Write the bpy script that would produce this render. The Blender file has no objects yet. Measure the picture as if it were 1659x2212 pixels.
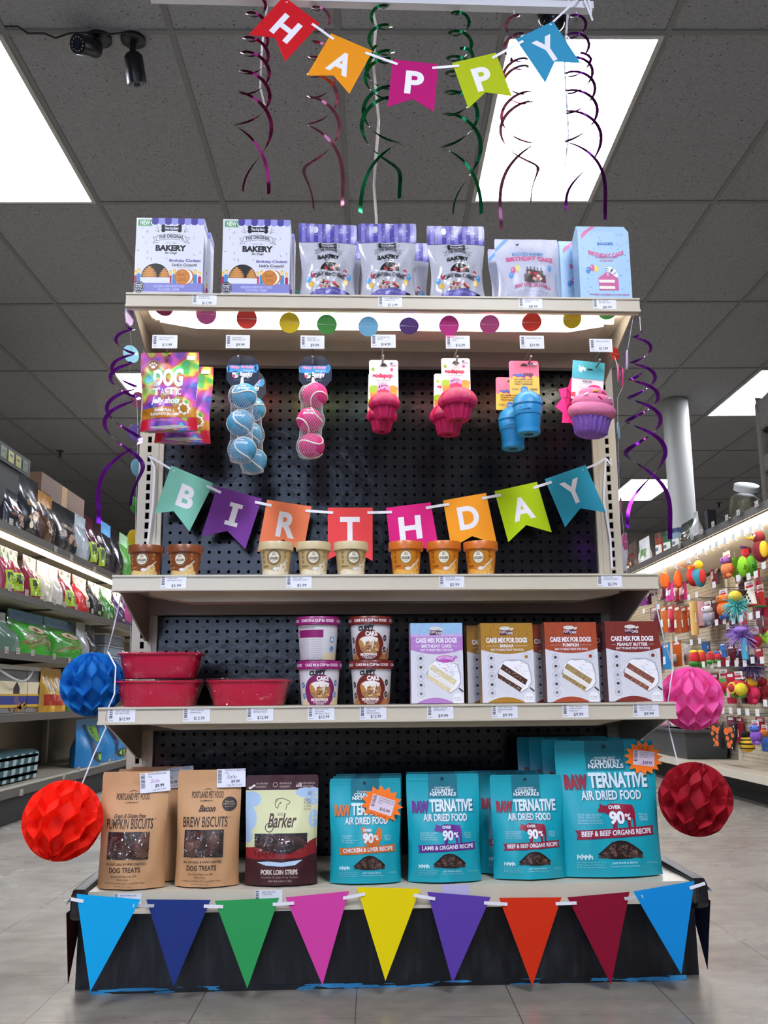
import bpy, bmesh, math, random, re
import numpy as np
from mathutils import Vector, Matrix, Euler
from math import pi, sin, cos, radians as R_
random.seed(7)
S = bpy.context.scene
COL = S.collection
# ------------------------------------------------------------------ camera (solved from the ceiling grid and the floor tiles)
F_PX, PITCH, YAW, ROLL, CAM_H = 2035.2, .19296, .014354, -.0092192, .584
ROOM_H = 2.985
cam_data = bpy.data.cameras.new('camera'); cam = bpy.data.objects.new('camera', cam_data); COL.objects.link(cam)
cam_data.sensor_fit = 'VERTICAL'; cam_data.sensor_height = 24.0; cam_data.lens = 24.0 * F_PX / 2212.0
cam_data.clip_start = .02
FW = np.array([sin(YAW)*cos(PITCH), cos(YAW)*cos(PITCH), sin(PITCH)])
_r = np.array([cos(YAW), -sin(YAW), 0.]); _u = np.cross(_r, FW)
RT = _r*cos(ROLL) + _u*sin(ROLL); UPV = -_r*sin(ROLL) + _u*cos(ROLL)
CAM = np.array([0, 0, CAM_H])
cam.matrix_world = Matrix(((RT[0], UPV[0], -FW[0], 0), (RT[1], UPV[1], -FW[1], 0), (RT[2], UPV[2], -FW[2], CAM_H), (0, 0, 0, 1)))
S.camera = cam
# ------------------------------------------------------------------ world, exposure
W = bpy.data.worlds.new('room_air'); S.world = W; W.use_nodes = True
W.node_tree.nodes['Background'].inputs[0].default_value = (.01, .01, .01, 1)
S.view_settings.view_transform = 'Standard'; S.view_settings.look = 'None'
S.view_settings.exposure = 1.18; S.view_settings.gamma = 1.0; S.view_settings.use_curve_mapping = False
S.cycles.max_bounces = 8; S.cycles.diffuse_bounces = 4; S.cycles.glossy_bounces = 3
S.cycles.transparent_max_bounces = 12; S.cycles.caustics_reflective = False; S.cycles.caustics_refractive = False
S.cycles.sample_clamp_indirect = 4.0
try:
    S.cycles.use_denoising = True; S.cycles.denoiser = 'OPENIMAGEDENOISE'
except Exception: pass
CEIL_E, TUBE_E, AISLE_E, DAY_E = 20.0, 18.0, 9.0, 2.2        # strength of the ceiling panels, the shelf tube and the aisle tubes
# ------------------------------------------------------------------ geometry of the measured place
def ray(x, y): return FW + RT*(x-829.5)/F_PX + UPV*(1106-y)/F_PX
O_ = np.array([.0391, 2.0756, 0.]); PH = R_(1.98)          # the display unit: middle of its kick plate on the floor, turned by PH
EX = np.array([cos(PH), sin(PH), 0]); EY = np.array([-sin(PH), cos(PH), 0])
def loc_u(P): P = P-O_; return np.array([P@EX, P@EY, P[2]])
def U(x, y, uy):
    d = ray(x, y); t = (uy+(O_-CAM)@EY)/(d@EY); return loc_u(CAM+d*t)
def Uz(x, y, uz):
    d = ray(x, y); return loc_u(CAM+d*((uz-CAM_H)/d[2]))
def WX(x, y, X): d = ray(x, y); return CAM+d*(X/d[0])
def WY(x, y, Y): d = ray(x, y); return CAM+d*(Y/d[1])
def WZ(x, y, Z): d = ray(x, y); return CAM+d*((Z-CAM_H)/d[2])
def world(u): return Vector(O_+EX*u[0]+EY*u[1]+np.array([0, 0, u[2]]))
# ------------------------------------------------------------------ materials
def lin(h):
    h = h.lstrip('#'); c = [int(h[i:i+2], 16)/255 for i in (0, 2, 4)]
    return tuple(x/12.92 if x <= .04045 else ((x+.055)/1.055)**2.4 for x in c)+(1,)
MATS = {}
def M(h, rough=.5, metal=0., spec=.5, bump=0., bscale=60., var=0., vscale=30., coat=0., trans=0.):
    key = (h, rough, metal, spec, bump, bscale, var, vscale, coat, trans)
    if key in MATS: return MATS[key]
    m = bpy.data.materials.new('finish_'+h.lstrip('#')); m.use_nodes = True; nt = m.node_tree; b = nt.nodes['Principled BSDF']
    b.inputs['Base Color'].default_value = lin(h); b.inputs['Roughness'].default_value = rough
    b.inputs['Metallic'].default_value = metal; b.inputs['Specular IOR Level'].default_value = spec
    b.inputs['Coat Weight'].default_value = coat; b.inputs['Coat Roughness'].default_value = .1
    if trans: b.inputs['Transmission Weight'].default_value = trans
    if bump or var:
        tc = nt.nodes.new('ShaderNodeTexCoord')
    if bump:
        n = nt.nodes.new('ShaderNodeTexNoise'); n.inputs['Scale'].default_value = bscale; n.inputs['Detail'].default_value = 4
        bp = nt.nodes.new('ShaderNodeBump'); bp.inputs['Strength'].default_value = bump; bp.inputs['Distance'].default_value = .01
        nt.links.new(tc.outputs['Object'], n.inputs['Vector']); nt.links.new(n.outputs['Fac'], bp.inputs['Height'])
        nt.links.new(bp.outputs['Normal'], b.inputs['Normal'])
    if var:
        n2 = nt.nodes.new('ShaderNodeTexNoise'); n2.inputs['Scale'].default_value = vscale; n2.inputs['Detail'].default_value = 5
        hs = nt.nodes.new('ShaderNodeHueSaturation'); mr = nt.nodes.new('ShaderNodeMapRange')
        mr.inputs['To Min'].default_value = 1-var; mr.inputs['To Max'].default_value = 1+var
        hs.inputs['Color'].default_value = lin(h)
        nt.links.new(tc.outputs['Object'], n2.inputs['Vector']); nt.links.new(n2.outputs['Fac'], mr.inputs['Value'])
        nt.links.new(mr.outputs[0], hs.inputs['Value']); nt.links.new(hs.outputs['Color'], b.inputs['Base Color'])
    MATS[key] = m; return m
def emit(name, h, e):
    m = bpy.data.materials.new(name); m.use_nodes = True; nt = m.node_tree; nt.nodes.clear()
    o = nt.nodes.new('ShaderNodeOutputMaterial'); n = nt.nodes.new('ShaderNodeEmission')
    n.inputs[0].default_value = lin(h); n.inputs[1].default_value = e; nt.links.new(n.outputs[0], o.inputs[0]); return m
def film_mat(name='clear_film', tint='#ffffff', bump=1.6, bscale=30., lo=.02, hi=.34):
    m = bpy.data.materials.new(name); m.use_nodes = True; nt = m.node_tree; nt.nodes.clear(); N = nt.nodes.new; L = nt.links.new
    o = N('ShaderNodeOutputMaterial'); mx = N('ShaderNodeMixShader'); tr = N('ShaderNodeBsdfTransparent'); gl = N('ShaderNodeBsdfGlossy')
    lw = N('ShaderNodeLayerWeight'); mr = N('ShaderNodeMapRange'); tc = N('ShaderNodeTexCoord'); n = N('ShaderNodeTexNoise'); bp = N('ShaderNodeBump')
    tr.inputs[0].default_value = lin(tint); gl.inputs['Roughness'].default_value = .04; lw.inputs[0].default_value = .35
    mr.inputs['To Min'].default_value = lo; mr.inputs['To Max'].default_value = hi
    n.inputs['Scale'].default_value = bscale; n.inputs['Detail'].default_value = 2; n.inputs['Distortion'].default_value = 1.5
    bp.inputs['Strength'].default_value = bump; bp.inputs['Distance'].default_value = .02
    L(tc.outputs['Object'], n.inputs['Vector']); L(n.outputs['Fac'], bp.inputs['Height']); L(bp.outputs['Normal'], gl.inputs['Normal'])
    L(lw.outputs['Facing'], mr.inputs['Value']); L(mr.outputs[0], mx.inputs[0])
    L(tr.outputs[0], mx.inputs[1]); L(gl.outputs[0], mx.inputs[2]); L(mx.outputs[0], o.inputs[0]); return m
FILM = film_mat()
# ------------------------------------------------------------------ object helpers
def tag(o, label=None, cat=None, group=None, kind=None):
    if label: o['label'] = label
    if cat: o['category'] = cat
    if group: o['group'] = group
    if kind: o['kind'] = kind
    return o
def empty(name, loc, rot, label, cat, group=None):
    o = bpy.data.objects.new(name, None); COL.objects.link(o); o.empty_display_size = .02
    o.location = loc; o.rotation_euler = rot if hasattr(rot, '__len__') else (0, 0, rot)
    return tag(o, label, cat, group)
def dup(o, parent=None, loc=None, rot=None, label=None, group=None):
    c = o.copy(); COL.objects.link(c)
    if parent: c.parent = parent
    for ch in list(o.children): dup(ch, c)
    if loc is not None: c.location = loc
    if rot is not None: c.rotation_euler = rot
    if label: c['label'] = label
    if group: c['group'] = group
    return c
class MB:
    def __init__(s): s.v = []; s.f = []; s.m = []
    def add(s, v, f, m=0):
        k = len(s.v); s.v += [tuple(p) for p in v]; s.f += [tuple(i+k for i in q) for q in f]; s.m += [m]*len(f); return s
    def box(s, x0, x1, y0, y1, z0, z1, m=0):
        return s.hexa([(x0, y0, z0), (x1, y0, z0), (x1, y1, z0), (x0, y1, z0), (x0, y0, z1), (x1, y0, z1), (x1, y1, z1), (x0, y1, z1)], m)
    def hexa(s, v, m=0):
        return s.add(v, [(0, 3, 2, 1), (4, 5, 6, 7), (0, 1, 5, 4), (1, 2, 6, 5), (2, 3, 7, 6), (3, 0, 4, 7)], m)
    def prism(s, pts, y0, y1, m=0, axis='y'):          # pts in the plane across the axis
        n = len(pts)
        mk = {'y': lambda a, b, t: (a, t, b), 'x': lambda a, b, t: (t, a, b), 'z': lambda a, b, t: (a, b, t)}[axis]
        v = [mk(a, b, y0) for a, b in pts]+[mk(a, b, y1) for a, b in pts]
        return s.add(v, [tuple(range(n)), tuple(range(2*n-1, n-1, -1))]+[(i, i+n, (i+1) % n+n, (i+1) % n) for i in range(n)], m)
    def plate(s, P, d, m=0):                            # any planar outline thickened along the vector d
        n = len(P); v = [tuple(p) for p in P]+[tuple(np.array(p)+d) for p in P]
        return s.add(v, [tuple(range(n)), tuple(range(2*n-1, n-1, -1))]+[(i, i+n, (i+1) % n+n, (i+1) % n) for i in range(n)], m)
    def lathe(s, prof, n=32, m=0, c=(0, 0, 0), wob=None, caps=True):
        v = []; k = len(prof)
        for i in range(n):
            a = 2*pi*i/n
            for j, (r, z) in enumerate(prof):
                rr = r*(wob(a, j/(k-1)) if wob else 1); v.append((c[0]+rr*cos(a), c[1]+rr*sin(a), c[2]+z))
        f = [(i*k+j, ((i+1) % n)*k+j, ((i+1) % n)*k+j+1, i*k+j+1) for i in range(n) for j in range(k-1)]
        if caps: f += [tuple(i*k for i in range(n))[::-1], tuple(i*k+k-1 for i in range(n))]
        return s.add(v, f, m)
    def tube(s, P, r, n=8, m=0, closed=False):
        P = [Vector(p) for p in P]; k = len(P); rs = r if hasattr(r, '__len__') else [r]*k; v = []; up = Vector((.137, .31, .94))
        for i, p in enumerate(P):
            t = (P[min(i+1, k-1)]-P[max(i-1, 0)])
            t = t.normalized() if t.length else Vector((0, 0, 1))
            a = t.cross(up)
            a = a.normalized() if a.length > 1e-4 else Vector((1, 0, 0))
            b = t.cross(a)
            v += [tuple(p+(a*cos(2*pi*j/n)+b*sin(2*pi*j/n))*rs[i]) for j in range(n)]
        f = [(i*n+j, i*n+(j+1) % n, (i+1)*n+(j+1) % n, (i+1)*n+j) for i in range(k-1) for j in range(n)]
        f += [tuple(range(n))[::-1], tuple((k-1)*n+j for j in range(n))]
        return s.add(v, f, m)
    def sphere(s, c, r, nu=20, nv=12, m=0, wob=None):
        r = r if hasattr(r, '__len__') else (r, r, r); v = []
        for j in range(nv+1):
            t = pi*j/nv
            for i in range(nu):
                a = 2*pi*i/nu; w = wob(a, t) if wob else 1
                v.append((c[0]+w*r[0]*sin(t)*cos(a), c[1]+w*r[1]*sin(t)*sin(a), c[2]+w*r[2]*cos(t)))
        f = [(j*nu+i, (j+1)*nu+i, (j+1)*nu+(i+1) % nu, j*nu+(i+1) % nu) for j in range(nv) for i in range(nu)]
        return s.add(v, f, m)
    def grid(s, fn, nu, nv, m=0):
        v = [fn(i/nu, j/nv) for j in range(nv+1) for i in range(nu+1)]
        return s.add(v, [(j*(nu+1)+i, j*(nu+1)+i+1, (j+1)*(nu+1)+i+1, (j+1)*(nu+1)+i) for j in range(nv) for i in range(nu)], m)
    def build(s, name, mats, parent=None, smooth=False, loc=None, rot=None, bevel=0., weld=False):
        me = bpy.data.meshes.new(name); me.from_pydata(s.v, [], s.f)
        mats = mats if isinstance(mats, (list, tuple)) else [mats]
        for x in mats: me.materials.append(x)
        me.polygons.foreach_set('material_index', s.m)
        if weld or bevel or smooth:
            bm = bmesh.new(); bm.from_mesh(me)
            bmesh.ops.remove_doubles(bm, verts=bm.verts, dist=1e-6)
            bmesh.ops.recalc_face_normals(bm, faces=bm.faces)
            if bevel:
                bmesh.ops.bevel(bm, geom=[e for e in bm.edges if len(e.link_faces) == 2 and e.calc_face_angle(0) > .6], offset=bevel, segments=2, affect='EDGES', profile=.6)
            bm.to_mesh(me); bm.free()
        if smooth:
            me.polygons.foreach_set('use_smooth', [True]*len(me.polygons))
            try: me.set_sharp_from_angle(angle=R_(40))
            except Exception: pass
        me.update()
        o = bpy.data.objects.new(name, me); COL.objects.link(o)
        if parent: o.parent = parent
        if loc is not None: o.location = loc
        if rot is not None: o.rotation_euler = rot if hasattr(rot, '__len__') else (0, 0, rot)
        return o
# ------------------------------------------------------------------ printing: flat art in (u,v) laid on a surface
_FONT = bpy.data.curves.new('lettering', 'FONT'); _FONT.resolution_u = 3
_FO = bpy.data.objects.new('lettering', _FONT); _TC = {}
def glyphs(txt, bold, slant=0.):
    k = (txt, bold, slant)
    if k not in _TC:
        _FONT.resolution_u = 8 if len(txt) < 3 else 3; _FONT.body = txt; _FONT.offset = bold; _FONT.shear = slant
        me = _FO.to_mesh(); n = len(me.vertices); co = np.empty(n*3, 'f'); me.vertices.foreach_get('co', co); co = co.reshape(-1, 3)[:, :2]
        fs = [tuple(p.vertices) for p in me.polygons]
        lo = co.min(0); hi = co.max(0)
        _TC[k] = ((co-lo)/(hi-lo), fs); _FO.to_mesh_clear()
    return _TC[k]
class Art:
    def __init__(s, x0, y0, x1, y1): s.b = (x0, y0, x1, y1); s.v = []; s.f = []; s.c = []; s.col = []
    def n(s, x, y): return ((x-s.b[0])/(s.b[2]-s.b[0]), 1-(y-s.b[1])/(s.b[3]-s.b[1]))
    def poly(s, pts, c, z=1):
        k = len(s.v); s.v += [(*s.n(*p), z) for p in pts]; s.f.append(tuple(range(k, k+len(pts)))); s.ci(c, 1); return s
    def ci(s, c, n):
        if c not in s.col: s.col.append(c)
        s.c += [s.col.index(c)]*n
    def rect(s, x0, y0, x1, y1, c, z=1): return s.poly([(x0, y1), (x1, y1), (x1, y0), (x0, y0)], c, z)
    def ell(s, x, y, rx, ry, c, z=1, a0=0, a1=360, n=22): return s.poly([(x+rx*cos(R_(a0+(a1-a0)*i/n)), y-ry*sin(R_(a0+(a1-a0)*i/n))) for i in range(n+(a1-a0 < 360))], c, z)
    def ring(s, x, y, r, w, c, z=2, n=20, ry=None):
        ry = ry or r; g = 1-w/r
        for i in range(n):
            a, b = 2*pi*i/n, 2*pi*(i+1)/n
            s.poly([(x+r*cos(a), y-ry*sin(a)), (x+r*cos(b), y-ry*sin(b)), (x+r*g*cos(b), y-ry*g*sin(b)), (x+r*g*cos(a), y-ry*g*sin(a))], c, z)
        return s
    def line(s, P, w, c, z=2):
        for (a, b), (e, d) in zip(P, P[1:]):
            l = math.hypot(e-a, d-b) or 1; nx, ny = -(d-b)/l*w/2, (e-a)/l*w/2
            s.poly([(a+nx, b+ny), (e+nx, d+ny), (e-nx, d-ny), (a-nx, b-ny)][::-1], c, z)
        return s
    def star(s, x, y, r0, r1, n, c, z=1, a=0): return s.poly([(x+(r1 if i % 2 else r0)*cos(a+pi*i/n), y-(r1 if i % 2 else r0)*sin(a+pi*i/n)) for i in range(2*n)], c, z)
    def t(s, txt, x0, y0, x1, y1, c, z=3, bold=.0, slant=0., arc=0., rise=0.):
        co, fs = glyphs(txt, bold, slant); k = len(s.v)
        for gx, gy in co: s.v.append((*s.n(x0+gx*(x1-x0), y1+gy*(y0-y1)-arc*(1-(2*gx-1)**2)-rise*gx), z))
        s.f += [tuple(i+k for i in q) for q in fs]; s.ci(c, len(fs)); return s
    def specks(s, n, cols, x0, y0, x1, y1, l=9, w=3, z=1, rnd=None):
        q = random.Random(rnd or n)
        for i in range(n):
            x, y, a = q.uniform(x0, x1), q.uniform(y0, y1), q.uniform(0, pi)
            s.line([(x-l*cos(a)/2, y-l*sin(a)/2), (x+l*cos(a)/2, y+l*sin(a)/2)], w, q.choice(cols), z)
        return s
    def build(s, name, parent, surf, nu=0, nv=0, rough=.5, dz=.00022, loc=None, rot=None, **kw):
        me = bpy.data.meshes.new(name); me.from_pydata(s.v, [], s.f)
        me.polygons.foreach_set('material_index', s.c)
        bm = bmesh.new(); bm.from_mesh(me)
        for ax in (0, 1):
            for c0, sg in ((0, -1), (1, 1)):
                p = [0, 0, 0]; p[ax] = c0; q = [0, 0, 0]; q[ax] = sg
                bmesh.ops.bisect_plane(bm, geom=bm.verts[:]+bm.edges[:]+bm.faces[:], dist=1e-7, plane_co=p, plane_no=q, clear_outer=True)
        for n_, ax in ((nu, 0), (nv, 1)):
            for i in range(1, n_):
                p = [0, 0, 0]; p[ax] = i/n_; q = [0, 0, 0]; q[ax] = 1
                bmesh.ops.bisect_plane(bm, geom=bm.verts[:]+bm.edges[:]+bm.faces[:], dist=1e-7, plane_co=p, plane_no=q)
        for v in bm.verts: v.co = surf(v.co.x, v.co.y, v.co.z*dz)
        bm.to_mesh(me); bm.free()
        for h in s.col: me.materials.append(h if not isinstance(h, str) else M(h, rough=rough, **kw))
        o = bpy.data.objects.new(name, me); COL.objects.link(o); o.parent = parent
        if loc is not None: o.location = loc
        if rot is not None: o.rotation_euler = rot
        return o
def flat(w, h, y=0., z=0.): return lambda u, v, o: Vector(((u-.5)*w, y-o, z+v*h))
def quad(TL, TR, BL, d=(0, -1, 0)):
    TL, TR, BL, d = map(Vector, (TL, TR, BL, d)); return lambda u, v, o: TL+(TR-TL)*u+(BL-TL)*(1-v)+d*o
def sm(t): t = max(0., min(1., t)); return t*t*(3-2*t)
# ================================================================== the room
GX, GY, TW, TL = -1.3301, 3.0625, .6096, 1.2192            # ceiling grid origin, tile width and length
RX0, RX1, RY0, RY1 = GX-9*TW, GX+16*TW, GY-5*TL, GY+9*TL
def node_mat(name):
    m = bpy.data.materials.new(name); m.use_nodes = True; nt = m.node_tree
    return m, nt, nt.nodes['Principled BSDF'], nt.nodes.new, nt.links.new
def math_n(nt, op, a, b=None):
    n = nt.nodes.new('ShaderNodeMath'); n.operation = op
    for i, x in enumerate((a, b)):
        if x is None: continue
        if hasattr(x, 'is_output'): nt.links.new(x, n.inputs[i])
        else: n.inputs[i].default_value = x
    return n.outputs[0]
def floor_mat():
    m, nt, b, N, L = node_mat('vinyl_tile_floor')
    g = N('ShaderNodeNewGeometry'); sp = N('ShaderNodeSeparateXYZ'); L(g.outputs['Position'], sp.inputs[0])
    def seam(o, off):
        fr = math_n(nt, 'FRACT', math_n(nt, 'DIVIDE', math_n(nt, 'ADD', o, off), .3048))
        return math_n(nt, 'LESS_THAN', math_n(nt, 'ABSOLUTE', math_n(nt, 'SUBTRACT', fr, .5)), .0034)
    sx = seam(sp.outputs[0], .3394+.1524+3.048); sy = seam(sp.outputs[1], -2.195+.1524+6.096)
    s = math_n(nt, 'MAXIMUM', sx, math_n(nt, 'MULTIPLY', sy, .5))
    mp = N('ShaderNodeMapping'); mp.inputs['Scale'].default_value = (13, 19, 1); L(g.outputs['Position'], mp.inputs[0])
    n1 = N('ShaderNodeTexNoise'); n1.inputs['Scale'].default_value = 1.; n1.inputs['Detail'].default_value = 6; L(mp.outputs[0], n1.inputs['Vector'])
    n2 = N('ShaderNodeTexNoise'); n2.inputs['Scale'].default_value = 2.2; n2.inputs['Detail'].default_value = 5; L(g.outputs['Position'], n2.inputs['Vector'])
    r1 = N('ShaderNodeValToRGB'); r1.color_ramp.elements[0].position = .34; r1.color_ramp.elements[0].color = lin('#746d65'); r1.color_ramp.elements[1].position = .66; r1.color_ramp.elements[1].color = lin('#908a80')
    ad = math_n(nt, 'ADD', math_n(nt, 'MULTIPLY', n1.outputs['Fac'], .45), math_n(nt, 'MULTIPLY', n2.outputs['Fac'], .55)); L(ad, r1.inputs[0])
    mp2 = N('ShaderNodeMapping'); mp2.inputs['Scale'].default_value = (34, 80, 1); L(g.outputs['Position'], mp2.inputs[0])
    n3 = N('ShaderNodeTexNoise'); n3.inputs['Scale'].default_value = 1; n3.inputs['Detail'].default_value = 2; L(mp2.outputs[0], n3.inputs['Vector'])
    scuff = math_n(nt, 'GREATER_THAN', n3.outputs['Fac'], .71)
    mx = N('ShaderNodeMixRGB'); L(math_n(nt, 'MULTIPLY', scuff, .45), mx.inputs[0]); L(r1.outputs[0], mx.inputs[1]); mx.inputs[2].default_value = lin('#4a453e')
    mx2 = N('ShaderNodeMixRGB'); L(math_n(nt, 'MULTIPLY', s, .8), mx2.inputs[0]); L(mx.outputs[0], mx2.inputs[1]); mx2.inputs[2].default_value = lin('#3c3a36')
    L(mx2.outputs[0], b.inputs['Base Color'])
    mr = N('ShaderNodeMapRange'); mr.inputs['To Min'].default_value = .16; mr.inputs['To Max'].default_value = .36; L(n2.outputs['Fac'], mr.inputs['Value']); L(mr.outputs[0], b.inputs['Roughness'])
    return m
def ceil_mat():
    m, nt, b, N, L = node_mat('acoustic_tile')
    g = N('ShaderNodeNewGeometry'); mp = N('ShaderNodeMapping'); mp.inputs['Scale'].default_value = (1, 1, 1); L(g.outputs['Position'], mp.inputs[0])
    v = N('ShaderNodeTexVoronoi'); v.inputs['Scale'].default_value = 62; L(mp.outputs[0], v.inputs['Vector'])
    n = N('ShaderNodeTexNoise'); n.inputs['Scale'].default_value = 110; n.inputs['Detail'].default_value = 4; L(mp.outputs[0], n.inputs['Vector'])
    sep = N('ShaderNodeSeparateColor'); L(v.outputs['Color'], sep.inputs[0])
    lim = math_n(nt, 'MULTIPLY', sep.outputs[0], .26)
    dot = math_n(nt, 'LESS_THAN', v.outputs['Distance'], lim)
    dot = math_n(nt, 'MULTIPLY', dot, math_n(nt, 'GREATER_THAN', sep.outputs[1], .45))
    r = N('ShaderNodeValToRGB'); r.color_ramp.elements[0].color = lin('#8b8c8e'); r.color_ramp.elements[0].position = .35; r.color_ramp.elements[1].color = lin('#9d9ea0'); r.color_ramp.elements[1].position = .65; L(n.outputs['Fac'], r.inputs[0])
    mx = N('ShaderNodeMixRGB'); L(math_n(nt, 'MULTIPLY', dot, .75), mx.inputs[0]); L(r.outputs[0], mx.inputs[1]); mx.inputs[2].default_value = lin('#33322e'); L(mx.outputs[0], b.inputs['Base Color'])
    b.inputs['Roughness'].default_value = .95; b.inputs['Specular IOR Level'].default_value = .1
    return m
def struct(name, mb, mats, **k): return tag(mb.build(name, mats, **k), kind='structure')
WALL = M('#a39d93', rough=.8, var=.03, vscale=2)
struct('floor', MB().box(RX0, RX1, RY0, RY1, -.1, 0), floor_mat())
struct('ceiling', MB().box(RX0, RX1, RY0, RY1, ROOM_H, ROOM_H+.1), ceil_mat())
struct('wall_back', MB().box(RX0, RX1, RY1, RY1+.1, 0, ROOM_H), WALL)
struct('wall_front', MB().box(RX0, RX1, RY0-.1, RY0, 0, ROOM_H), WALL)
struct('wall_left', MB().box(RX0-.1, RX0, RY0, RY1, 0, ROOM_H), WALL)
struct('wall_right', MB().box(RX1, RX1+.1, RY0, RY1, 0, ROOM_H), WALL)
g = MB()
for i in range(-8, 16): g.box(GX+i*TW-.012, GX+i*TW+.012, RY0, RY1, ROOM_H-.006, ROOM_H)
for j in range(-4, 9): g.box(RX0, RX1, GY+j*TL-.012, GY+j*TL+.012, ROOM_H-.0065, ROOM_H)
struct('trim_1', g, M('#7b7b7a', rough=.6))
wf = MB()
for x in (-2.5, -1.25, 0.): wf.box(x-.03, x+.03, RY0, RY0+.04, .85, 2.6)
for z in (.85, 2.6): wf.box(-2.53, .03, RY0, RY0+.04, z-.03, z+.03)
struct('window_1', wf.box(-2.47, -.03, RY0, RY0+.012, .88, 2.57, 1), [M('#4a4a48', rough=.4), emit('daylit_shop_window', '#bccff5', DAY_E)])
c = MB().lathe([(.105, 0), (.105, ROOM_H-.006)], 40)
tag(c.build('column', M('#8f8f8b', rough=.55, bump=.1, bscale=25), smooth=True, loc=(2.54, 7.5, 0)), kind='structure')
# ---- ceiling lights
def diffuser_mat():
    m = bpy.data.materials.new('prismatic_diffuser'); m.use_nodes = True; nt = m.node_tree; nt.nodes.clear(); N = nt.nodes.new; L = nt.links.new
    o = N('ShaderNodeOutputMaterial'); e = N('ShaderNodeEmission'); tc = N('ShaderNodeTexCoord'); sp = N('ShaderNodeSeparateXYZ'); L(tc.outputs['Object'], sp.inputs[0])
    w = math_n(nt, 'ABSOLUTE', math_n(nt, 'SINE', math_n(nt, 'MULTIPLY', math_n(nt, 'ADD', sp.outputs[0], .0), 2*pi/.36)))
    mr = N('ShaderNodeMapRange'); mr.inputs['To Min'].default_value = CEIL_E*.7; mr.inputs['To Max'].default_value = CEIL_E*1.3
    L(w, mr.inputs['Value']); e.inputs[0].default_value = lin('#eef2ff'); L(mr.outputs[0], e.inputs[1]); L(e.outputs[0], o.inputs[0]); return m
DIFF, TROFFER = diffuser_mat(), M('#b9b9b4', rough=.4)
d = MB().box(-.277, .277, -.582, .582, -.009, -.004)
f = MB()
for a in ((-.296, -.277, -.6, .6), (.277, .296, -.6, .6), (-.277, .277, -.6, -.582), (-.277, .277, .582, .6)): f.box(*a, -.013, 0)
def panel(i, j, label, group=None):
    global proto_panel
    x, y = GX+(i+.5)*TW, GY+(j+.5)*TL
    if not proto_panel:
        r = empty('ceiling_light', (x, y, ROOM_H), 0, label, 'ceiling light', group)
        f.build('frame', TROFFER, r); d.build('diffuser', DIFF, r); proto_panel = r
    else: dup(proto_panel, None, (x, y, ROOM_H), None, label, group or 'fluorescent ceiling panels')
proto_panel = None
GP = 'fluorescent ceiling panels'
panel(-1, 0, 'big bright ceiling light panel beside the two black cameras', GP)
panel(3, 0, 'bright ceiling light panel behind the blue letter Y flag and purple swirl', GP)
panel(-1, 3, 'ceiling light panel whose corner shows beside the rainbow pouch', GP)
panel(7, 3, 'ceiling light panel behind the grey carpeted cat tree', GP)
panel(7, 6, 'small distant ceiling light panel beside the round column', GP)
for i, j in ((-1, -3), (3, -3), (3, 3)):
            panel(i, j, 'ceiling light panel over the aisles, out of sight from the display', GP)
# ---- cameras, sprinklers under the ceiling
BLK, BLKP = M('#0c0d10', rough=.35), M('#101114', rough=.6)
def cctv(name, label, x, y, aim, cat='security camera', flip=False):
    r = empty(name, (x, y, ROOM_H-.0065), 0, label, cat)
    MB().lathe([(.045, 0), (.045, -.012), (.03, -.02)], 24).build('mount_base', BLK, r, smooth=True)
    t = Vector(aim).normalized(); j = Vector((0, 0, -.05)); MB().tube([(0, 0, -.015), j, j+t*.02], .012, 10).build('swivel_arm', BLK, r, smooth=True)
    q = t.to_track_quat('Z', 'Y').to_euler()
    p = [(.0, .0), (.024, 0), (.034, .012), (.036, .1), (.034, .112), (0, .112)]
    bd = MB().lathe([(a, b) for a, b in p[1:-1]], 26).build('camera_body', BLK, r, smooth=True, loc=j+t*.01, rot=q)
    MB().lathe([(.012, .1125), (.012, .115)], 20).build('lens', M('#1b2233', rough=.08), bd, smooth=True)
    ir = MB()
    for k in range(12): ir.sphere((.023*cos(k*pi/6), .023*sin(k*pi/6), .1125), .0028, 8, 6)
    ir.build('infrared_ring', M('#8d93a8', rough=.2), bd)
    MB().box(-.014, .014, .0352, .0365, .05, .075).build('sticker', M('#c9cbd0'), bd)
    return r
cctv('security_camera', 'black bullet security camera turned towards the viewer, ring of infrared lights showing', *WZ(215, 78, ROOM_H)[:2], (-.35, -.8, -.42))
cctv('security_camera', 'black bullet security camera hanging down with white sticker on its body', *WZ(288, 80, ROOM_H)[:2], (.1, .25, -.9))
r = empty('security_camera', (*WZ(1195, 22, ROOM_H)[:2], ROOM_H), 0, 'black dome security camera half hidden behind the blue letter Y flag', 'security camera')
MB().lathe([(.055, 0), (.055, -.03), (.05, -.035)], 26).build('mount_base', BLK, r, smooth=True)
MB().sphere((0, 0, -.038), .045, 20, 12).build('dome', M('#0a0d18', rough=.08), r, smooth=True)
P = [WZ(x, y, ROOM_H-.02) for x, y in ((10, 57), (38, 57), (60, 72), (95, 72), (120, 82), (150, 72), (200, 70), (240, 74), (270, 70), (284, 73))]
MB().tube(P, .004, 6).build('cable', BLK)
tag(bpy.data.objects['cable'], 'black cable running along the ceiling to both security cameras', 'cable')
def sprinkler(x, y, label):
    q = WZ(x, y, ROOM_H); r = empty('fire_sprinkler', (q[0], q[1], ROOM_H), 0, label, 'fire sprinkler', 'ceiling sprinklers')
    MB().lathe([(.04, 0), (.036, -.006)], 20).build('escutcheon', M('#2c2b29', rough=.4), r, smooth=True)
    MB().lathe([(.011, -.005), (.011, -.045), (.006, -.06)], 12).build('sprinkler_head', M('#2a2a29', rough=.4, metal=.6), r, smooth=True)
    MB().lathe([(.019, -.06), (.019, -.063)], 16).build('deflector', M('#2a2a29', rough=.4, metal=.6), r)
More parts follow.
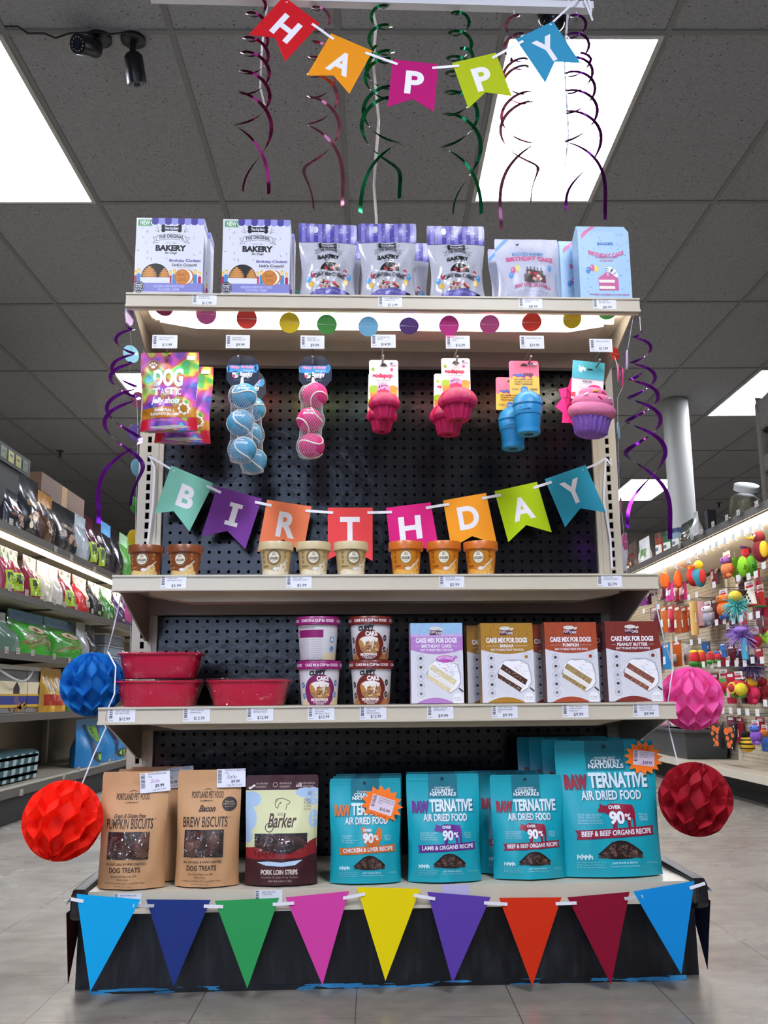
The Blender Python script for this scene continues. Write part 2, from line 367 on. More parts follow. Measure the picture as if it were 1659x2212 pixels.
sprinkler(130, 974, 'dark ceiling sprinkler above the cardboard carton aisle')
sprinkler(1553, 1086, 'dark ceiling sprinkler between the column and the cat tree')
# ================================================================== the display unit
BEIGE, GREIGE = M('#c8bfac', rough=.3, var=.04, vscale=9), M('#958d86', rough=.42, var=.05, vscale=9)
def pegboard_mat(name, base, hole, gloss, wavy):
    m, nt, b, N, L = node_mat(name)
    tc = N('ShaderNodeTexCoord'); sp = N('ShaderNodeSeparateXYZ'); L(tc.outputs['Object'], sp.inputs[0])
    def cen(o): return math_n(nt, 'SUBTRACT', math_n(nt, 'FRACT', math_n(nt, 'DIVIDE', math_n(nt, 'ADD', o, 5.08), .0254)), .5)
    a, c_ = cen(sp.outputs[0]), cen(sp.outputs[2])
    dd = math_n(nt, 'ADD', math_n(nt, 'MULTIPLY', a, a), math_n(nt, 'MULTIPLY', c_, c_))
    hole_f = math_n(nt, 'LESS_THAN', dd, .026)
    n = N('ShaderNodeTexNoise'); n.inputs['Scale'].default_value = 26; n.inputs['Detail'].default_value = 5; L(tc.outputs['Object'], n.inputs['Vector'])
    r = N('ShaderNodeValToRGB'); r.color_ramp.elements[0].color = lin(base[0]); r.color_ramp.elements[1].color = lin(base[1]); r.color_ramp.elements[0].position = .35; r.color_ramp.elements[1].position = .7; L(n.outputs['Fac'], r.inputs[0])
    mx = N('ShaderNodeMixRGB'); L(hole_f, mx.inputs[0]); L(r.outputs[0], mx.inputs[1]); mx.inputs[2].default_value = lin(hole); L(mx.outputs[0], b.inputs['Base Color'])
    rg = N('ShaderNodeMapRange'); L(hole_f, rg.inputs['Value']); rg.inputs['To Min'].default_value = gloss; rg.inputs['To Max'].default_value = .9; L(rg.outputs[0], b.inputs['Roughness'])
    sp2 = N('ShaderNodeMapRange'); L(hole_f, sp2.inputs['Value']); sp2.inputs['To Min'].default_value = .45; sp2.inputs['To Max'].default_value = .05; L(sp2.outputs[0], b.inputs['Specular IOR Level'])
    rim = math_n(nt, 'LESS_THAN', dd, .045)
    hgt = math_n(nt, 'SUBTRACT', math_n(nt, 'MULTIPLY', n.outputs['Fac'], wavy), math_n(nt, 'MULTIPLY', rim, .25))
    bp = N('ShaderNodeBump'); bp.inputs['Strength'].default_value = .5; bp.inputs['Distance'].default_value = .004; L(hgt, bp.inputs['Height']); L(bp.outputs['Normal'], b.inputs['Normal'])
    return m
PEG = pegboard_mat('black_pegboard', ('#07080c', '#10121b'), '#010101', .2, .6)
gon = empty('display_gondola', world((0, 0, 0)), PH, 'beige metal four tier endcap shelving with black pegboard back and black base', 'shelving unit')
for s in (-1, 1):
    p = MB(); x0, x1 = (-.63, -.58) if s < 0 else (.58, .63)
    p.box(x0, x0+.021, .335, .341, 0, 1.5); p.box(x1-.019, x1, .335, .341, 0, 1.5)
    for k in range(59): p.box(x0+.021, x1-.019, .335, .341, .012+.0254*k, .012+.0254*k+.0085)
    p.box(x0, x0+.004, .341, .38, 0, 1.5); p.box(x1-.004, x1, .341, .38, 0, 1.5)
    q = x1 if s < 0 else x0
    p.box(min(q, q-s*.012), max(q, q-s*.012), .338, .35, .21, 1.47)
    p.box(x0+.004, x1-.004, .374, .38, 0, 1.5, 1)
    p.build('upright', [BEIGE, M('#050505', rough=.9)], gon)
MB().box(-.58, .58, .352, .36, .1, 1.47).build('back_panel', PEG, gon)
MB().box(-.58, .58, .325, .351, 1.47, 1.503).build('top_rail', GREIGE, gon)
def shelf(z, y0, hw, name='shelf'):
    sh = MB().box(-hw, hw, y0, .334, z-.018, z).build(name, BEIGE, gon)
    l = MB(); l.box(-hw-.002, hw+.002, y0-.006, y0, z-.033, z); l.box(-hw-.002, hw+.002, y0-.009, y0-.006, z-.004, z); l.box(-hw-.002, hw+.002, y0-.012, y0-.006, z-.035, z-.030)
    l.box(-hw-.002, hw+.002, y0, y0+.012, z-.036, z-.030)
    l.build('price_rail', BEIGE, sh)
    for s in (-1, 1):
        MB().prism([(y0+.012, z-.018), (.334, z-.018), (.334, z-.125), (.30, z-.125), (y0+.012, z-.036)], s*(hw-.012)-.002, s*(hw-.012)+.002, axis='x').build('bracket', GREIGE, sh)
    w = hw-.06
    MB().prism([(-w, z-.018), (w, z-.018), (w, z-.034), (w-.09, z-.05), (-w+.09, z-.05), (-w, z-.034)], y0+.085, y0+.15).build('stiffening_channel', BEIGE, sh)
    MB().box(-hw+.014, hw-.014, .31, .334, z-.06, z-.018).build('back_channel', GREIGE, sh)
    return sh
Z1, Z2, Z3, ZB = 1.505, .848, .566, .205
s1 = shelf(Z1, 0, .6); s2 = shelf(Z2, 0, .601); s3 = shelf(Z3, -.04, .608)
TUBE = emit('shelf_tube_glow', '#fff6e2', TUBE_E)
lamp = MB().box(-.56, .56, .034, .09, Z1-.024, Z1-.018).build('lamp_housing', M('#e4dfce', rough=.4), gon)
MB().tube([(-.545, .056, Z1-.032), (.555, .056, Z1-.032)], .0075, 14).build('lamp_tube', TUBE, lamp, smooth=True)
def kick_mat():
    m, nt, b, N, L = node_mat('scuffed_black_paint')
    tc = N('ShaderNodeTexCoord'); mp = N('ShaderNodeMapping'); mp.inputs['Scale'].default_value = (60, 60, 14); L(tc.outputs['Object'], mp.inputs[0])
    n = N('ShaderNodeTexNoise'); n.inputs['Scale'].default_value = 1; n.inputs['Detail'].default_value = 6; L(mp.outputs[0], n.inputs['Vector'])
    n2 = N('ShaderNodeTexNoise'); n2.inputs['Scale'].default_value = 5; L(tc.outputs['Object'], n2.inputs['Vector'])
    r = N('ShaderNodeValToRGB'); r.color_ramp.elements[0].color = lin('#0b0d12'); r.color_ramp.elements[1].color = lin('#343842'); r.color_ramp.elements[0].position = .48; r.color_ramp.elements[1].position = .8
    L(math_n(nt, 'ADD', math_n(nt, 'MULTIPLY', n.outputs['Fac'], .6), math_n(nt, 'MULTIPLY', n2.outputs['Fac'], .4)), r.inputs[0]); L(r.outputs[0], b.inputs['Base Color']); b.inputs['Roughness'].default_value = .42
    return m
KICK = kick_mat()
kp = MB().box(-.61, .61, 0, .02, .01, .166).build('kick_plate', KICK, gon)
def edge_mat():
    m, nt, b, N, L = node_mat('chipped_blue_paint')
    tc = N('ShaderNodeTexCoord'); mp = N('ShaderNodeMapping'); mp.inputs['Scale'].default_value = (9, 1, 90); L(tc.outputs['Object'], mp.inputs[0])
    n = N('ShaderNodeTexNoise'); n.inputs['Scale'].default_value = 1; n.inputs['Detail'].default_value = 4; L(mp.outputs[0], n.inputs['Vector'])
    mx = N('ShaderNodeMixRGB'); L(math_n(nt, 'GREATER_THAN', n.outputs['Fac'], .47), mx.inputs[0]); mx.inputs[1].default_value = lin('#2f8cc4'); mx.inputs[2].default_value = lin('#0d0f14'); L(mx.outputs[0], b.inputs['Base Color']); return m
MB().box(-.61, .61, -.0012, .02, 0, .01).build('painted_edge', edge_mat(), kp)
dk = MB().box(-.611, .611, -.05, .334, ZB-.015, ZB).build('base_deck', BEIGE, gon)
MB().box(-.611, .611, -.055, -.05, ZB-.042, ZB).box(-.611, .611, -.058, -.055, ZB-.042, ZB-.036).build('deck_lip', BEIGE, dk)
for s in (-1, 1):
    a, b_ = sorted((s*.6125, s*.637))
    MB().prism([(-.078, .158), (-.088, .168), (-.086, .204), (-.07, .213), (.36, .222), (.36, .13), (-.05, .15)], a, b_, axis='x').build('end_trim', M('#101115', rough=.4), gon, bevel=.004)
    a, b_ = sorted((s*.622, s*.650))
    MB().box(a, b_, .035, .36, 0, .135).build('side_panel', KICK, gon)
# ================================================================== tags, hooks, banners, garlands
def UT(name, label, cat, u, group=None, rz=0., rx=0., ry=0.): return empty(name, world(u), (rx, ry, PH+rz), label, cat, group)
CARD = '#e4e5ee'; INK = '#23242c'
def barcode(A, x0, y0, x1, y1, n=9, z=1, c='#3a3b46'):
    q = random.Random(int(x0*7+y0)); y = y0
    for i in range(n):
        h = (y1-y0)/n; A.rect(x0, y, x1, y+h*q.uniform(.35, .75), c, z); y += h
def tag_art(name, lines, price, extra=()):
    A = Art(0, 0, 58, 26); barcode(A, 2, 1, 9, 19)
    for k, t in enumerate(lines): A.t(t, 15, 2+k*4.6, 15+min(40, 2.15*len(t)), 5.2+k*4.6, INK, 1)
    A.t(price, 30-len(price)*1.1, 16.5, 43+len(price)*.6, 24, INK, 1, bold=.01)
    A.t('0035417', 2, 21.5, 12, 24, '#5a5b66', 1)
    for e in extra: A.t(*e)
    return A
TAGM = M(CARD, rough=.35, coat=.2)
def price_tag(px, py, u_face, z, lines, price, label, w=.0555, h=.026, back=False):
    u = U(px, py, u_face); r = UT('price_tag', label, 'price tag', (u[0], u_face, z), 'shelf edge price tags')
    MB().box(-w/2, w/2, -.0008, 0, 0, h).build('card', TAGM if not back else M('#b9b4d8', rough=.5), r)
    if not back: tag_art('p', lines, price).build('printed_text', r, flat(w, h, -.0008))
for px, py, ln, pr, lb in ((442, 645, ['3DB BIRTHDAY', 'CONFETTI 13OZ'], '$12.99', 'white $12.99 tag below the first cookie box from the left'), (843, 655, ['3DB CELEBRATION', 'CONFETTI 10Z'], '$12.99', 'white $12.99 tag on the top shelf edge below the middle silver pouch'),
                           (1146, 657, ['BB BIRTHDAY CAKE', '5OZ BAG'], '$8.99', 'white $8.99 tag on the top shelf edge below the pale lilac pouch'), (1306, 660, ['BB CAKE MIX', 'BIRTHDAY 10OZ'], '$8.99', 'white $8.99 tag with rounded end below the pale blue carton')):
    price_tag(px, py, -.0068, Z1-.030, ln, pr, lb)
for px, ln, lb in ((375, 'ICECREAM 5.25OZ', 'white $5.99 tag below the brown ice cream cups'), (646, 'ICECREAM 2.32OZ', 'white $5.99 tag below the cream coloured cups'), (976, 'ICECREAM 2.32OZ', 'white $5.99 tag below the orange ice cream cups'), (1317, 'CAROB ICE CREAM', 'white $5.99 tag at the empty right end of the ice cream shelf')):
    price_tag(px, 1260, -.0068, Z2-.030, ['PUPPY CAKE', ln], '$5.99', lb)
for px, ln, pr, lb in ((264, ['PUPPY CAKE MIX', 'RED VELVET 8OZ'], '$12.99', 'white $12.99 tag under the stacked red pans, at the rail end'), (425, ['PUPPY CAKE MIX', 'PUMPKIN 8OZ'], '$12.99', 'white $12.99 tag under the gap between both pan piles'), (562, ['PUPPY CAKE MIX', 'BIRTHDAY 10OZ'], '$12.99', 'white $12.99 tag under the single red pan'),
                       (694, ['PUPPY CAKE MIX', 'MICROWAVE', 'BIRTHDAY 5.75OZ'], '$12.99', 'white $12.99 tag under the magenta lidded cups'), (806, ['PUPPY CAKE MIX', 'MICROWAVE', 'PEANUT 5.75OZ'], '$12.99', 'white $12.99 tag under the brown lidded cake cups'), (951, ['PUPPY CAKE MIX', 'BIRTHDAY 8OZ'], '$9.99', 'white $9.99 tag under the birthday cake mix carton'),
                       (1090, ['PUPPY CAKE MIX', 'BANANA FLAVORED', '8OZ'], '$9.99', 'white $9.99 tag under the banana cake mix'), (1243, ['PUPPY CAKE MIX', 'PUMPKIN (WHEAT', 'FREE) 8OZ'], '$9.99', 'white $9.99 tag under the pumpkin cake mix'), (1395, ['PUPPY CAKE MIX', 'PEANUT BUTTER', '(WHEAT FREE) 8OZ'], '$9.99', 'white $9.99 tag under the peanut butter cake mix')):
    price_tag(px, 1535, -.0468, Z3-.030, ln, pr, lb)
price_tag(275, 1940, -.0558, ZB-.03, ['PPF PUMPKIN BIS', '5OZ'], '$9.99', 'white tag peeking over the first light blue pennant')
price_tag(580, 1938, -.0558, ZB-.028, ['BNB PORK LOIN', 'STRIPS 4OZ'], '$9.99', 'white tag on the base edge above the green pennant')
price_tag(985, 1935, -.0558, ZB-.024, [], '', 'pale lavender tag on the base edge above the purple pennant', back=True)
STEEL = M('#8b8c8e', rough=.3, metal=.8)
HOOKS = []
for k, (px, py, w, sl, ln, pr, lb) in enumerate(((356, 738, 54, 0, ['DOGT JELLY SHOTS', 'MANGO 4.7OZ'], '$13.99', 'peg hook with white tag holding the rainbow jelly pouches'), (514, 738, 52, 0, ['SPUNKY BDAY', 'TENNIS BALL 3PK'], '$9.99', 'peg hook with white tag holding the blue tennis balls'), (675, 739, 52, 0, ['SPUNKY BDAY', 'TENNIS BALL 3PK'], '$9.99', 'peg hook with white tag holding the pink tennis balls'),
                                              (828, 737, 54, 0, ['SP CUPCAKE TOY', 'MEDIUM'], '$14.99', 'peg hook with white tag above the smaller magenta cupcake toys'), (989, 739, 53, 0, ['SP CUPCAKE TOY', 'LARGE'], '$16.99', 'peg hook with white tag above the larger magenta cupcake toys'), (1149, 739, 54, 0, ['SP ICE CREAM CONE'], '$19.99', 'peg hook with white tag above the blue cone toys'), (1298, 746, 51, 0, ['ZIPPYPAWS NOMNOMZ'], '$12.99', 'peg hook with white tag holding the plush cupcake'))):
    u = U(px, py, .035); r = UT('peg_hook', lb, 'peg hook', u, 'scanner hooks on the black pegboard'); HOOKS.append(u)
    b = .3512-u[1]
    wr = MB(); wr.tube([(0, b, -.012), (0, .01, -.012), (0, .002, -.008), (0, .002, .012)], .0022, 8); wr.tube([(0, b, -.036), (0, .03, -.036), (0, .014, -.030)], .0026, 8); wr.box(-.012, .012, b-.003, b, -.05, 0)
    wr.build('wire', STEEL, r, smooth=True)
    ww = w*.00108
    pl = MB().box(-ww/2, ww/2, -.0015, .0005, -.017, .016).build('price_plate', M('#e9e9ee', rough=.25), r, bevel=.0008)
    tag_art('p', ln, pr).build('printed_text', pl, flat(ww*.95, .028, -.0016, -.015))
WHITE_RIB = M('#e9e8ef', rough=.35)
def ribbon_quad(mb, a, b, w, d=(0, -.0006, 0)):
    a, b = np.array(a), np.array(b); t = b-a; n = np.array([t[2], 0, -t[0]]); n = n/(np.linalg.norm(n) or 1)*w/2
    mb.plate([a-n, b-n, b+n, a+n], d)
def flag(root, u0, uy, TL, TR, BR, BL, notch, col, letter=None, lrect=None, name='flag', lab=None):
    L = lambda p: U(p[0], p[1], uy)-u0
    tl, tr, bl, br = L(TL), L(TR), L(BL), L(BR)
    pts = [bl, L(notch), br, tr, tl] if notch else [bl, tr, tl]
    o = MB().plate(pts, (0, .0008, 0)).build(name, M(col, rough=.7, spec=.2, var=.03, vscale=140), root)
    if lab: o['label'] = lab
    if letter:
        A = Art(0, 0, 1, 1); x0, y0, x1, y1 = lrect
        if letter == 'I':
            for q in ((x0, y0, x1, y0+.08), (x0, y1-.08, x1, y1), (x0+.075, y0+.08, x1-.075, y1-.08)): A.rect(*q, '#e9e6ec', 1)
        else: A.t(letter, x0, y0, x1, y1, '#e9e6ec', 1, bold=.035)
        A.build('letter', o, quad(tl, tr, bl), rough=.6)
    return tl, tr, bl
def banner(name, label, cat, uy, flags, ends, w=.0068, slot=(.12, .1)):
    u0 = U(flags[0][0][0], flags[0][0][1], uy); r = UT(name, label, cat, u0); sl = []
    for f_ in flags:
        tl, tr, bl = flag(r, u0, uy, *f_); dv = (bl-tl) if f_[4] else np.array([0, 0, -.2])
        sl.append((tl+(tr-tl)*slot[0]+dv*slot[1], tr-(tr-tl)*slot[0]+dv*slot[1]))
    off = np.array([0, -.0012, 0])
    for (a, b), (c_, d_) in zip(sl, sl[1:]): rb = MB(); ribbon_quad(rb, b+off, c_+off, w); rb.build('ribbon', WHITE_RIB, r)
    for P in ends:
        P = [U(*p)-u0 for p in P]; rb = MB(); n = len(P); v = []
        for i, p in enumerate(P):
            t = P[min(i+1, n-1)]-P[max(i-1, 0)]; k = np.array([t[2], 0, -t[0]]); k = k/(np.linalg.norm(k) or 1)*w*.4; v += [p-k+off, p+k+off]
        rb.add(v, [(2*i, 2*i+1, 2*i+3, 2*i+2) for i in range(n-1)]).build('ribbon_tail', WHITE_RIB, r)
    return r
banner('happy_banner', 'hanging swallowtail letter banner spelling HAPPY under the white rail', 'banner', .03, [
    ((613, -8), (691, 51), (615.5, 133), (537, 75), (595, 82), '#c8101c', 'H', (.27, .24, .76, .70)),
    ((715.4, 72), (805, 110), (754.7, 202.5), (662.8, 163), (720.5, 163), '#e8930f', 'A', (.27, .26, .78, .72)),
    ((848, 128), (946.5, 138.6), (937.7, 241), (837.5, 231), (891, 213.5), '#b3086c', 'P', (.32, .20, .72, .68)),
    ((977, 136), (1071, 113.7), (1106, 208), (1011.7, 234), (1049, 199), '#aebd0a', 'P', (.33, .22, .72, .72)),
    ((1114, 84.6), (1194.7, 45.7), (1254, 136), (1178, 179), (1199, 133), '#2f8db4', 'Y', (.26, .20, .76, .70))],
    [[(1188, 54, .03), (1240, 5, .06), (1255, -6, .085)], [(1228, -4, .118), (1219, 140, .17), (1228, 290, .17), (1220, 360, .17)], [(1262, -2, .08), (1280, 45, .08), (1276, 20, .08), (1270, -4, .08)], [(620, 6, .03), (600, -25, .06)], [(580, -10, .12), (566, 100, .17), (562, 190, .17), (572, 228, .17)]])
banner('birthday_banner', 'letter banner spelling BIRTHDAY strung across the black pegboard', 'banner', .27, [
    ((370, 1005), (461, 1044), (409, 1148), (333, 1109), (375, 1104), '#7cc0ab', 'B', (.36, .24, .72, .68)),
    ((469, 1050.5), (565.6, 1077), (530, 1186), (435, 1158.7), (491, 1147), '#733a92', 'I', (.38, .22, .66, .66)),
    ((577, 1079.5), (673, 1094), (655, 1195), (556, 1192), (612, 1165), '#ee8159', 'R', (.32, .18, .74, .66)),
    ((708, 1096.5), (805, 1096.5), (805, 1212), (708, 1209), (757, 1185), '#e0474b', 'T', (.27, .18, .71, .64)),
    ((834, 1097), (930, 1085), (950, 1195), (845, 1207), (894, 1176), '#d3207c', 'H', (.24, .22, .74, .68)),
    ((957, 1081), (1050, 1064.6), (1073.7, 1176), (975, 1184), (1020, 1158), '#ee9a24', 'D', (.27, .20, .74, .68)),
    ((1068, 1061), (1160, 1040.7), (1192, 1150), (1098, 1171), (1137, 1134), '#a9c80c', 'A', (.26, .22, .76, .66)),
    ((1176.6, 1035), (1265, 1004), (1309, 1107), (1220.7, 1139), (1254, 1097.6), '#2e97b3', 'Y', (.26, .18, .72, .64))],
    [[(377, 1018, .27), (340, 996, .30), (320, 985, .328)], [(324, 986, .328), (334, 1010, .325), (330, 1090, .325), (318, 1180, .325)], [(1258, 1015, .27), (1290, 1002, .30), (1308, 990, .328)], [(1308, 990, .328), (1322, 1005, .325), (1318, 990, .325)], [(1308, 992, .328), (1304, 1080, .325), (1318, 1160, .325), (1322, 1228, .325)]])
TRI = [((165.5, 1931), (304, 1943), (195, 2142), '#0aa6e2'), ((316, 1943), (455, 1944), (375, 2132), '#22357a'), ((464, 1946), (603, 1939.5), (534, 2135.6), '#2f9a55'), ((616.7, 1938.6), (754, 1925), (696.5, 2128.7), '#d4429f'), ((771, 1916.6), (907.7, 1920), (832.6, 2119), '#ecd400'),
       ((923, 1926.6), (1060, 1938), (977.6, 2124.4), '#5c3ea0'), ((1078, 1939.6), (1213, 1938.5), (1150, 2130), '#d22f0e'), ((1225.7, 1938.5), (1360, 1926.6), (1320, 2127), '#86082b'), ((1368, 1925.6), (1500, 1903), (1472, 2105), '#0a8ad2')]
uy = -.066
u0 = U(165.5, 1931, uy); r = UT('pennant_bunting', 'triangle pennant bunting in nine colours along the black base', 'bunting', u0); sl = []
for a, b, t_, c_ in TRI:
    y_ = -.064 if a[0] > 170 and a[0] < 1300 else -.096
    L = lambda p: U(p[0], p[1], y_)-u0
    A3, B3, T3 = L(a), L(b), L(t_)
    MB().plate([T3, B3, A3], (0, .0008, 0)).build('pennant', M(c_, rough=.7, spec=.2), r)
    cdir = T3-(A3+B3)/2; sl.append((A3+(B3-A3)*.13+cdir*.07, B3-(B3-A3)*.1+cdir*.07))
off = np.array([0, -.0012, 0])
def rseg(a, b): rb = MB(); ribbon_quad(rb, a, b, .0062); rb.build('ribbon', WHITE_RIB, r)
for (a, b), (c_, d_) in zip(sl, sl[1:]): rseg(b+off, c_+off)
rseg(sl[0][0]+off, U(153, 1942, -.096)-u0); rseg(sl[-1][1]+off, U(1523, 1908, -.096)-u0)
for s, x in ((-1, -.641), (1, .641)): MB().plate([np.array((x, -.096, .19))-u0, np.array((x, .3, .205))-u0, np.array((x, .3, .212))-u0, np.array((x, -.096, .197))-u0], (s*.0006, 0, 0)).build('ribbon', WHITE_RIB, r)
for x, c_, b_ in ((-.653, '#4a0f1e', .0), (.653, '#161d3a', .0)):
    MB().plate([np.array((x, -.05, .165))-u0, np.array((x, .09, .168))-u0, np.array((x*1.004, .0, .02))-u0], (.0008, 0, 0)).build('pennant', M(c_, rough=.7, spec=.2), r)
# ---- paper dot garlands
DOTC = {'maroon': '#8a2458', 'pink': '#d55f9a', 'red': '#e23f2c', 'yellow': '#dfc016', 'green': '#4fa64f', 'sky': '#7bbde0', 'purple': '#6a57a6', 'magenta': '#c9358a', 'lavender': '#b19bd8', 'navy': '#2b2450'}
def dots(name, label, items, thread, cat='paper garland'):
    u0 = U(*items[0][1:3], items[0][3]); r = UT(name, label, cat, u0)
    for c_, x, y, uy, ax, ay, tl in items:
        p = U(x, y, uy)-u0; rad = max(ax, ay)*.00105; n = 26
        d_ = MB().prism([(rad*cos(2*pi*i/n), rad*sin(2*pi*i/n)) for i in range(n)], -.0006, .0006)
        k = .93*min(ax, ay)/max(ax, ay); e = math.acos(min(1, k))
        o = d_.build('paper_dot', M(DOTC[c_], rough=.6, var=.04, vscale=90), r, loc=p, rot=(0, 0, e) if ay > ax else (e, R_(tl), 0))
        q = MB()
        for i in range(9): q.box(-rad*.85+i*rad*.19, -rad*.75+i*rad*.19, -.0011, -.0006, -.0004, .0004)
        q.build('stitching', M('#f0dfe6', rough=.6), o)
    MB().tube([U(*t_)-u0 for t_ in thread], .0005, 5).build('thread', M('#d8d8e0', rough=.4), r)
dots('dot_garland', 'garland of round coloured paper dots sagging below the lit top shelf', [('maroon', 352.7, 664.5, .020, 22, 13, 12), ('pink', 445.5, 678, .020, 23, 22.5, 4), ('red', 533, 688, .020, 23, 22.5, 0), ('yellow', 625.5, 697, .020, 23, 22, 0), ('green', 706, 700.6, .020, 22.5, 19, 4), ('sky', 795.6, 705, .020, 22.5, 21, 0), ('purple', 883.6, 704, .020, 22, 14, 6), ('magenta', 970, 703, .020, 22.5, 22, 0), ('pink', 1057.7, 700.5, .020, 22.5, 17, 4), ('red', 1148.6, 696, .020, 22.5, 17, 2), ('yellow', 1236, 689, .020, 21.5, 20, 0), ('green', 1313, 672, .020, 22, 15, 2)],
     [(315, 652, .020), (352, 664, .020), (445, 678, .020), (533, 688, .020), (625, 697, .020), (706, 701, .020), (795, 704, .020), (883, 704, .020), (970, 703, .020), (1057, 700, .020), (1148, 696, .020), (1236, 688, .020), (1313, 672, .020), (1345, 655, .020)])
dots('dot_strand', 'strand of paper dots hanging down beside the post with the brown cups', [('lavender', 279, 682, .02, 5, 22, 0), ('sky', 283, 765, .12, 16, 21, 0), ('maroon', 300, 865, .41, 15, 23, 0), ('purple', 292, 935, .36, 15, 22, 0), ('sky', 296, 1010, .36, 12, 22, 0), ('green', 292, 1091, .36, 8, 21, 0), ('yellow', 290, 1162, .36, 13, 21, 0), ('pink', 282, 1325, .36, 11, 22, 0)], [(276, 655, .02), (279, 700, .02), (286, 765, .12), (279, 805, .26), (295, 845, .41), (298, 935, .36), (296, 1010, .36), (293, 1100, .36), (292, 1240, .36), (283, 1330, .36), (280, 1440, .36)])
dots('dot_strand', 'strand of paper dots hanging beside the post near the plush cupcake', [('red', 1328, 764, .1, 14, 16, 0), ('pink', 1335, 805, .09, 5, 21, 0), ('magenta', 1345, 815, .07, 5, 22, 0), ('lavender', 1354.5, 777, .03, 5, 22, 0), ('sky', 1336, 930, .37, 10, 21, 0), ('navy', 1337, 1013, .37, 3, 21, 0), ('maroon', 1341, 1092, .37, 3, 21, 0), ('pink', 1350, 1170, .37, 13, 22, 0), ('yellow', 1361, 1325, .37, 7, 22, 0)], [(1372, 660, .0), (1356, 755, .02), (1350, 800, .05), (1338, 812, .08), (1327, 766, .1), (1348, 830, .22), (1334, 860, .41), (1336, 1013, .37), (1341, 1092, .37), (1350, 1170, .37), (1360, 1330, .37)])
# ---- foil swirls
def foil(h): return M(h, rough=.16, metal=.9)
def swirl(label, col, top, bot, uy, n, r0, r1, w0, w1, ph=0., sgn=1, second=.25, off=2.4, tail=0., group='foil swirls'):
    a = U(*top, uy); b = U(*bot, uy); r = UT('swirl_streamer', label, 'swirl decoration', a, group); mb = MB()
    for t0, dp in ((0., 0.), (second, off)):
        N_ = int((1-t0)*n*26); v = []
        for i in range(N_+1):
            t = t0+(1-t0)*i/N_; t_ = t*(1-.06*dp/2.4); rad = r0+(r1-r0)*min(1, t*1.25)**.9; w = w0+(w1-w0)*min(1, t*1.4)
            # tight coils near the top, long ones below
            an = ph+sgn*2*pi*n*(1-(1-t)**2)+dp; c = (b-a)*(t_**1.12)
            if i < 3: rad *= .3+.25*i
            dr = np.array([cos(an), sin(an), 0]); p = c+dr*rad; n_ = np.array([cos(an)*.9, sin(an)*.25, .6*abs(sin(an))+.1]); v += [p-n_*w/2, p+n_*w/2]
        mb.add(v, [(2*i, 2*i+1, 2*i+3, 2*i+2) for i in range(N_)])
    mb.build('foil_spiral', foil(col), r, smooth=True)
    MB().tube([np.array((0, 0, 0)), np.array((0, 0, .035))], .0006, 5).build('hanging_thread', M('#d8d8e0', rough=.4), r)
swirl('burgundy foil swirl hanging behind the red letter H flag', '#5e1038', (556, -12), (541, 425), .1, 4.6, .019, .049, .009, .0105, ph=2.2)
swirl('rose foil swirl hanging behind the orange letter A flag', '#8c4a60', (692, 4), (700, 470), .1, 4.6, .019, .049, .009, .010, ph=.4)
swirl('green foil swirl hanging beside the magenta letter P flag, in front of the white cord', '#0d5a30', (822, 12), (820, 468), .1, 4.6, .021, .052, .010, .0115, ph=1., sgn=-1)
swirl('green foil swirl hanging behind the lime letter P flag', '#0d5a30', (993, 26), (998, 472), .1, 4.6, .021, .052, .010, .0115, ph=2.)
swirl('rose foil swirl hanging in front of the ceiling light below the blue letter Y flag', '#7d4358', (1110, 36), (1124, 488), .1, 4.6, .019, .049, .009, .010, ph=.2, sgn=-1)
swirl('purple foil swirl over the edge of the ceiling light, above the pale blue carton', '#5a1560', (1245, 36), (1265, 472), .1, 4.6, .021, .052, .009, .0105, ph=2.6)
swirl('purple foil swirl hanging off the top shelf beside the rainbow pouch', '#6a1590', (272, 698), (258, 1130), .0, 3.9, .016, .047, .008, .011, ph=2.4, sgn=-1)
swirl('purple foil swirl hanging off the top shelf beside the round column', '#6a1590', (1384, 714), (1400, 1165), .0, 3.9, .016, .05, .008, .012, ph=.6)
# ---- white rail and cords
a, b = U(880, 2, .1), U(1280, 22, .1)
r = UT('banner_rail', 'white hanging rail above the letter banner', 'rail', (-.6, .1, 2.376))
MB().box(0, b[0]+.6, -.012, .012, -.012, .010).box(0, b[0]+.6, -.014, -.012, -.012, -.008).build('bar', M('#dcdce2', rough=.35), r)
for x in (.15, b[0]+.55): MB().tube([(x, 0, .01), (x, 0, ROOM_H-.0065-2.376)], .0012, 6).build('hanging_wire', WHITE_RIB, r)
for x, y in ((995, 4), (1110, 10), (1245, 10)):
    q = U(x, y, .1); MB().tube([(q[0]+.6, 0, -.01), (q[0]+.6, 0, -.022), (q[0]+.604, 0, -.026), (q[0]+.6, 0, -.03)], .0009, 6).build('clip_hook', WHITE_RIB, r)
u0 = U(800, -4, .3); r = UT('power_cord', 'white cord dropping from the ceiling behind the middle silver pouch', 'cord', (u0[0], .3, Z1))
Q = [np.array((u0[0]-.02, .3, ROOM_H-.01))]+[U(x, y, .3) for x, y in ((800, -4), (812, 55), (806, 130), (818, 260), (812, 340), (808, 400), (813, 470))]; Q.append(np.array((Q[-1][0], .3, Z1+.02)))
MB().tube([p-np.array((u0[0], .3, Z1)) for p in Q], .0042, 8).build('cable_sheath', M('#c9c4ba', rough=.4), r, smooth=True)
MB().box(Q[-1][0]-u0[0]-.012, Q[-1][0]-u0[0]+.012, -.012, .012, 0, .03).build('plug', M('#d8d4ca', rough=.4), r)
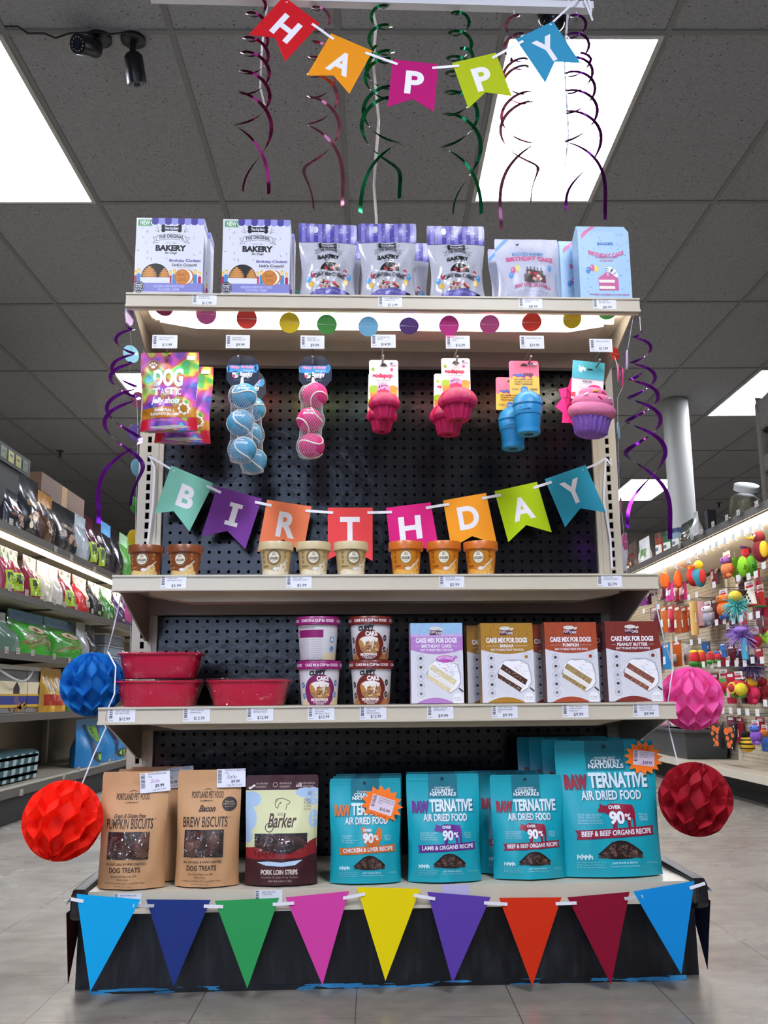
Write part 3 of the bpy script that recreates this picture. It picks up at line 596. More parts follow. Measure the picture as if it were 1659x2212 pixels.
# ---- honeycomb paper balls
def honeycomb(label, col, cx, cy, rx, ry, uy, tilt, spin=0., n=22):
    c_ = U(cx, cy, uy); R = max(rx, ry)*.00098; r = UT('honeycomb_ball', label, 'paper ball', c_, 'honeycomb paper balls', rx=R_(8), ry=R_(tilt), rz=spin)
    mb = MB(); d = 2*pi/n; NU, NV = 5, 54
    for i in range(n):
        sg = 1 if i % 2 else -1
        def fn(u, v, i=i, sg=sg):
            th = .03+(pi-.06)*v; rr = R*(.6+.4*u)
            w = sin(2*pi*(2.7*v+.1*u)); w = max(-1, min(1, w*1.35))*min(1, 8*v, 8*(1-v))
            a = i*d+sg*w*d*.5
            return (rr*sin(th)*cos(a), rr*sin(th)*sin(a), rr*cos(th))
        mb.grid(fn, NU, NV)
    m, nt, b, N, L = node_mat('tissue_'+col.strip('#')); b.inputs['Base Color'].default_value = lin(col); b.inputs['Roughness'].default_value = .75
    tl = N('ShaderNodeBsdfTranslucent'); tl.inputs[0].default_value = lin(col); mx = N('ShaderNodeMixShader'); mx.inputs[0].default_value = .3
    L(b.outputs[0], mx.inputs[1]); L(tl.outputs[0], mx.inputs[2]); L(mx.outputs[0], nt.nodes['Material Output'].inputs[0])
    mb.build('tissue_leaves', m, r, smooth=False)
    MB().sphere((0, 0, 0), (R*.66, R*.66, R*.93), 24, 16).build('inner_core', m, r, smooth=True)  # sphere added inside so the cells stay shallow and look brighter
    MB().tube([(0, 0, R*.9), (0, 0, R*1.02)], .0012, 6).build('string_loop', WHITE_RIB, r)
honeycomb('blue honeycomb paper ball hanging beside the red pans', '#1480d2', 200, 1478, 66, 71, .06, -6, .5)
honeycomb('bright orange red honeycomb paper ball hanging beside the pumpkin biscuits', '#ff2608', 136, 1772, 69, 80, -.06, 22, 1.5)
honeycomb('pink honeycomb paper ball hanging beside the peanut butter cake mix', '#ff74c4', 1493, 1509, 66, 72, .06, -14, .9)
honeycomb('dark red honeycomb paper ball hanging beside the large teal pouch', '#b80f26', 1502, 1726, 67, 78, -.02, 14, .3)
def string(label, pts):
    u0 = U(*pts[0]); r = UT('hanging_string', label, 'string', u0)
    MB().tube([U(*p)-u0 for p in pts], .0016, 6).build('twine', WHITE_RIB, r, smooth=True)
string('white string with the blue and the orange red paper balls', [(262, 1284, .02), (247, 1350, .04), (233, 1408, .05), (250, 1440, -.01), (247, 1500, -.02), (231, 1536, -.045), (226, 1566, -.05), (229, 1572, -.05), (203, 1630, -.055), (178, 1692, -.06)])
string('white string with the pink and the dark red paper balls', [(1412, 1272, .02), (1418, 1310, .02), (1436, 1390, .04), (1454, 1440, .06), (1448, 1480, .0), (1440, 1540, -.02), (1447, 1580, -.02), (1465, 1652, -.02)])
# ================================================================== packages
def pouch_surf(w, h, t, pinch=.035, wr=1., seed=0.):
    def prof(v): return sm((.93-v)/.62)
    def f(u, v, o, s=-1):
        a = abs(2*u-1); e = max(0., 1-a**2.6); p = prof(v)
        x = (u-.5)*w*(1-pinch*p*(.3+.7*sin(pi*min(1, v*1.25))))
        b = (.0007*o/(o+1e-9) if o else 0.)+t/2*p*e**.75*(1-.25*(1-sm(v/.12))*a)
        b += wr*.0016*e*(sin(9*u+7*v+seed)*sin(5*v*2.1+3*u+seed*2)+.5*sin(23*u-11*v+seed))*(.35+p)
        z = v*h
        if v > .975: x *= 1-.02*(v-.975)/.025
        return Vector((x, s*(b+.0006)+(s*o), z))
    return f
def pouch(root, w, h, t, mat, nu=22, nv=26, name='pouch_body', **k):
    f = pouch_surf(w, h, t, **k); mb = MB()
    mb.grid(lambda u, v: tuple(f(u, v, 0)), nu, nv); mb.grid(lambda u, v: tuple(f(1-u, v, 0, 1)), nu, nv)
    for a in (0, 1):
        mb.grid(lambda u, v, a=a: tuple(f(a, v, 0, -1 if (u > .5) == (a == 0) else 1)), 1, nv)
    for i in range(nu):
        u0, u1 = i/nu, (i+1)/nu
        mb.add([f(u0, 0, 0, 1), f(u1, 0, 0, 1), f(u1, 0, 0, -1), f(u0, 0, 0, -1)], [(0, 1, 2, 3)]); mb.add([f(u0, 1, 0, -1), f(u1, 1, 0, -1), f(u1, 1, 0, 1), f(u0, 1, 0, 1)], [(0, 1, 2, 3)])
    mb.build(name, mat, root, smooth=True); return f
def fit(xl, xr, yb, yt, uz=None, uy=None):
    xc = (xl+xr)/2
    if uy is None: uy = Uz(xc, yb, uz)[1]
    b = U(xc, yb, uy); z = uz if uz is not None else b[2]
    return (b[0], uy, z), U(xr, yb, uy)[0]-U(xl, yb, uy)[0], U(xc, yt, uy)[2]-z
# ---- raw food pouches (teal)
TEAL, TEALD = '#0e9fb0', '#0d6f80'
TEALM = M(TEAL, rough=.36, bump=.12, bscale=18, coat=.1)
COW = [(273, 580), (292, 575), (300, 585), (318, 600), (350, 604), (436, 610), (452, 628), (455, 700), (452, 775), (440, 775), (436, 730), (425, 720), (420, 775), (408, 775), (404, 725), (365, 735), (362, 775), (338, 775), (332, 720), (318, 670), (300, 648), (276, 645), (268, 625), (280, 610)]
COW = [(275, 685), (285, 668), (288, 650), (300, 660), (318, 664), (340, 652), (440, 660), (450, 690), (450, 772), (440, 772), (436, 725), (425, 735), (424, 772), (412, 772), (408, 732), (360, 738), (358, 774), (338, 774), (336, 730), (322, 705), (305, 695), (280, 695)]
HEN = [(318, 655), (332, 648), (344, 662), (350, 690), (400, 700), (430, 655), (452, 668), (452, 720), (430, 760), (395, 775), (390, 790), (378, 790), (374, 775), (340, 758), (322, 720), (325, 680), (312, 668)]
def raw_art(acc, recipe, animal, left):
    A = Art(112, 345, 574, 1000)
    A.rect(250, 345, 434, 492, TEALD, 1); A.ell(340, 375, 11, 11, '#0a2e38', 2)
    A.t("GRANDMA MAE'S", 290, 424, 390, 436, '#c8d6da', 2, bold=.01); A.t('COUNTRY', 272, 438, 412, 462, '#dfe6e8', 2, bold=.03); A.t('NATURALS', 260, 460, 425, 482, '#dfe6e8', 2, bold=.03)
    A.t('RAW', 147, 516, 250, 588, '#0b4a55', 1, bold=.06); A.t('TERNATIVE', 262, 508, 532, 583, '#0b5f6c', 1, bold=.045)
    A.t('RAW', 143, 510, 246, 584, acc, 2, bold=.07); A.t('TERNATIVE', 254, 502, 528, 578, '#cfe0e8', 2, bold=.04)
    A.t('AIR DRIED FOOD', 214, 594, 494, 638, '#0b5f6c', 1, bold=.03); A.t('AIR DRIED FOOD', 210, 590, 490, 636, '#cfe0e8', 2, bold=.03)
    A.poly(animal, acc, 2); A.t('OVER', 327, 662, 385, 680, '#dfe8ee', 4, bold=.04); A.t('90', 326, 690, 396, 752, '#dfe8ee', 4, bold=.05); A.t('%', 398, 702, 428, 734, '#dfe8ee', 4, bold=.04)
    for k, t in enumerate(left): A.t(t, 184, 700+k*13, 184+min(108, 8*len(t)), 710+k*13, '#9fd3dc', 2)
    for k, t in enumerate(('Ideal as a', 'MEAL OR', 'TOPPER')): A.t(t, 468, 700+k*14, 512, 711+k*14, '#9fd3dc', 2)
    A.poly([(168, 780), (540, 762), (534, 784), (540, 806), (172, 824), (178, 802)], acc, 1); A.t(recipe, 194, 784, 524, 810, '#e8e9ee', 3, bold=.03, rise=12)
    q = random.Random(5); A.poly([(262, 892), (280, 878), (300, 860), (330, 836), (365, 828), (400, 834), (435, 856), (460, 878), (472, 892), (450, 908), (400, 916), (340, 916), (285, 908)][::-1], '#21130f', 1)
    for i in range(78):
        a = q.uniform(-1, 1); x = 366+a*94; hgt = 76*(1-abs(a)**1.5); y = 906-q.uniform(0, 1)*hgt; l, g, an = q.uniform(9, 16), q.uniform(6, 10), q.uniform(0, pi)
        c_ = q.choice(('#452e29', '#5a3f37', '#6b4d43', '#37231f', '#7c5d50'))
        A.poly([(x+l*cos(an)-g*sin(an)*.5, y-(l*sin(an)+g*cos(an)*.5)*.7), (x+g*sin(an), y-g*cos(an)), (x-l*cos(an), y+l*sin(an)*.7), (x-g*sin(an)*.8, y+g*cos(an)*.9), (x+l*cos(an)*.6, y-l*sin(an)*.3+g)][::-1], c_, 2+i % 3)
    for k, x in enumerate((180, 198, 214, 230)): A.poly([(x-8, 918), (x-8, 900), (x-10, 895), (x-4, 893-k % 2*4), (x, 898), (x+8, 899), (x+9, 917), (x+6, 917), (x+4, 908), (x-3, 908), (x-5, 918)], '#bfe0e6', 2)
    for k, t in enumerate(('For Small Dogs of All Sizes', '& Breeds, and Medium', '& Small Breed Puppies')): A.t(t, 170, 926+k*12, 170+min(125, 6*len(t)), 934+k*12, '#8fcfd8', 2)
    A.t('JUST POUR & SERVE', 322, 930, 440, 942, '#b8e2ea', 2, bold=.02); A.t('Complete Nutritional Formula', 314, 946, 452, 956, '#9fd8e0', 2); A.t('NET WT 5OZ (142g)', 488, 932, 542, 944, '#9fd8e0', 2)
    A.line([(116, 385), (570, 380)], 1.5, '#0b8a9a', 1)
    for y in (352, 358, 364): A.line([(116, y), (249, y)], 1.2, '#0c8c9c', 1); A.line([(435, y), (570, y)], 1.2, '#0c8c9c', 1)
    return A
def star_sticker(root, loc, R, lines, price, extra, rot=0., nz=-.001, parent_rot=(0, 0, 0)):
    A = Art(0, 0, 100, 100)
    st = [((50+(50 if i % 2 == 0 else 37)*cos(pi*i/15+.2))/100-.5, (50+(50 if i % 2 == 0 else 37)*sin(pi*i/15+.2))/100-.5) for i in range(30)]
    o = MB().prism([(x*2.35*R, z*2*R) for x, z in st], -.0004, .0004).build('sale_sticker', M('#ff7a12', rough=.55), root, loc=loc, rot=(parent_rot[0], rot, parent_rot[2])); o['label'] = 'orange starburst sale sticker'
    A.rect(24, 30, 78, 72, '#e6d3e2', 1); barcode(A, 26, 32, 34, 62, z=2)
    for k, t in enumerate(lines): A.t(t, 40, 33+k*6, 40+min(37, 3*len(t)), 37+k*6, INK, 2)
    A.t(price, 48, 58, 72, 67, INK, 2, bold=.02)
    for e in extra: A.t(*e)
    A.build('price_text', o, flat(2.35*R, 2*R, -.0005, -R)); return o
LB = ['PASTURE-RAISED', 'FREE-GRAZING', 'Raised without', 'Hormones or Antibiotics']
LC = ['CAGE-FREE', 'CHICKEN', 'Raised without', 'Antibiotics']
RAW = {}
def raw_pouch(kind, xl, xr, yb, yt, label, back=(), group='teal raw food pouches', rz=0., size=1., lean=-.05, t=.055, wtop=None):
    u, w, h = fit(xl, xr, yb, yt, uz=ZB); w *= 1.02 if wtop is None else 1.
    u = (u[0], u[1]+t/2, ZB+.0022)
    r = UT('treat_pouch', label, 'pet treat pouch', u, group, rz=rz, rx=lean)
    f = pouch(r, w, h, t, TEALM, seed=len(RAW)*1.7)
    acc, rec, an, lf = {'hen': ('#cf6a22', 'CHICKEN & LIVER RECIPE', HEN, LC), 'lamb': ('#5f1f86', 'LAMB & ORGANS RECIPE', COW, LB), 'cow': ('#8e1434', 'BEEF & BEEF ORGANS RECIPE', COW, LB)}[kind]
    raw_art(acc, rec, an, lf).build('front_print', r, f, 22, 26, rough=.4)  # whole printed front: pictures and colour panels as well as words
    RAW[label] = r
    for dx, dy, dz, lb in back:
        e = EX*dx+EY*dy; dup(r, None, Vector(r.location)+Vector((e[0], e[1], 0)), (lean, 0, PH+rz), lb, group)
    return r, w, h, f
r, w, h, f = raw_pouch('hen', 713, 868, 1913, 1687, 'teal chicken recipe pouch with orange starburst sticker', [(.006, .064, 0, 'teal chicken recipe pouch second in line behind the starburst one'), (.012, .128, 0, 'teal chicken recipe pouch last in line behind the starburst one')])
p = f(.735, .745, .002); star_sticker(r, p+Vector((0, -.0035, 0)), .0385, ['RAWTERNATIVE AIR', 'DRIED CHKN & LIV', '5oz'], '$10.99', [('Reg $19.99', 30, 77, 68, 85, '#b0391a', 2, 0, .2)], rot=.32)
raw_pouch('lamb', 885, 1044, 1910, 1677, 'teal lamb recipe pouch with purple lettering', [(.004, .064, 0, 'teal lamb pouch directly behind the front lamb pouch')])
raw_pouch('cow', 1072, 1228, 1903.5, 1678.5, 'smaller teal beef recipe pouch standing in front beside the large one', [(-.022, .064, 0, 'smaller teal beef pouch peeking out second in its row'), (-.026, .128, 0, 'smaller teal beef pouch at the back of its row')])
r, w, h, f = raw_pouch('cow', 1222, 1444, 1899, 1604, 'large teal beef recipe pouch with orange SALE sticker', [(-.012, .078, 0, 'large teal beef pouch second in line behind the SALE sticker pouch'), (-.026, .152, 0, 'large teal beef pouch third in line behind the SALE sticker pouch'), (-.040, .226, 0, 'large teal beef pouch last in line, deep in the shade')], t=.066, rz=.03)
p = f(.86, .865, .002); star_sticker(r, p+Vector((.004, -.004, .0)), .037, ['RAWTERNATIVE AIR', 'DRIED BF & BF', 'ORGANS 14'], '$28.99', [('SALE', 36, 17, 64, 28, '#a8431a', 2), ('Reg $39.99', 40, 66, 74, 71, '#b04a60', 2, 0, .2)], rot=.12)
# ---- kraft biscuit pouches
KRAFT = M('#c4966a', rough=.62, bump=.25, bscale=14, var=.05, vscale=160)
def biscuits(A, x0, y0, x1, y1, rnd, cols=('#4a2c24', '#5a372c', '#3a221d', '#6a4232', '#54332b'), n=26, r=(46, 80)):
    A.rect(x0, y0, x1, y1, '#20120f', 1); q = random.Random(rnd)
    for i in range(n):
        rr = q.uniform(*r); x = q.uniform(x0+rr*.7, x1-rr*.7); y = q.uniform(y0+rr*.6, y1-rr*.6); a = q.uniform(0, 6)
        m_ = min(x-x0, x1-x, rr); k = min(y-y0, y1-y, rr*.8)
        c_ = q.choice(cols); A.poly([(x+m_*cos(a_)*(1+.12*sin(3*a_+a)), y-k*sin(a_)*(1+.12*cos(2*a_+a))) for a_ in [2*pi*j/12 for j in range(12)]], c_, 1.3+.07*i)
    return A
FLATFILM = film_mat('window_film', bump=1.4, bscale=24, lo=.06, hi=.5)
def kraft_art(nm, pre, title, x0, x1, badge=False):
    A = Art(x0, 0, x1, 1290)                  # px of the 5.53x crop, top of the pouch at 0
    d = '#33221a'; W_ = x1-x0; X = lambda f_: x0+f_*W_
    A.t('PORTLAND PET FOOD', X(.23), 245, X(.73), 320, d, 1, bold=.01); A.t('COMPANY', X(.36), 342, X(.57), 360, d, 1, bold=.01)
    A.line([(X(.42), 225), (X(.45), 222), (X(.48), 212), (X(.5), 216), (X(.53), 224), (X(.55), 225)], 5, d, 1)
    if pre == 'Bacon': A.t('Bacon', X(.35), 400, X(.62), 472, d, 1, bold=.03, slant=.4)
    else: A.t(pre, X(.22), 472, X(.70), 520, d, 1, bold=.015, slant=.4)
    A.t(title, X(.11), 525, X(.82), 640, d, 1, bold=.012); A.t('TM', X(.83), 528, X(.865), 542, d, 1)
    if badge: A.ell(X(.83), 388, 98, 82, '#2a2522', 1); A.t('Made with', X(.76), 350, X(.89), 370, '#c7b08f', 2); A.t('UPCYCLED', X(.74), 378, X(.92), 398, '#c7b08f', 2); A.t('spent grain', X(.76), 408, X(.9), 426, '#c7b08f', 2)
    A.t('ALL NATURAL & HAND CRAFTED', X(.14), 1005, X(.75), 1032, d, 1, bold=.01); A.t('DOG TREATS', X(.20), 1055, X(.67), 1112, d, 1, bold=.02)
    A.t('Sourced and Made in the USA', X(.23), 1138, X(.62), 1160, d, 1); A.t('Human Grade', X(.33), 1176, X(.51), 1194, d, 1)
    A.t('Crafted by humans', X(.13), 1216, X(.40), 1236, d, 1); A.t('Loved by dogs', X(.5), 1214, X(.74), 1236, d, 1); A.ring(X(.45), 1226, 26, 5, d, 1, ry=10); A.t('Net Wt. 5 oz - 142 g', X(.29), 1254, X(.55), 1272, d, 1)
    return A
def win(r, f, A_b, rect, rnd, name='window', rx=28, bits=biscuits, film=True):
    x0, y0, x1, y1 = rect; A = Art(*A_b); bits(A, x0, y0, x1, y1, rnd)
    o = A.build(name, r, f, 22, 26, rough=.5, dz=.00018)
    if film:
        B = Art(*A_b); B.rect(x0, y0, x1, y1, FLATFILM, 22); B.build('film', o, f, 22, 26, dz=.00022)
def sticker(r, f, uc, vc, w, h, rot, lines, price, extra, off=.0016, lab=None):
    p = f(uc, vc, off); o = MB().box(-w/2, w/2, -.0003, .0003, -h/2, h/2).build('price_sticker', TAGM, r, loc=p+Vector((0, -.001, 0)), rot=(-.06, rot, 0)); o['label'] = lab or 'white price sticker'
    A = Art(0, 0, 64, 38); barcode(A, 2, 2, 11, 30, 11)
    for k, t in enumerate(lines): A.t(t, 18, 1.5+5*k, 18+2.6*len(t), 5+5*k, INK, 1)
    A.t(price, 32, 23, 51, 30, INK, 1, bold=.02)
    for e in extra: A.t(*e)
    A.build('sticker_text', o, flat(w, h, -.0004, -h/2))
def kraft(xl, xr, yb, yt, label, art, winr, rnd, st, t=.062, rz=0.):
    u, w, h = fit(xl, xr, yb, yt, uz=ZB); u = (u[0], u[1]+t/2, ZB+.002)
    r = UT('treat_pouch', label, 'pet treat pouch', u, 'kraft paper biscuit pouches', rz=rz, rx=-.04)
    f = pouch(r, w, h, t, KRAFT, seed=rnd, wr=1.6); art.build('front_print', r, f, 22, 26, rough=.6)
    win(r, f, art.b, winr, rnd); sticker(r, f, *st); return r
A = kraft_art('p', 'Grain & Gluten Free', 'PUMPKIN BISCUITS', 0, 850); b_ = A.b
r = kraft(201, 350, 1925, 1672, 'brown kraft pouch of pumpkin biscuits in front at the deck end', A, (125, 670, 665, 970), 3, (.795, .905, .062, .040, -.09, ['PPF PUMPKIN BIS', '5OZ'], '$9.99', [('Sale', 22, 13, 42, 20, '#c08ac0', 1, 0, .3), ('reg $12.99', 26, 31.5, 54, 36, '#6a6a90', 1, 0, .3)]))
for dx, dy, lb in ((.016, .070, 'brown kraft pouch behind the front pumpkin biscuits'), (.028, .14, 'brown kraft pouch third in the pumpkin biscuit row')):
    e = EX*dx+EY*dy; dup(r, None, Vector(r.location)+Vector((e[0], e[1], 0)), (-.04, 0, PH), lb, 'kraft paper biscuit pouches')
A = kraft_art('b', 'Bacon', 'BREW BISCUITS', 0, 850, True)
kraft(371, 513, 1920, 1668, 'brown kraft pouch of bacon brew biscuits with round black badge', A, (120, 668, 655, 968), 9, (.84, .925, .060, .037, -.02, ['PPF BACON BREW BIS', '5OZ'], '$9.99', [('Sale', 22, 12, 44, 20, '#7a6a90', 1, 0, .3), ('reg $12.99', 22, 31.5, 56, 36.5, '#6a6a90', 1, 0, .3)]))
# ---- pork strips pouch
u, w, h = fit(524, 686, 1917, 1679, uz=ZB); t = .055
r = UT('treat_pouch', 'cream and maroon pouch of pork loin strips beside the kraft pouches', 'pet treat pouch', (u[0], u[1]+t/2, ZB+.002), rx=-.05)
f = pouch(r, w, h, t, M('#3d141c', rough=.34, bump=.12, bscale=16), seed=4.)
A = Art(1203, 105, 1628, 708)
A.rect(1203, 190, 1628, 505, '#d2d3a4', 1)
for x, y, a, b in ((1235, 240, 60, 45), (1225, 345, 45, 70), (1600, 225, 50, 50), (1555, 205, 60, 28), (1605, 350, 30, 50), (1215, 440, 30, 40)): A.ell(x, y, a, b, '#a3bdda', 1.5)
for x in (1203, 1628): A.rect(min(x, x+(-60 if x > 1300 else 60)), 80, max(x, x+(-60 if x > 1300 else 60)), 90, '#3d141c', 2)
A.poly([(1205, 505), (1260, 500), (1330, 520), (1400, 540), (1470, 540), (1540, 505), (1590, 470), (1626, 455), (1626, 560), (1205, 570)][::-1], '#8f1d22', 1.6)
for k in range(8): A.rect(1260+k*22, 515+k % 2*12, 1270+k*22, 545+k % 2*12, '#5f1218', 2)
A.poly([(1275, 582), (1340, 578), (1420, 584), (1545, 572), (1500, 600), (1420, 606), (1330, 600)][::-1], '#bcd3e8', 3); A.poly([(1205, 560), (1300, 570), (1400, 590), (1500, 570), (1626, 540), (1626, 706), (1205, 706)][::-1], '#3d141c', 2)
A.ell(1412, 125, 6, 6, '#120608', 2)
for x, t1, t2 in ((1262, '70% PROTEIN', 'CONTENT'), (1400, 'SINGLE', 'INGREDIENT'), (1538, 'USA SOURCED', 'AND MADE')): A.t(t1, x, 148, x+70, 158, '#cbb7a5', 2); A.t(t2, x, 166, x+62, 176, '#cbb7a5', 2)
A.line([(1228, 180), (1250, 162)], 10, '#e2dccb', 2); A.ell(1226, 176, 7, 7, '#e2dccb', 2); A.ell(1252, 164, 7, 7, '#e2dccb', 2); A.rect(1496, 150, 1532, 174, '#b9a2a2', 2); A.rect(1496, 150, 1512, 162, '#4a4a6a', 3); A.ring(1375, 160, 14, 3, '#cbb7a5', 2)
A.line([(1378, 262), (1380, 245), (1395, 238), (1420, 236), (1440, 244), (1462, 254), (1462, 264), (1445, 272), (1440, 300)], 4, '#5d5a44', 2); A.line([(1395, 240), (1376, 262), (1380, 284), (1392, 292), (1402, 262)], 4, '#5d5a44', 2); A.ell(1408, 262, 5, 5, '#5d5a44', 2)
A.t('BARE', 1392, 316, 1424, 332, '#5d5a44', 2); A.t('Barker', 1335, 318, 1506, 398, '#4a3026', 2, bold=.02, slant=.35); A.ring(1345, 396, 26, 5, '#4a3026', 2)
for k, t_ in enumerate(('100%', 'PORK', 'LOIN', 'NO FILLERS')): A.t(t_, 1546, 240+k*17, 1588, 254+k*17, '#4c3a2c', 2)
A.t('PORK LOIN STRIPS', 1302, 622, 1516, 650, '#e0d3c4', 3, bold=.03); A.t('Human Grade Dog Treats', 1306, 658, 1518, 672, '#a98f8a', 3); A.t('NET WT 4 OZ (113G)', 1346, 680, 1480, 692, '#cfc0b4', 3)
A.build('front_print', r, f, 22, 26, rough=.4)
def strips(A, x0, y0, x1, y1, rnd):
    A.rect(x0, y0, x1, y1, '#1a0a0a', 1.7); q = random.Random(rnd)
    for i in range(30):
        x, y, l, a = q.uniform(x0+40, x1-40), q.uniform(y0+14, y1-14), q.uniform(24, 60), q.uniform(-.5, .5)
        l = min(l, x-x0, x1-x); A.line([(x-l, y+l*sin(a)*.4), (x, y-3), (x+l, y-l*sin(a)*.4)], q.uniform(8, 16), q.choice(('#33151a', '#42201f', '#2a1014', '#532c28')), 2+.06*i)
win(r, f, A.b, (1258, 428, 1572, 528), 4, bits=strips)
# ---- cartons on the third shelf
def carton(root, w, h, d, mat, bevel=.0012): return MB().box(-w/2, w/2, 0, d, 0, h).build('carton_body', mat, root, bevel=bevel)
def mix_art(c1, c2, flav, crumb, cream='#e6e3e2', top=None, sprinkles=False, white='#d6d6de'):
    A = Art(510, 115, 830, 550)
    A.rect(510, 115, 830, 550, white, 1)
    P = [(510, 262)]+[(510+320*i/10, 262+24*(1-(2*i/10-1)**2)) for i in range(11)]+[(830, 262), (830, 115), (510, 115)]
    A.poly(P[1:12]+[(830, 115), (510, 115)], c1, 1.5)
    if top: A.rect(510, 115, 830, 175, top, 1.7); A.rect(510, 175, 830, 190, '#c3a8d6', 1.7)
    A.specks(40, [c2], 516, 120, 824, 240, l=16, w=3, z=2)
    A.line([(512, 264)]+[(510+320*i/12, 264+24*(1-(2*i/12-1)**2)) for i in range(13)], 5, white, 2.2)
    A.ell(660, 150, 32, 9, '#3a2a3a', 3); A.ell(660, 145, 34, 11, '#d9d3cc', 3.4); A.poly([(690, 148), (708, 140), (712, 150), (695, 158)][::-1], '#d9d3cc', 3.4)
    A.poly([(624, 160), (706, 158), (700, 180), (630, 182)][::-1], '#4a2440', 3); A.t('PUPPY', 628, 160, 668, 174, '#e9c8d8', 4, bold=.02); A.t('CAKE', 668, 164, 706, 178, '#f2eef2', 4, bold=.02)
    A.t('CAKE MIX FOR DOGS', 542, 196, 794, 224, '#eeeaf0', 3, bold=.045)
    x0 = 668-len(flav)*7; x1 = 668+len(flav)*7; A.t(flav, x0, 232, x1, 250, '#eeeaf0', 3, bold=.03); A.line([(545, 241), (x0-8, 241)], 1.5, '#e8dfe4', 3); A.line([(x1+8, 241), (795, 241)], 1.5, '#e8dfe4', 3)
    A.t('EASY TO MAKE TREAT FOR DOGS', 570, 257, 770, 269, '#eeeaf0', 3, bold=.02)
    for k, y in enumerate((308, 356, 406, 452, 498)):
        A.ring(570, y, 22, 2, '#9a97a4', 2); A.ring(570, y, 14, 1.2, '#b5b2bd', 2); A.ell(570, y, 9, 8, ('#3a3a48', '#4c3c38', '#8a8890', '#3a3a48', '#77747e')[k], 2)
    A.ring(785, 302, 24, 2, '#a8a5b0', 2); A.ell(785, 302, 11, 10, c1, 2)
    A.line([(640, 520), (720, 420)], 2, '#c9c8d0', 1.6); A.line([(560, 440), (760, 540)], 2, '#cccbd3', 1.6)
    A.poly([(598, 396), (642, 326), (668, 316), (746, 316), (798, 340), (814, 400), (814, 444), (790, 476), (745, 500)][::-1], '#b0aeba', 1.8)
    A.poly([(648, 328), (665, 322), (690, 326), (740, 322), (790, 345), (806, 400), (808, 440), (786, 470), (745, 492), (612, 402), (622, 352)][::-1], '#f1f0f3', 2)
    A.specks(16, ['#dcdbe2'], 680, 335, 795, 400, l=16, w=5, z=2.4)
    A.poly([(640, 340), (788, 428), (772, 456), (622, 366)][::-1], crumb, 3); A.poly([(622, 372), (770, 462), (762, 474), (612, 388)][::-1], cream, 3.2); A.poly([(610, 392), (752, 472), (738, 492), (606, 415)][::-1], crumb, 3)
    q = random.Random(len(flav))
    for i in range(60):
        t, s_ = q.random(), q.choice((0, 1)); x, y = (640+t*135-q.uniform(0, 12), 345+t*82+q.uniform(0, 22)) if s_ else (612+t*128, 398+t*74+q.uniform(0, 18))
        A.ell(x, y, q.uniform(2, 4), q.uniform(1.5, 3), q.choice(('#2e1c18', '#d6b98a', '#7a5040')) if crumb != '#d9c9a0' else '#f1e6c8', 3.6, n=6)
    if sprinkles:
        for i in range(40): A.ell(q.uniform(650, 795), q.uniform(328, 415), 3.5, 3.5, q.choice(('#a7cfe6', '#d7a3cf', '#f3f3f6', '#8fa9d6')), 3.4, n=8)
        A.ell(722, 312, 58, 20, '#b64fae', 3.5); A.t('PUPFETTI SPRINKLES', 674, 302, 770, 318, '#f1d9ee', 4, bold=.02, arc=5)
    A.line([(800, 470), (826, 490)], 9, '#3c3a42', 2)
    A.poly([(540, 550)]+[(540+230*i/10, 550-30*(1-(2*i/10-1)**2)) for i in range(11)]+[(770, 550)], c1, 2)
    A.poly([(764, 550), (822, 550), (822, 515), (812, 500), (793, 494), (774, 500), (764, 515)], '#ebebef', 3); A.t('NET WEIGHT', 770, 518, 816, 526, '#8a8898', 4); A.t('8 OZ (227g)', 772, 530, 814, 538, '#8a8898', 4)
    return A
def mix_box(xl, xr, yt, flav, art, side, label, lb2=None, dx=-.024, rz=0.):
    u, w, h = fit(xl, xr, 1520, yt, uy=.02); h = U((xl+xr)/2, yt, .02)[2]-Z3
    r = UT('cake_mix_box', label, 'cake mix box', (u[0], .02, Z3+.0014), 'cake mix cartons', rz=rz, rx=-.02)
    carton(r, w, h, .042, M(side, rough=.4)); art.build('front_print', r, flat(w, h, -.0002), rough=.32)
    B = Art(0, 0, 40, 435); B.rect(0, 0, 40, 150, side, 1)
    for y in range(30, 400, 12): B.line([(8, y), (32, y)], 3, '#8f8890', 2)
    B.build('side_print', r, lambda a, b, o: Vector((-w/2-.0002-o, .042*(1-a), b*h)))
    if lb2: dup(r, None, Vector(world((u[0]+dx, .078, Z3+.0005))), (0, 0, PH+rz), lb2, 'cake mix cartons')
mix_box(889, 1003, 1347, 'BIRTHDAY CAKE', mix_art('#b07cc0', '#b78fd0', 'BIRTHDAY CAKE', '#d9c9a0', top='#92bcdc', sprinkles=True), '#c9a4cf', 'pale blue and purple birthday cake mix carton with sprinkled slice')
mix_box(1043, 1157, 1347, 'BANANA', mix_art('#a87a28', '#8f6620', 'BANANA', '#4a2d27'), '#b8934f', 'golden brown banana cake mix carton standing in front', 'golden brown banana cake mix carton hidden behind the first one')
mix_box(1183, 1297, 1345, 'PUMPKIN', mix_art('#a5482c', '#8c3c26', 'PUMPKIN', '#a58a5c'), '#7d4a3c', 'rust orange pumpkin cake mix carton standing in front', 'rust orange pumpkin cake mix carton tucked behind the first one')
mix_box(1316, 1434, 1343, 'PEANUT BUTTER', mix_art('#7d3029', '#6a2823', 'PEANUT BUTTER', '#8c5346'), '#6e3b3b', 'dark red peanut butter cake mix carton at the shelf end', 'dark red peanut butter cake mix carton behind the front one', dx=-.02)
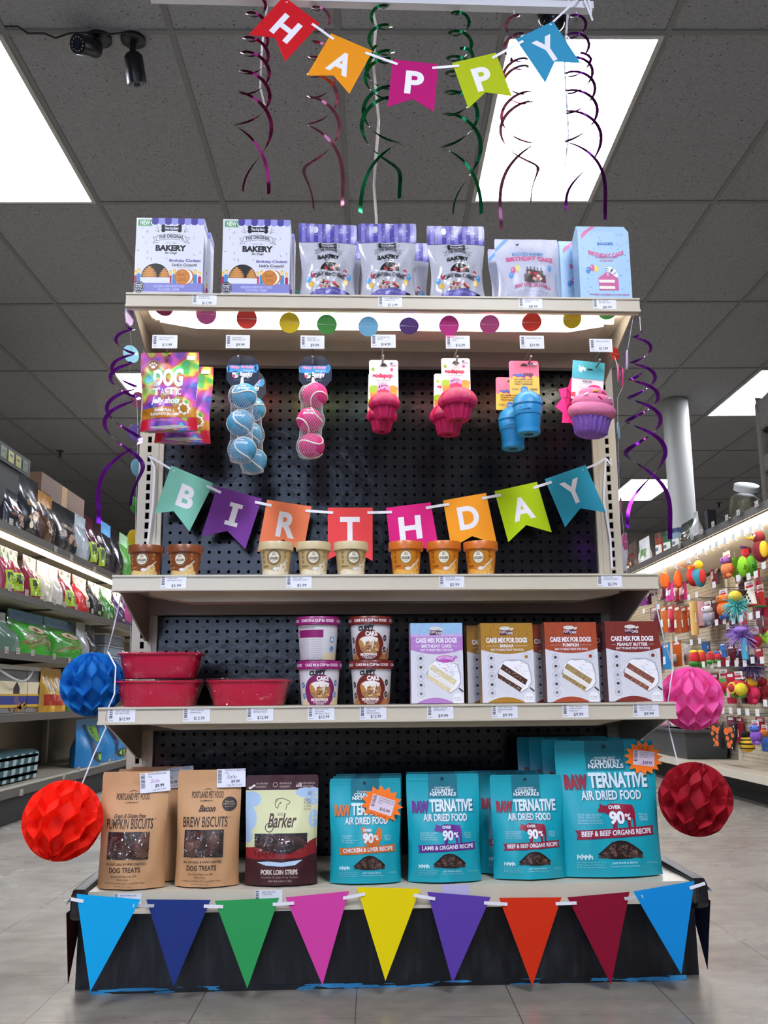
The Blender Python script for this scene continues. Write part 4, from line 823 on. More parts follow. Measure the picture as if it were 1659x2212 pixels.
# ---- tubs and cups
def cone_surf(r0, r1, h, span=1.35): return lambda u, v, o: Vector(((r0+(r1-r0)*v+o)*sin((u-.5)*2*span), -(r0+(r1-r0)*v+o)*cos((u-.5)*2*span), v*h))
def tub(root, r0, r1, h, lid_r, lid_h, body, lid):
    MB().lathe([(r0*.96, 0), (r0, .003), (r1, h)], 44).build('cup_body', body, root, smooth=True)
    MB().lathe([(lid_r*.97, h-lid_h*.72), (lid_r, h-lid_h*.66), (lid_r, h+lid_h*.22), (lid_r*.985, h+lid_h*.28), (lid_r*.93, h+lid_h*.28), (lid_r*.92, h+lid_h*.12)], 44).build('lid', lid, root, smooth=True)
def hog_art(body, cream, band, flav, lite):
    A = Art(905, 580, 1108, 730)
    A.poly([(905, 700), (940, 690), (1000, 700), (1060, 690), (1108, 700), (1108, 730), (905, 730)][::-1], cream, 1); A.poly([(1010, 730), (1020, 690), (1040, 665), (1075, 655), (1090, 690), (1080, 730)][::-1], cream, 1.4)
    q = random.Random(3)
    for i in range(22): A.ell(q.uniform(1015, 1080), q.uniform(672, 726), q.uniform(3, 8), q.uniform(2, 5), q.choice((cream, lite, '#c79a52', '#e9dcb4')), 1.8, n=8)
    A.ell(1012, 690, 18, 9, '#d8dbe2', 2.2); A.poly([(1020, 692), (1080, 640), (1086, 632), (1090, 640), (1030, 692)][::-1], '#cfd3dc', 2.2)
    A.ell(1000, 628, 42, 44, band, 2); A.ring(1000, 628, 38, 1.5, lite, 2.3); A.ell(1000, 628, 30, 31, '#e3dcc6', 2.6); A.t("HOGGIN'", 975, 625, 1026, 641, '#2c221c', 3, bold=.04); A.t('DOGS', 990, 645, 1012, 650, '#2c221c', 3)
    A.line([(992, 618), (994, 606), (1000, 600), (1006, 606), (1009, 618)], 2.5, '#3a2e26', 3); A.ell(1000, 613, 4, 3, '#3a2e26', 3)
    for y in (600, 625, 650): A.ring(932, y, 9, 1.6, lite, 2); A.ell(932, y, 4, 4, lite, 2)
    for y in (600, 622): A.ring(1068, y, 8, 1.6, lite, 2); A.ell(1068, y, 4, 3, lite, 2)
    A.t(flav, 922, 672, 968, 681, lite, 2, bold=.03)
    return A
def hog(px, yt, label, pal, idx, uy=.052, src={}):
    body, lid, cream, band, flav, lite = pal
    w = 80*.00099; u = U(px, 1215, uy); top = U(px, yt, uy)[2]+.002
    if flav not in src:
        h = top-Z2; r = UT('ice_cream_cup', label, 'ice cream cup', (u[0], uy, Z2+.0005), 'tubs of dog ice cream')
        tub(r, w*.375, w*.455, h*.93, w*.502, h*.24, M(body, rough=.38, coat=.2, var=.06, vscale=60), M(lid, rough=.35, coat=.2, var=.05, vscale=50))
        hog_art(*[pal[i] for i in (0, 2, 3, 4, 5)]).build('printed_label', r, cone_surf(w*.376, w*.45, h*.78, 1.15), 14, 2, rough=.4); src[flav] = r
    else: dup(src[flav], None, world((u[0], uy, Z2+.0005)), (0, 0, PH+idx), label)
PB = ('#8a4a20', '#7d4322', '#d9bd7c', '#5c2f18', 'PEANUT', '#d2a878'); CH = ('#bfa878', '#c8b68e', '#e0d6bc', '#8a7350', 'BANANA', '#6e5a3c'); OR = ('#cf7f1c', '#c96a1e', '#e0a84c', '#b08436', 'CHEESE', '#7a3c10')
for i, (x, y, lb, pal, rz) in enumerate(((315, 1183, 'brown ice cream cup at the very end of the shelf', PB, .05), (400, 1180, 'brown ice cream cup second from the shelf end', PB, -.12), (596, 1176, 'cream coloured ice cream cup below the letter R flag', CH, 0), (677, 1174, 'cream coloured ice cream cup between its two twins', CH, .1), (758, 1173, 'cream coloured ice cream cup below the letter T flag', CH, .25),
                                         (877, 1175, 'orange ice cream cup below the letter H flag', OR, .1), (959, 1172, 'orange ice cream cup between its two twins', OR, -.05), (1039, 1172, 'orange ice cream cup nearest the empty half of the shelf', OR, -.25))):
    hog(x, y, lb, pal, rz)
def cup_art(lidc, ring, back=False):
    A = Art(1404, 130, 1622, 300)
    if back:
        A.t('MICROWAVE INSTRUCTIONS', 1418, 136, 1500, 146, '#4a3440', 2); A.rect(1408, 152, 1540, 190, lidc, 1)
        for y in range(200, 292, 9): A.line([(1412, y), (1470, y)], 2, '#b9a9b6', 1); A.line([(1482, y), (1535, y)], 2, '#b9a9b6', 1)
        A.ell(1588, 200, 15, 15, '#4f7fb4', 2); A.ell(1588, 245, 12, 14, '#5f90c4', 2); A.ell(1588, 200, 10, 10, '#dfe6ee', 3)
        for k in range(6): A.ell(1552+k*12, 292-k % 2*8, 14, 22, '#d9cba2', 1)
        return A
    for k in range(12): A.ell(1404+k*20, 285-k % 2*14, 22, 34, ('#b4723e', '#c08450', '#a8663a')[k % 3] if ring == '#6e2016' else '#d9cba2', 1)
    A.ell(1505, 235, 76, 84, ring, 2); A.t('CUPPY', 1456, 136, 1532, 160, '#1a1416', 3, bold=.07, rise=8); A.t('CAKE', 1490, 160, 1546, 184, '#efe9e6', 3.5, bold=.06)
    A.ell(1508, 232, 50, 42, '#a3764a', 2.6); A.ell(1480, 215, 26, 26, '#b98442', 3)
    q = random.Random(2)
    for i in range(36): A.ell(q.uniform(1470, 1552), q.uniform(205, 265), q.uniform(3, 8), q.uniform(3, 6), q.choice(('#8a5c38', '#6d4426', '#c49a64', '#d8b27e')), 3.1, n=8)
    A.poly([(1462, 200), (1480, 188), (1520, 184), (1550, 196), (1546, 214), (1530, 212), (1522, 250), (1512, 214), (1492, 212), (1486, 236), (1478, 212)][::-1], '#e9e2dc', 3.4)
    A.t('MICROWAVE', 1462, 268, 1545, 282, '#efe6e2', 3.8, bold=.05); A.t('CAKE IN A CUP', 1472, 284, 1538, 291, '#efe6e2', 3.8, bold=.02); A.t('FOR DOGS!', 1488, 292, 1524, 298, '#efe6e2', 3.8, bold=.02)
    for x, y in ((1418, 204), (1420, 258), (1588, 194), (1586, 252)): A.ell(x, y, 14, 20, '#e6e0dc', 3); A.ell(x, y, 11, 16, ('#4f7fb4' if ring != '#6e2016' else '#20181a'), 3.3); A.line([(x-6, y+6), (x+6, y-6)], 3, '#e6e0dc', 3.6)
    return A
def cuppy(px, yt, yb, label, lidc, ring, rz, base, back=False):
    uy = .062; w = 98*.00101; u = U(px, yt, uy); h = .094
    r = UT('cake_cup', label, 'microwave cake cup', (u[0], uy, base), 'microwave cake cups', rz=rz)
    tub(r, w*.40, w*.465, h*.955, w*.505, h*.2, M('#dedde2', rough=.35, coat=.2), M(lidc, rough=.35, coat=.2))
    cup_art(lidc, ring, back).build('printed_label', r, cone_surf(w*.402, w*.455, h*.8, 1.2), 14, 2, rough=.4)
    A = Art(0, 0, 100, 20)
    for k in (-1, 0, 1): A.t('CAKE IN A CUP for DOGS!', 50+k*52-23, 6, 50+k*52+23, 14, '#efe6ee', 1, bold=.03)
    A.build('lid_print', r, lambda a, b, o: Vector(((w*.506+o)*sin((a-.5)*3.4), -(w*.506+o)*cos((a-.5)*3.4), h*.955-h*.13+b*h*.17)), 18, 0, rough=.4)
MG, BR = '#8c1866', '#6e2016'; H_ = .0945+.0045
cuppy(690, 1425, 1520, 'magenta lidded white cake cup at the bottom of its stack', MG, '#7a1858', .14, Z3+.0005)
cuppy(687, 1334, 1422, 'magenta lidded cake cup with instructions, on top of its stack', MG, '#7a1858', 0, Z3+.0005+H_-.002, True)
cuppy(802, 1422, 1517, 'brown lidded white cake cup at the bottom of its stack', BR, BR, 0, Z3+.0005)
cuppy(800, 1332, 1421, 'brown lidded white cake cup on top of its stack', BR, BR, -.04, Z3+.0005+H_-.002)
# ---- wrapped pans
def pan(px, yt, label, base, rz=0.):
    uy = .075; w = 186*.000985; u = U(px, yt, uy)
    r = UT('cake_pan', label, 'cake pan', (u[0], uy, base), 'red wrapped cake pans', rz=rz); hgt = .0545; D = .125
    def rr(a, w_, d_):
        n = 4.5; c_, s_ = cos(a), sin(a); k = (abs(c_)**n+abs(s_)**n)**(-1/n); return (w_/2*k*c_, d_/2*k*s_)
    mb = MB(); rings = []
    for w_, z in ((w*.80, 0), (w*.83, .003), (w*.94, hgt-.004), (w, hgt-.003), (w*1.01, hgt-.001), (w, hgt), (w*.93, hgt-.002), (w*.82, .006)):
        rings.append([(*rr(2*pi*i/48, w_, w_*D/w), z) for i in range(48)])
    v = [p for g_ in rings for p in g_]; f_ = [(j*48+i, j*48+(i+1) % 48, (j+1)*48+(i+1) % 48, (j+1)*48+i) for j in range(7) for i in range(48)]+[tuple(range(48))[::-1], tuple(7*48+i for i in range(48))]
    mb.add(v, f_).build('pan_body', M('#c00a3c', rough=.4, spec=.3, var=.03, vscale=20), r, smooth=True)
    q = random.Random(int(px+yt)); wm = MB(); nn = 64; v = []
    for k, (w_, z) in enumerate(((w*.825, .001), (w*.90, hgt*.45), (w*1.02, hgt), (w*.99, hgt+.003), (w*.5, hgt+.001), (w*.1, hgt+.001))):
        for i in range(nn):
            j_ = (q.uniform(-1, 1)*.0012 if 0 < k < 4 else 0); p = rr(2*pi*i/nn, w_+.004+j_*2, (w_+.004)*D/w+j_*2); v.append((*p, z+(abs(j_)*1.6 if k == 3 else 0)))
    wm.add(v, [(j*nn+i, j*nn+(i+1) % nn, (j+1)*nn+(i+1) % nn, (j+1)*nn+i) for j in range(5) for i in range(nn)])
    wm.build('shrink_wrap', FILM, r, smooth=True)
pan(346, 1475, 'red wrapped pan at the bottom of the stack of two', Z3+.0005)
pan(349, 1428, 'red wrapped pan lying on top of the stack of two', Z3+.0605, .02)
pan(540, 1474, 'single red wrapped pan lying beside the stack', Z3+.0005, -.02)
# ---- top shelf
def awning(A, x0, x1, y0, y1, n, cols, round_=12):
    w = (x1-x0)/n
    for i in range(n):
        A.rect(x0+i*w, y0, x0+(i+1)*w, y1, cols[i % 2], 1.4)
        if round_: A.ell(x0+(i+.5)*w, y1, w/2, round_, cols[i % 2], 1.4, 180, 360, 10)
def bone(A, x0, y0, x1, y1, txt):
    ym = (y0+y1)/2; h = y1-y0
    A.rect(x0+h*.3, y0+h*.18, x1-h*.3, y1-h*.18, '#15131a', 2)
    for x in (x0+h*.3, x1-h*.3):
        for y in (y0+h*.28, y1-h*.28): A.ell(x, y, h*.3, h*.3, '#15131a', 2)
    A.t(txt, x0+h*.45, y0+h*.28, x1-h*.45, y1-h*.22, '#d7d7e2', 3, bold=.03)
def bakery(A, cx, y, k, d='#18161c'):
    A.line([(cx-90*k, y), (cx-98*k, y+34*k), (cx-60*k, y+26*k), (cx, y+20*k), (cx+62*k, y+26*k), (cx+100*k, y+38*k), (cx+90*k, y+2*k), (cx+60*k, y-6*k), (cx, y-12*k), (cx-60*k, y-6*k), (cx-90*k, y)], 2.2*k, d, 2)
    for s in (-1, 1): A.line([(cx+s*92*k, y+8*k), (cx+s*118*k, y+12*k), (cx+s*104*k, y+28*k), (cx+s*116*k, y+48*k), (cx+s*78*k, y+40*k)], 2.2*k, d, 2)
    A.t('THE ORIGINAL', cx-80*k, y+2*k, cx+80*k, y+24*k, d, 2, bold=.03, arc=10*k); A.t('ESTD 1989', cx-32*k, y+42*k, cx+32*k, y+50*k, '#5b5868', 2)
    A.t('BAKERY', cx-98*k, y+58*k, cx+98*k, y+96*k, d, 2, bold=.06); A.t('for Dogs', cx-38*k, y+100*k, cx+40*k, y+118*k, d, 2, bold=.03, slant=.35)
    for s in (-1, 1):
        for a in (-1, 0, 1): A.line([(cx+s*80*k, y-22*k), (cx+s*(100+8*a)*k, y-(50-18*a)*k)], 2*k, '#4a4758', 2)
def candle(A, x, y0, y1, w, c): A.rect(x-w/2, y0, x+w/2, y1, c, 2); A.ell(x, y0-18, w*.42, 14, '#e3b02c', 2); A.ell(x, y0-15, w*.2, 8, '#f3dc8a', 2.5); A.line([(x, y0), (x, y0-8)], 2, '#444444', 2)
def cookie_box(px0, px1, yt, label, lb2, src=[]):
    uy = .003; u = U((px0+px1)/2, 600, uy); w = U(px1, 600, uy)[0]-U(px0, 600, uy)[0]; h = U((px0+px1)/2, yt, uy)[2]-Z1
    loc = world((u[0], uy, Z1+.0005))
    if src: dup(src[0], None, loc, None, label)
    else:
        r = UT('cookie_box', label, 'cookie box', (u[0], uy, Z1+.0005), 'boxes of dog cookies'); src.append(r)
        carton(r, w, h, .055, M('#c9cad4', rough=.38)); A = Art(66, 88, 500, 563)
        A.rect(66, 88, 500, 563, '#d5d6df', 1); A.specks(42, ['#6a64a8', '#9a98b8', '#b7a06a', '#8f8fa0'], 80, 150, 490, 350, l=18, w=3, z=1.2)
        A.rect(150, 165, 420, 330, '#d5d6df', 1.3); awning(A, 164, 500, 88, 118, 8, ('#453c8c', '#8d90cf'))
        A.poly([(78, 97), (170, 97), (155, 118), (170, 140), (78, 140)][::-1], '#4a9358', 2); A.t('NEW', 90, 104, 153, 132, '#dfe9df', 3, bold=.03); A.line([(80, 101), (162, 101)], 2, '#cfe3cf', 3); A.line([(80, 136), (162, 136)], 2, '#cfe3cf', 3)
        bone(A, 225, 128, 358, 176, 'Three Dog Bakery'); bakery(A, 292, 198, 1.0)
        A.t('Birthday Confetti', 285, 344, 483, 366, '#453c8c', 2, bold=.03); A.t("Lick'n Crunch!", 305, 370, 462, 388, '#1c1a22', 2, bold=.03); A.t('SANDWICH COOKIES', 338, 391, 432, 397, '#77758a', 2)
        A.ell(198, 460, 90, 88, '#1b1512', 2, 0, 180, 30)
        for x in (160, 256):
            for j in range(7):
                yy = 452-j*11; ww = min(46, math.sqrt(max(0, 86**2-(460-yy+12)**2))-abs(x-198)+10) if x > 200 else min(50, math.sqrt(max(0, 86**2-(460-yy+12)**2))-abs(x-198)+8)
                if ww > 8: A.ell(x, yy, ww, 6.5, '#8c5526', 3); A.ell(x, yy-2, ww, 5, '#c98b45', 3.2)
        A.rect(105, 458, 292, 492, '#d9dae2', 3.6)
        for x, y0, w_, c in ((72, 448, 20, '#b01a4a'), (94, 436, 26, '#3b86c4'), (294, 446, 18, '#b01a4a'), (320, 438, 24, '#3b86c4'), (452, 438, 24, '#3b86c4'), (480, 450, 20, '#b01a4a')): candle(A, x, y0, 495, w_, c)
        A.ell(398, 452, 48, 46, '#b9722c', 3.4); A.ell(385, 452, 50, 46, '#eceaea', 3.6); A.ell(370, 454, 50, 48, '#c97f33', 3.8); A.ring(370, 454, 44, 3, '#a8641f', 4.2); A.t('BDAY', 342, 430, 398, 450, '#9c5a1c', 4.2, bold=.03); A.t('DOG', 348, 460, 394, 480, '#9c5a1c', 4.2, bold=.03)
        A.rect(66, 492, 500, 546, '#7f80c0', 3); A.t('GOLDEN & BIRTHDAY CAKE', 188, 505, 386, 520, '#bfc0e6', 4, bold=.02); A.t('FLAVORED CREME', 220, 525, 354, 539, '#bfc0e6', 4, bold=.02); A.t('NATURAL FLAVOR DOG TREATS  NET WT. 13 OZ', 208, 550, 352, 557, '#77758a', 2)
        A.ell(98, 518, 35, 37, '#16141a', 4.4); A.ring(98, 518, 31, 2.5, '#d7d7e2', 4.8)
        for k, t in enumerate(('BAKED', 'IN THE', 'U.S.A.')): A.t(t, 78, 500+k*13, 118, 510+k*13, '#d7d7e2', 4.8, bold=.03)
        A.build('front_print', r, flat(w, h, -.0002), rough=.35)
        B = Art(0, 0, 55, 180); B.rect(0, 0, 55, 20, '#453c8c', 1); B.rect(0, 150, 55, 170, '#7f80c0', 1); B.rect(8, 40, 46, 130, '#b9bac6', 1)
        B.build('side_print', r, lambda a, b, o: Vector((w/2+.0002+o, .055*a, b*h)))
    dup(src[0], None, loc+Vector(EX*.006+EY*.066), (-.015, 0, PH-.02), lb2)
cookie_box(290, 438, 472, 'white cookie box with NEW corner flag at the end of the top shelf', 'white cookie box hidden behind the end one')
cookie_box(479, 626, 474, 'white cookie box with NEW corner flag next to the silver pouches', 'white cookie box hidden behind the one next to the silver pouches')
SILV = M('#b7b8c2', rough=.24, bump=.3, bscale=22, coat=.3)
def balloons(A, L, z=2.2):
    for x, y, c in L: A.line([(x, y), (x+4, y+50)], 1.5, '#a9a8b6', z-.2); A.ell(x, y, 15, 20, c, z); A.ell(x-4, y-6, 3, 5, '#e9e2ea', z+.5)
def bits(A, x0, y0, x1, y1, rnd, n=26):
    q = random.Random(rnd)
    for i in range(n):
        x, y = q.uniform(x0, x1), y1-(y1-y0)*q.random()*(1-abs((2*(q.random())-1))*.5); s_ = q.uniform(9, 15); a = q.uniform(0, 1.5)
        A.poly([(x+s_*cos(a+j*pi/2), y+s_*.8*sin(a+j*pi/2)) for j in range(4)][::-1], q.choice(('#5a4038', '#d8c9b8', '#b52a3e', '#c9a890', '#4a342e', '#c73a4c')), 2.2+.07*i)
def confetti_pouch(xl, xr, yt, label, uy=.031, rz=0., rx=-.03, src=[], extra=None):
    u = U((xl+xr)/2, 600, uy); loc = world((u[0], uy, Z1+.0005))
    if src: dup(src[0], None, loc, (rx, 0, PH+rz), label); return
    w = U(xr, 500, uy)[0]-U(xl, 500, uy)[0]; h = U((xl+xr)/2, yt, uy)[2]-Z1
    r = UT('treat_pouch', label, 'pet treat pouch', (u[0], uy, Z1+.0005), 'silver celebration pouches', rz=rz, rx=rx); src.append(r)
    f = pouch(r, w, h, .05, SILV, wr=2.2, pinch=.12, seed=2.)
    A = Art(297, 88, 660, 580); A.rect(297, 88, 660, 214, '#4b4391', 1)
    for k in range(7): A.rect(316+k*51, 88, 340+k*51, 214, '#7a74be', 1.6)
    A.specks(26, ['#d8d8e6', '#b9a66a', '#9a98c8'], 310, 100, 650, 205, l=12, w=3, z=2); A.specks(24, ['#8f8da0', '#a9a27c'], 310, 225, 650, 380, l=14, w=2.5, z=1.2)
    bone(A, 420, 220, 536, 258, 'Three Dog Bakery'); bakery(A, 482, 264, .76)
    A.ell(490, 418, 66, 60, '#241a1a', 2, 0, 180, 26); bits(A, 440, 376, 540, 412, 4, 12)
    A.rect(370, 418, 610, 432, '#b7b8c2', 3.4)
    A.t('Celebration Confetti', 382, 434, 590, 462, '#1c1a22', 4, bold=.02, arc=10)
    bits(A, 425, 470, 555, 522, 8); balloons(A, [(373, 438, '#b51c3a'), (345, 467, '#3f97cf'), (370, 500, '#d3aa2e'), (596, 422, '#b51c3a'), (622, 445, '#3f97cf'), (600, 480, '#d3aa2e')])
    A.poly([(350, 580)]+[(350+300*i/16, 580-56*(1-(2*i/16-1)**2)**.6) for i in range(1, 16)]+[(650, 580)], '#5f59a6', 4.4); A.t('SOFT TREATS FOR DOGS', 410, 545, 590, 557, '#bcb9e2', 5, arc=6); A.ell(612, 560, 20, 16, '#16141a', 5)
    A.build('front_print', r, f, 22, 26, rough=.3)
confetti_pouch(645, 771, 483, 'silver celebration pouch with purple striped top beside the cookie boxes', rz=.06)
confetti_pouch(775, 900, 470, 'silver celebration pouch in the middle, tallest, below the white cord', uy=.03, rz=-.02, rx=.0)
confetti_pouch(924, 1050, 476, 'silver celebration pouch with purple striped top beside the pale lilac pouch')
confetti_pouch(805, 930, 500, 'silver celebration pouch hidden behind, between the middle and the third one', uy=.12, rz=.03)
confetti_pouch(655, 785, 500, 'silver celebration pouch hidden behind the first silver pouch', uy=.115, rz=.02)
r = UT('treat_jar', 'pale green glass jar peeking out behind the second cookie box', 'jar', (U(640, 630, .16)[0], .16, Z1+.0005))
MB().lathe([(.032, 0), (.036, .006), (.036, .05), (.026, .062)], 28).build('jar_body', M('#8fc7b0', rough=.08, trans=.5), r, smooth=True); MB().lathe([(.028, .062), (.028, .074)], 28).build('lid', M('#6fae98', rough=.3), r, smooth=True)
# pale lilac pouch
uy = .034; xl, xr = 1071, 1208
u = U(1140, 600, uy); w = (U(xr, 560, uy)-U(xl, 560, uy))[0]; h = U(1140, 516, uy)[2]-Z1
r = UT('treat_pouch', 'pale lilac birthday cake pouch standing in front', 'pet treat pouch', (u[0], uy, Z1+.0005), 'pale lilac pouches', rx=-.03)
f = pouch(r, w, h, .055, M('#bcbdcd', rough=.4, bump=.25, bscale=18), wr=2., pinch=.1, seed=1.); A = Art(710, 205, 1110, 580)
A.specks(70, ['#9a9db8', '#c59ac0', '#8fb0d8', '#a9a5bf'], 715, 215, 1105, 575, l=11, w=3, z=1); A.poly([(712, 262), (770, 208), (800, 208), (712, 285)][::-1], '#5f9ad2', 1.5)
A.t("BOCCE'S BAKERY", 815, 288, 1015, 312, '#6c93c4', 2, bold=.04); A.t('BIRTHDAY CAKE', 770, 322, 1072, 352, '#d0608e', 2, bold=.06, arc=6); A.t('Dog Treats', 915, 356, 962, 366, '#8fa8c8', 2)
A.poly([(870, 484), (868, 440), (884, 438), (884, 412), (1004, 412), (1004, 438), (1020, 440), (1020, 484)], '#5a524e', 2); bits(A, 885, 425, 1005, 478, 3, 14)
for x in (895, 918, 944, 968, 992): A.rect(x-4, 392, x+4, 412, '#6a6468', 2)
balloons(A, [(800, 412, '#d0608e'), (832, 402, '#d8cf5a'), (784, 440, '#4f94d4'), (1050, 392, '#5f9ad2')])
A.t('PEANUT BUTTER, CAROB & VANILLA', 806, 500, 1052, 528, '#c8648e', 2, bold=.03, arc=14); A.t('ALL NATURAL OVEN BAKED BISCUITS', 830, 536, 1034, 546, '#8fa0c8', 2, arc=8); A.t('NET WT 5 OZ', 890, 552, 980, 560, '#8f8fae', 2)
A.build('front_print', r, f, 22, 26, rough=.45); e = EX*-.008+EY*.06
dup(r, None, Vector(r.location)+Vector(e), (-.03, 0, PH+.1), 'pale lilac birthday cake pouch peeking out behind the front one')
# pale blue carton
uy = .003; u = U(1309, 620, uy); w = (U(1364, 600, uy)-U(1253, 600, uy))[0]; h = U(1309, 480, uy)[2]-Z1
r = UT('cake_mix_carton', 'pale blue bake at home cake mix carton in front at the shelf end', 'cake mix box', (u[0], uy, Z1+.0005), 'pale blue cartons')
dpt = .055; k = .87; MB().hexa([(-w/2, 0, 0), (w/2, 0, 0), (w/2, dpt, 0), (-w/2, dpt, 0), (-w/2, 0, h*k), (w/2, 0, h*k), (w/2, dpt, h*k), (-w/2, dpt, h*k)]).hexa([(-w/2, 0, h*k), (w/2, 0, h*k), (w/2, dpt, h*k), (-w/2, dpt, h*k), (-w/2*.95, dpt*.42, h), (w/2*.95, dpt*.42, h), (w/2*.95, dpt*.5, h), (-w/2*.95, dpt*.5, h)]).build('carton_body', M('#9fc3e2', rough=.4), r, weld=True)
A = Art(1218, 105, 1555, 582)
A.specks(60, ['#3f6fae', '#5a86bd', '#b58ac0', '#7fa6d0'], 1226, 175, 1548, 575, l=12, w=3, z=1); A.t("BOCCE'S", 1345, 233, 1447, 250, '#2f74b8', 2, bold=.07)
A.t('BIRTHDAY CAKE', 1282, 280, 1515, 306, '#c65a90', 2, bold=.06, arc=-22); A.t('BAKE-AT-HOME', 1328, 318, 1470, 331, '#b77aa6', 2, bold=.04); A.t('CAKE MIX', 1355, 338, 1445, 351, '#b77aa6', 2, bold=.04)
balloons(A, [(1277, 405, '#2f74c4'), (1303, 390, '#cc5590'), (1330, 396, '#e0cb4e')])
for x, y, a in ((1420, 400, 18), (1440, 412, 18), (1455, 432, 16)): A.ell(x, y, a, a, '#e9e8ee', 1.6)
A.poly([(1340, 452), (1402, 410), (1470, 455), (1470, 525), (1342, 527)][::-1], '#c2518f', 2); A.rect(1344, 463, 1446, 480, '#e9dfd2', 3); A.rect(1344, 501, 1446, 519, '#e9dfd2', 3)
A.rect(1396, 385, 1408, 438, '#dfe8e6', 3)
for y in (392, 404, 416, 428): A.line([(1396, y+5), (1408, y)], 4, '#2c3a52', 4)
A.ell(1402, 378, 4, 8, '#e3c24a', 3); A.t('CRANBERRY, BLUEBERRY & VANILLA RECIPE', 1275, 547, 1535, 560, '#a56a9c', 2, bold=.03)
S3F = flat(w, h, -.0002)
def gable(a, b, o):
    if b <= k: return Vector(((a-.5)*w, -.0003-o, b*h))
    t = (b-k)/(1-k); return Vector(((a-.5)*w*(1-.05*t), dpt*.42*t-.0003-o, b*h))
A.poly([(1240, 215), (1240, 185), (1320, 108), (1352, 108)][::-1], '#cf5f92', 1.5); A.t('GREAT GIFT', 1270, 140, 1322, 150, '#efc8da', 2, rise=48); A.t('LESS CALORIES', 1470, 180, 1515, 188, '#5a8cc0', 2); A.ring(1492, 184, 28, 2, '#7fa6d4', 2, ry=14)
A.build('front_print', r, gable, 0, 100, rough=.4)
e = EX*-.026+EY*.075; dup(r, None, Vector(r.location)+Vector(e), (-.01, 0, PH), 'pale blue cake mix carton peeking out behind the front one')
# ---- things hanging on the hooks
def rainbow_mat():
    m, nt, b, N, L = node_mat('rainbow_print'); tc = N('ShaderNodeTexCoord')
    n = N('ShaderNodeTexNoise'); n.inputs['Scale'].default_value = 17; n.inputs['Detail'].default_value = 1; n.inputs['Distortion'].default_value = .5; L(tc.outputs['Object'], n.inputs['Vector'])
    v = N('ShaderNodeTexVoronoi'); v.inputs['Scale'].default_value = 46; v.feature = 'SMOOTH_F1'; L(tc.outputs['Object'], v.inputs['Vector'])
    sp = N('ShaderNodeSeparateColor'); L(v.outputs['Color'], sp.inputs[0]); hs = N('ShaderNodeCombineColor'); hs.mode = 'HSV'
    L(math_n(nt, 'FRACT', math_n(nt, 'ADD', math_n(nt, 'MULTIPLY', n.outputs['Fac'], 1.3), math_n(nt, 'MULTIPLY', sp.outputs[0], .8))), hs.inputs[0]); hs.inputs[1].default_value = .84
    L(math_n(nt, 'ADD', .26, math_n(nt, 'MULTIPLY', sp.outputs[1], .4)), hs.inputs[2]); L(hs.outputs[0], b.inputs['Base Color']); b.inputs['Roughness'].default_value = .3; return m
uy = .07; xl, xr = 308, 424
tl, bl = U(365, 762, uy), U(365, 932, uy); w = (U(428, 765, uy)-U(302, 765, uy))[0]; h = tl[2]-bl[2]
r = UT('jelly_mix_pouch', 'rainbow coloured jelly shots pouch hanging in front', 'pet treat pouch', (bl[0], uy, bl[2]), 'rainbow pouches on one hook', ry=-.02)
f = pouch(r, w, h, .03, rainbow_mat(), wr=1.4, pinch=.1, seed=.4); A = Art(102, 65, 460, 575)
A.poly([(102, 440), (250, 428), (460, 425), (460, 492), (300, 496), (102, 505)][::-1], '#c07c1c', 1); A.poly([(102, 515), (170, 500), (160, 575), (102, 575)][::-1], '#c0122e', 1); A.poly([(460, 490), (400, 500), (410, 575), (460, 575)][::-1], '#c0122e', 1)
A.ell(180, 150, 38, 37, '#8a5a2c', 2); A.ring(180, 150, 36, 3, '#c89a5a', 2.5); A.ell(180, 160, 13, 11, '#e9e2da', 3)
for x, y in ((162, 146), (174, 136), (188, 136), (199, 147)): A.ell(x, y, 6, 8, '#e9e2da', 3)
A.t('DOG', 183, 172, 368, 296, '#dfe0e6', 2, bold=.05); A.t('T', 176, 303, 228, 355, '#e4e4ea', 2, bold=.07); A.t('AS', 228, 308, 272, 354, '#e4e4ea', 2, bold=.02); A.t('T', 272, 303, 328, 353, '#e4e4ea', 2, bold=.07); A.t('IC', 332, 306, 362, 352, '#e4e4ea', 2, bold=.02)
A.t('jelly shots', 168, 368, 356, 420, '#efeef2', 2, bold=.05, slant=.25); A.t('MANGO FLAVOR', 192, 440, 323, 460, '#eee6dc', 2, bold=.05); A.t('SUPERFOOD JELLY MIX', 165, 466, 356, 488, '#eee6dc', 2, bold=.05); A.t('NET WT 4.7 OZ (133G)', 208, 512, 300, 521, '#e9dede', 2)
A.star(384, 440, 42, 34, 8, '#ece8e4', 3); A.star(384, 440, 30, 23, 7, '#a8741c', 4); A.rect(385, 88, 435, 115, '#e4e4ea', 2); A.ell(278, 85, 7, 6, '#2a2a2a', 3)
A.poly([(162, 555), (260, 548), (380, 545), (420, 558), (300, 570), (200, 568)][::-1], '#b0aaa4', 2)
A.build('front_print', r, f, 22, 26, rough=.3)
e = EX*.022+EY*.06; dup(r, None, Vector(r.location)+Vector(e)+Vector((0, 0, -.012)), (0, .0, PH+.05), 'rainbow coloured jelly shots pouch hanging behind the front one')
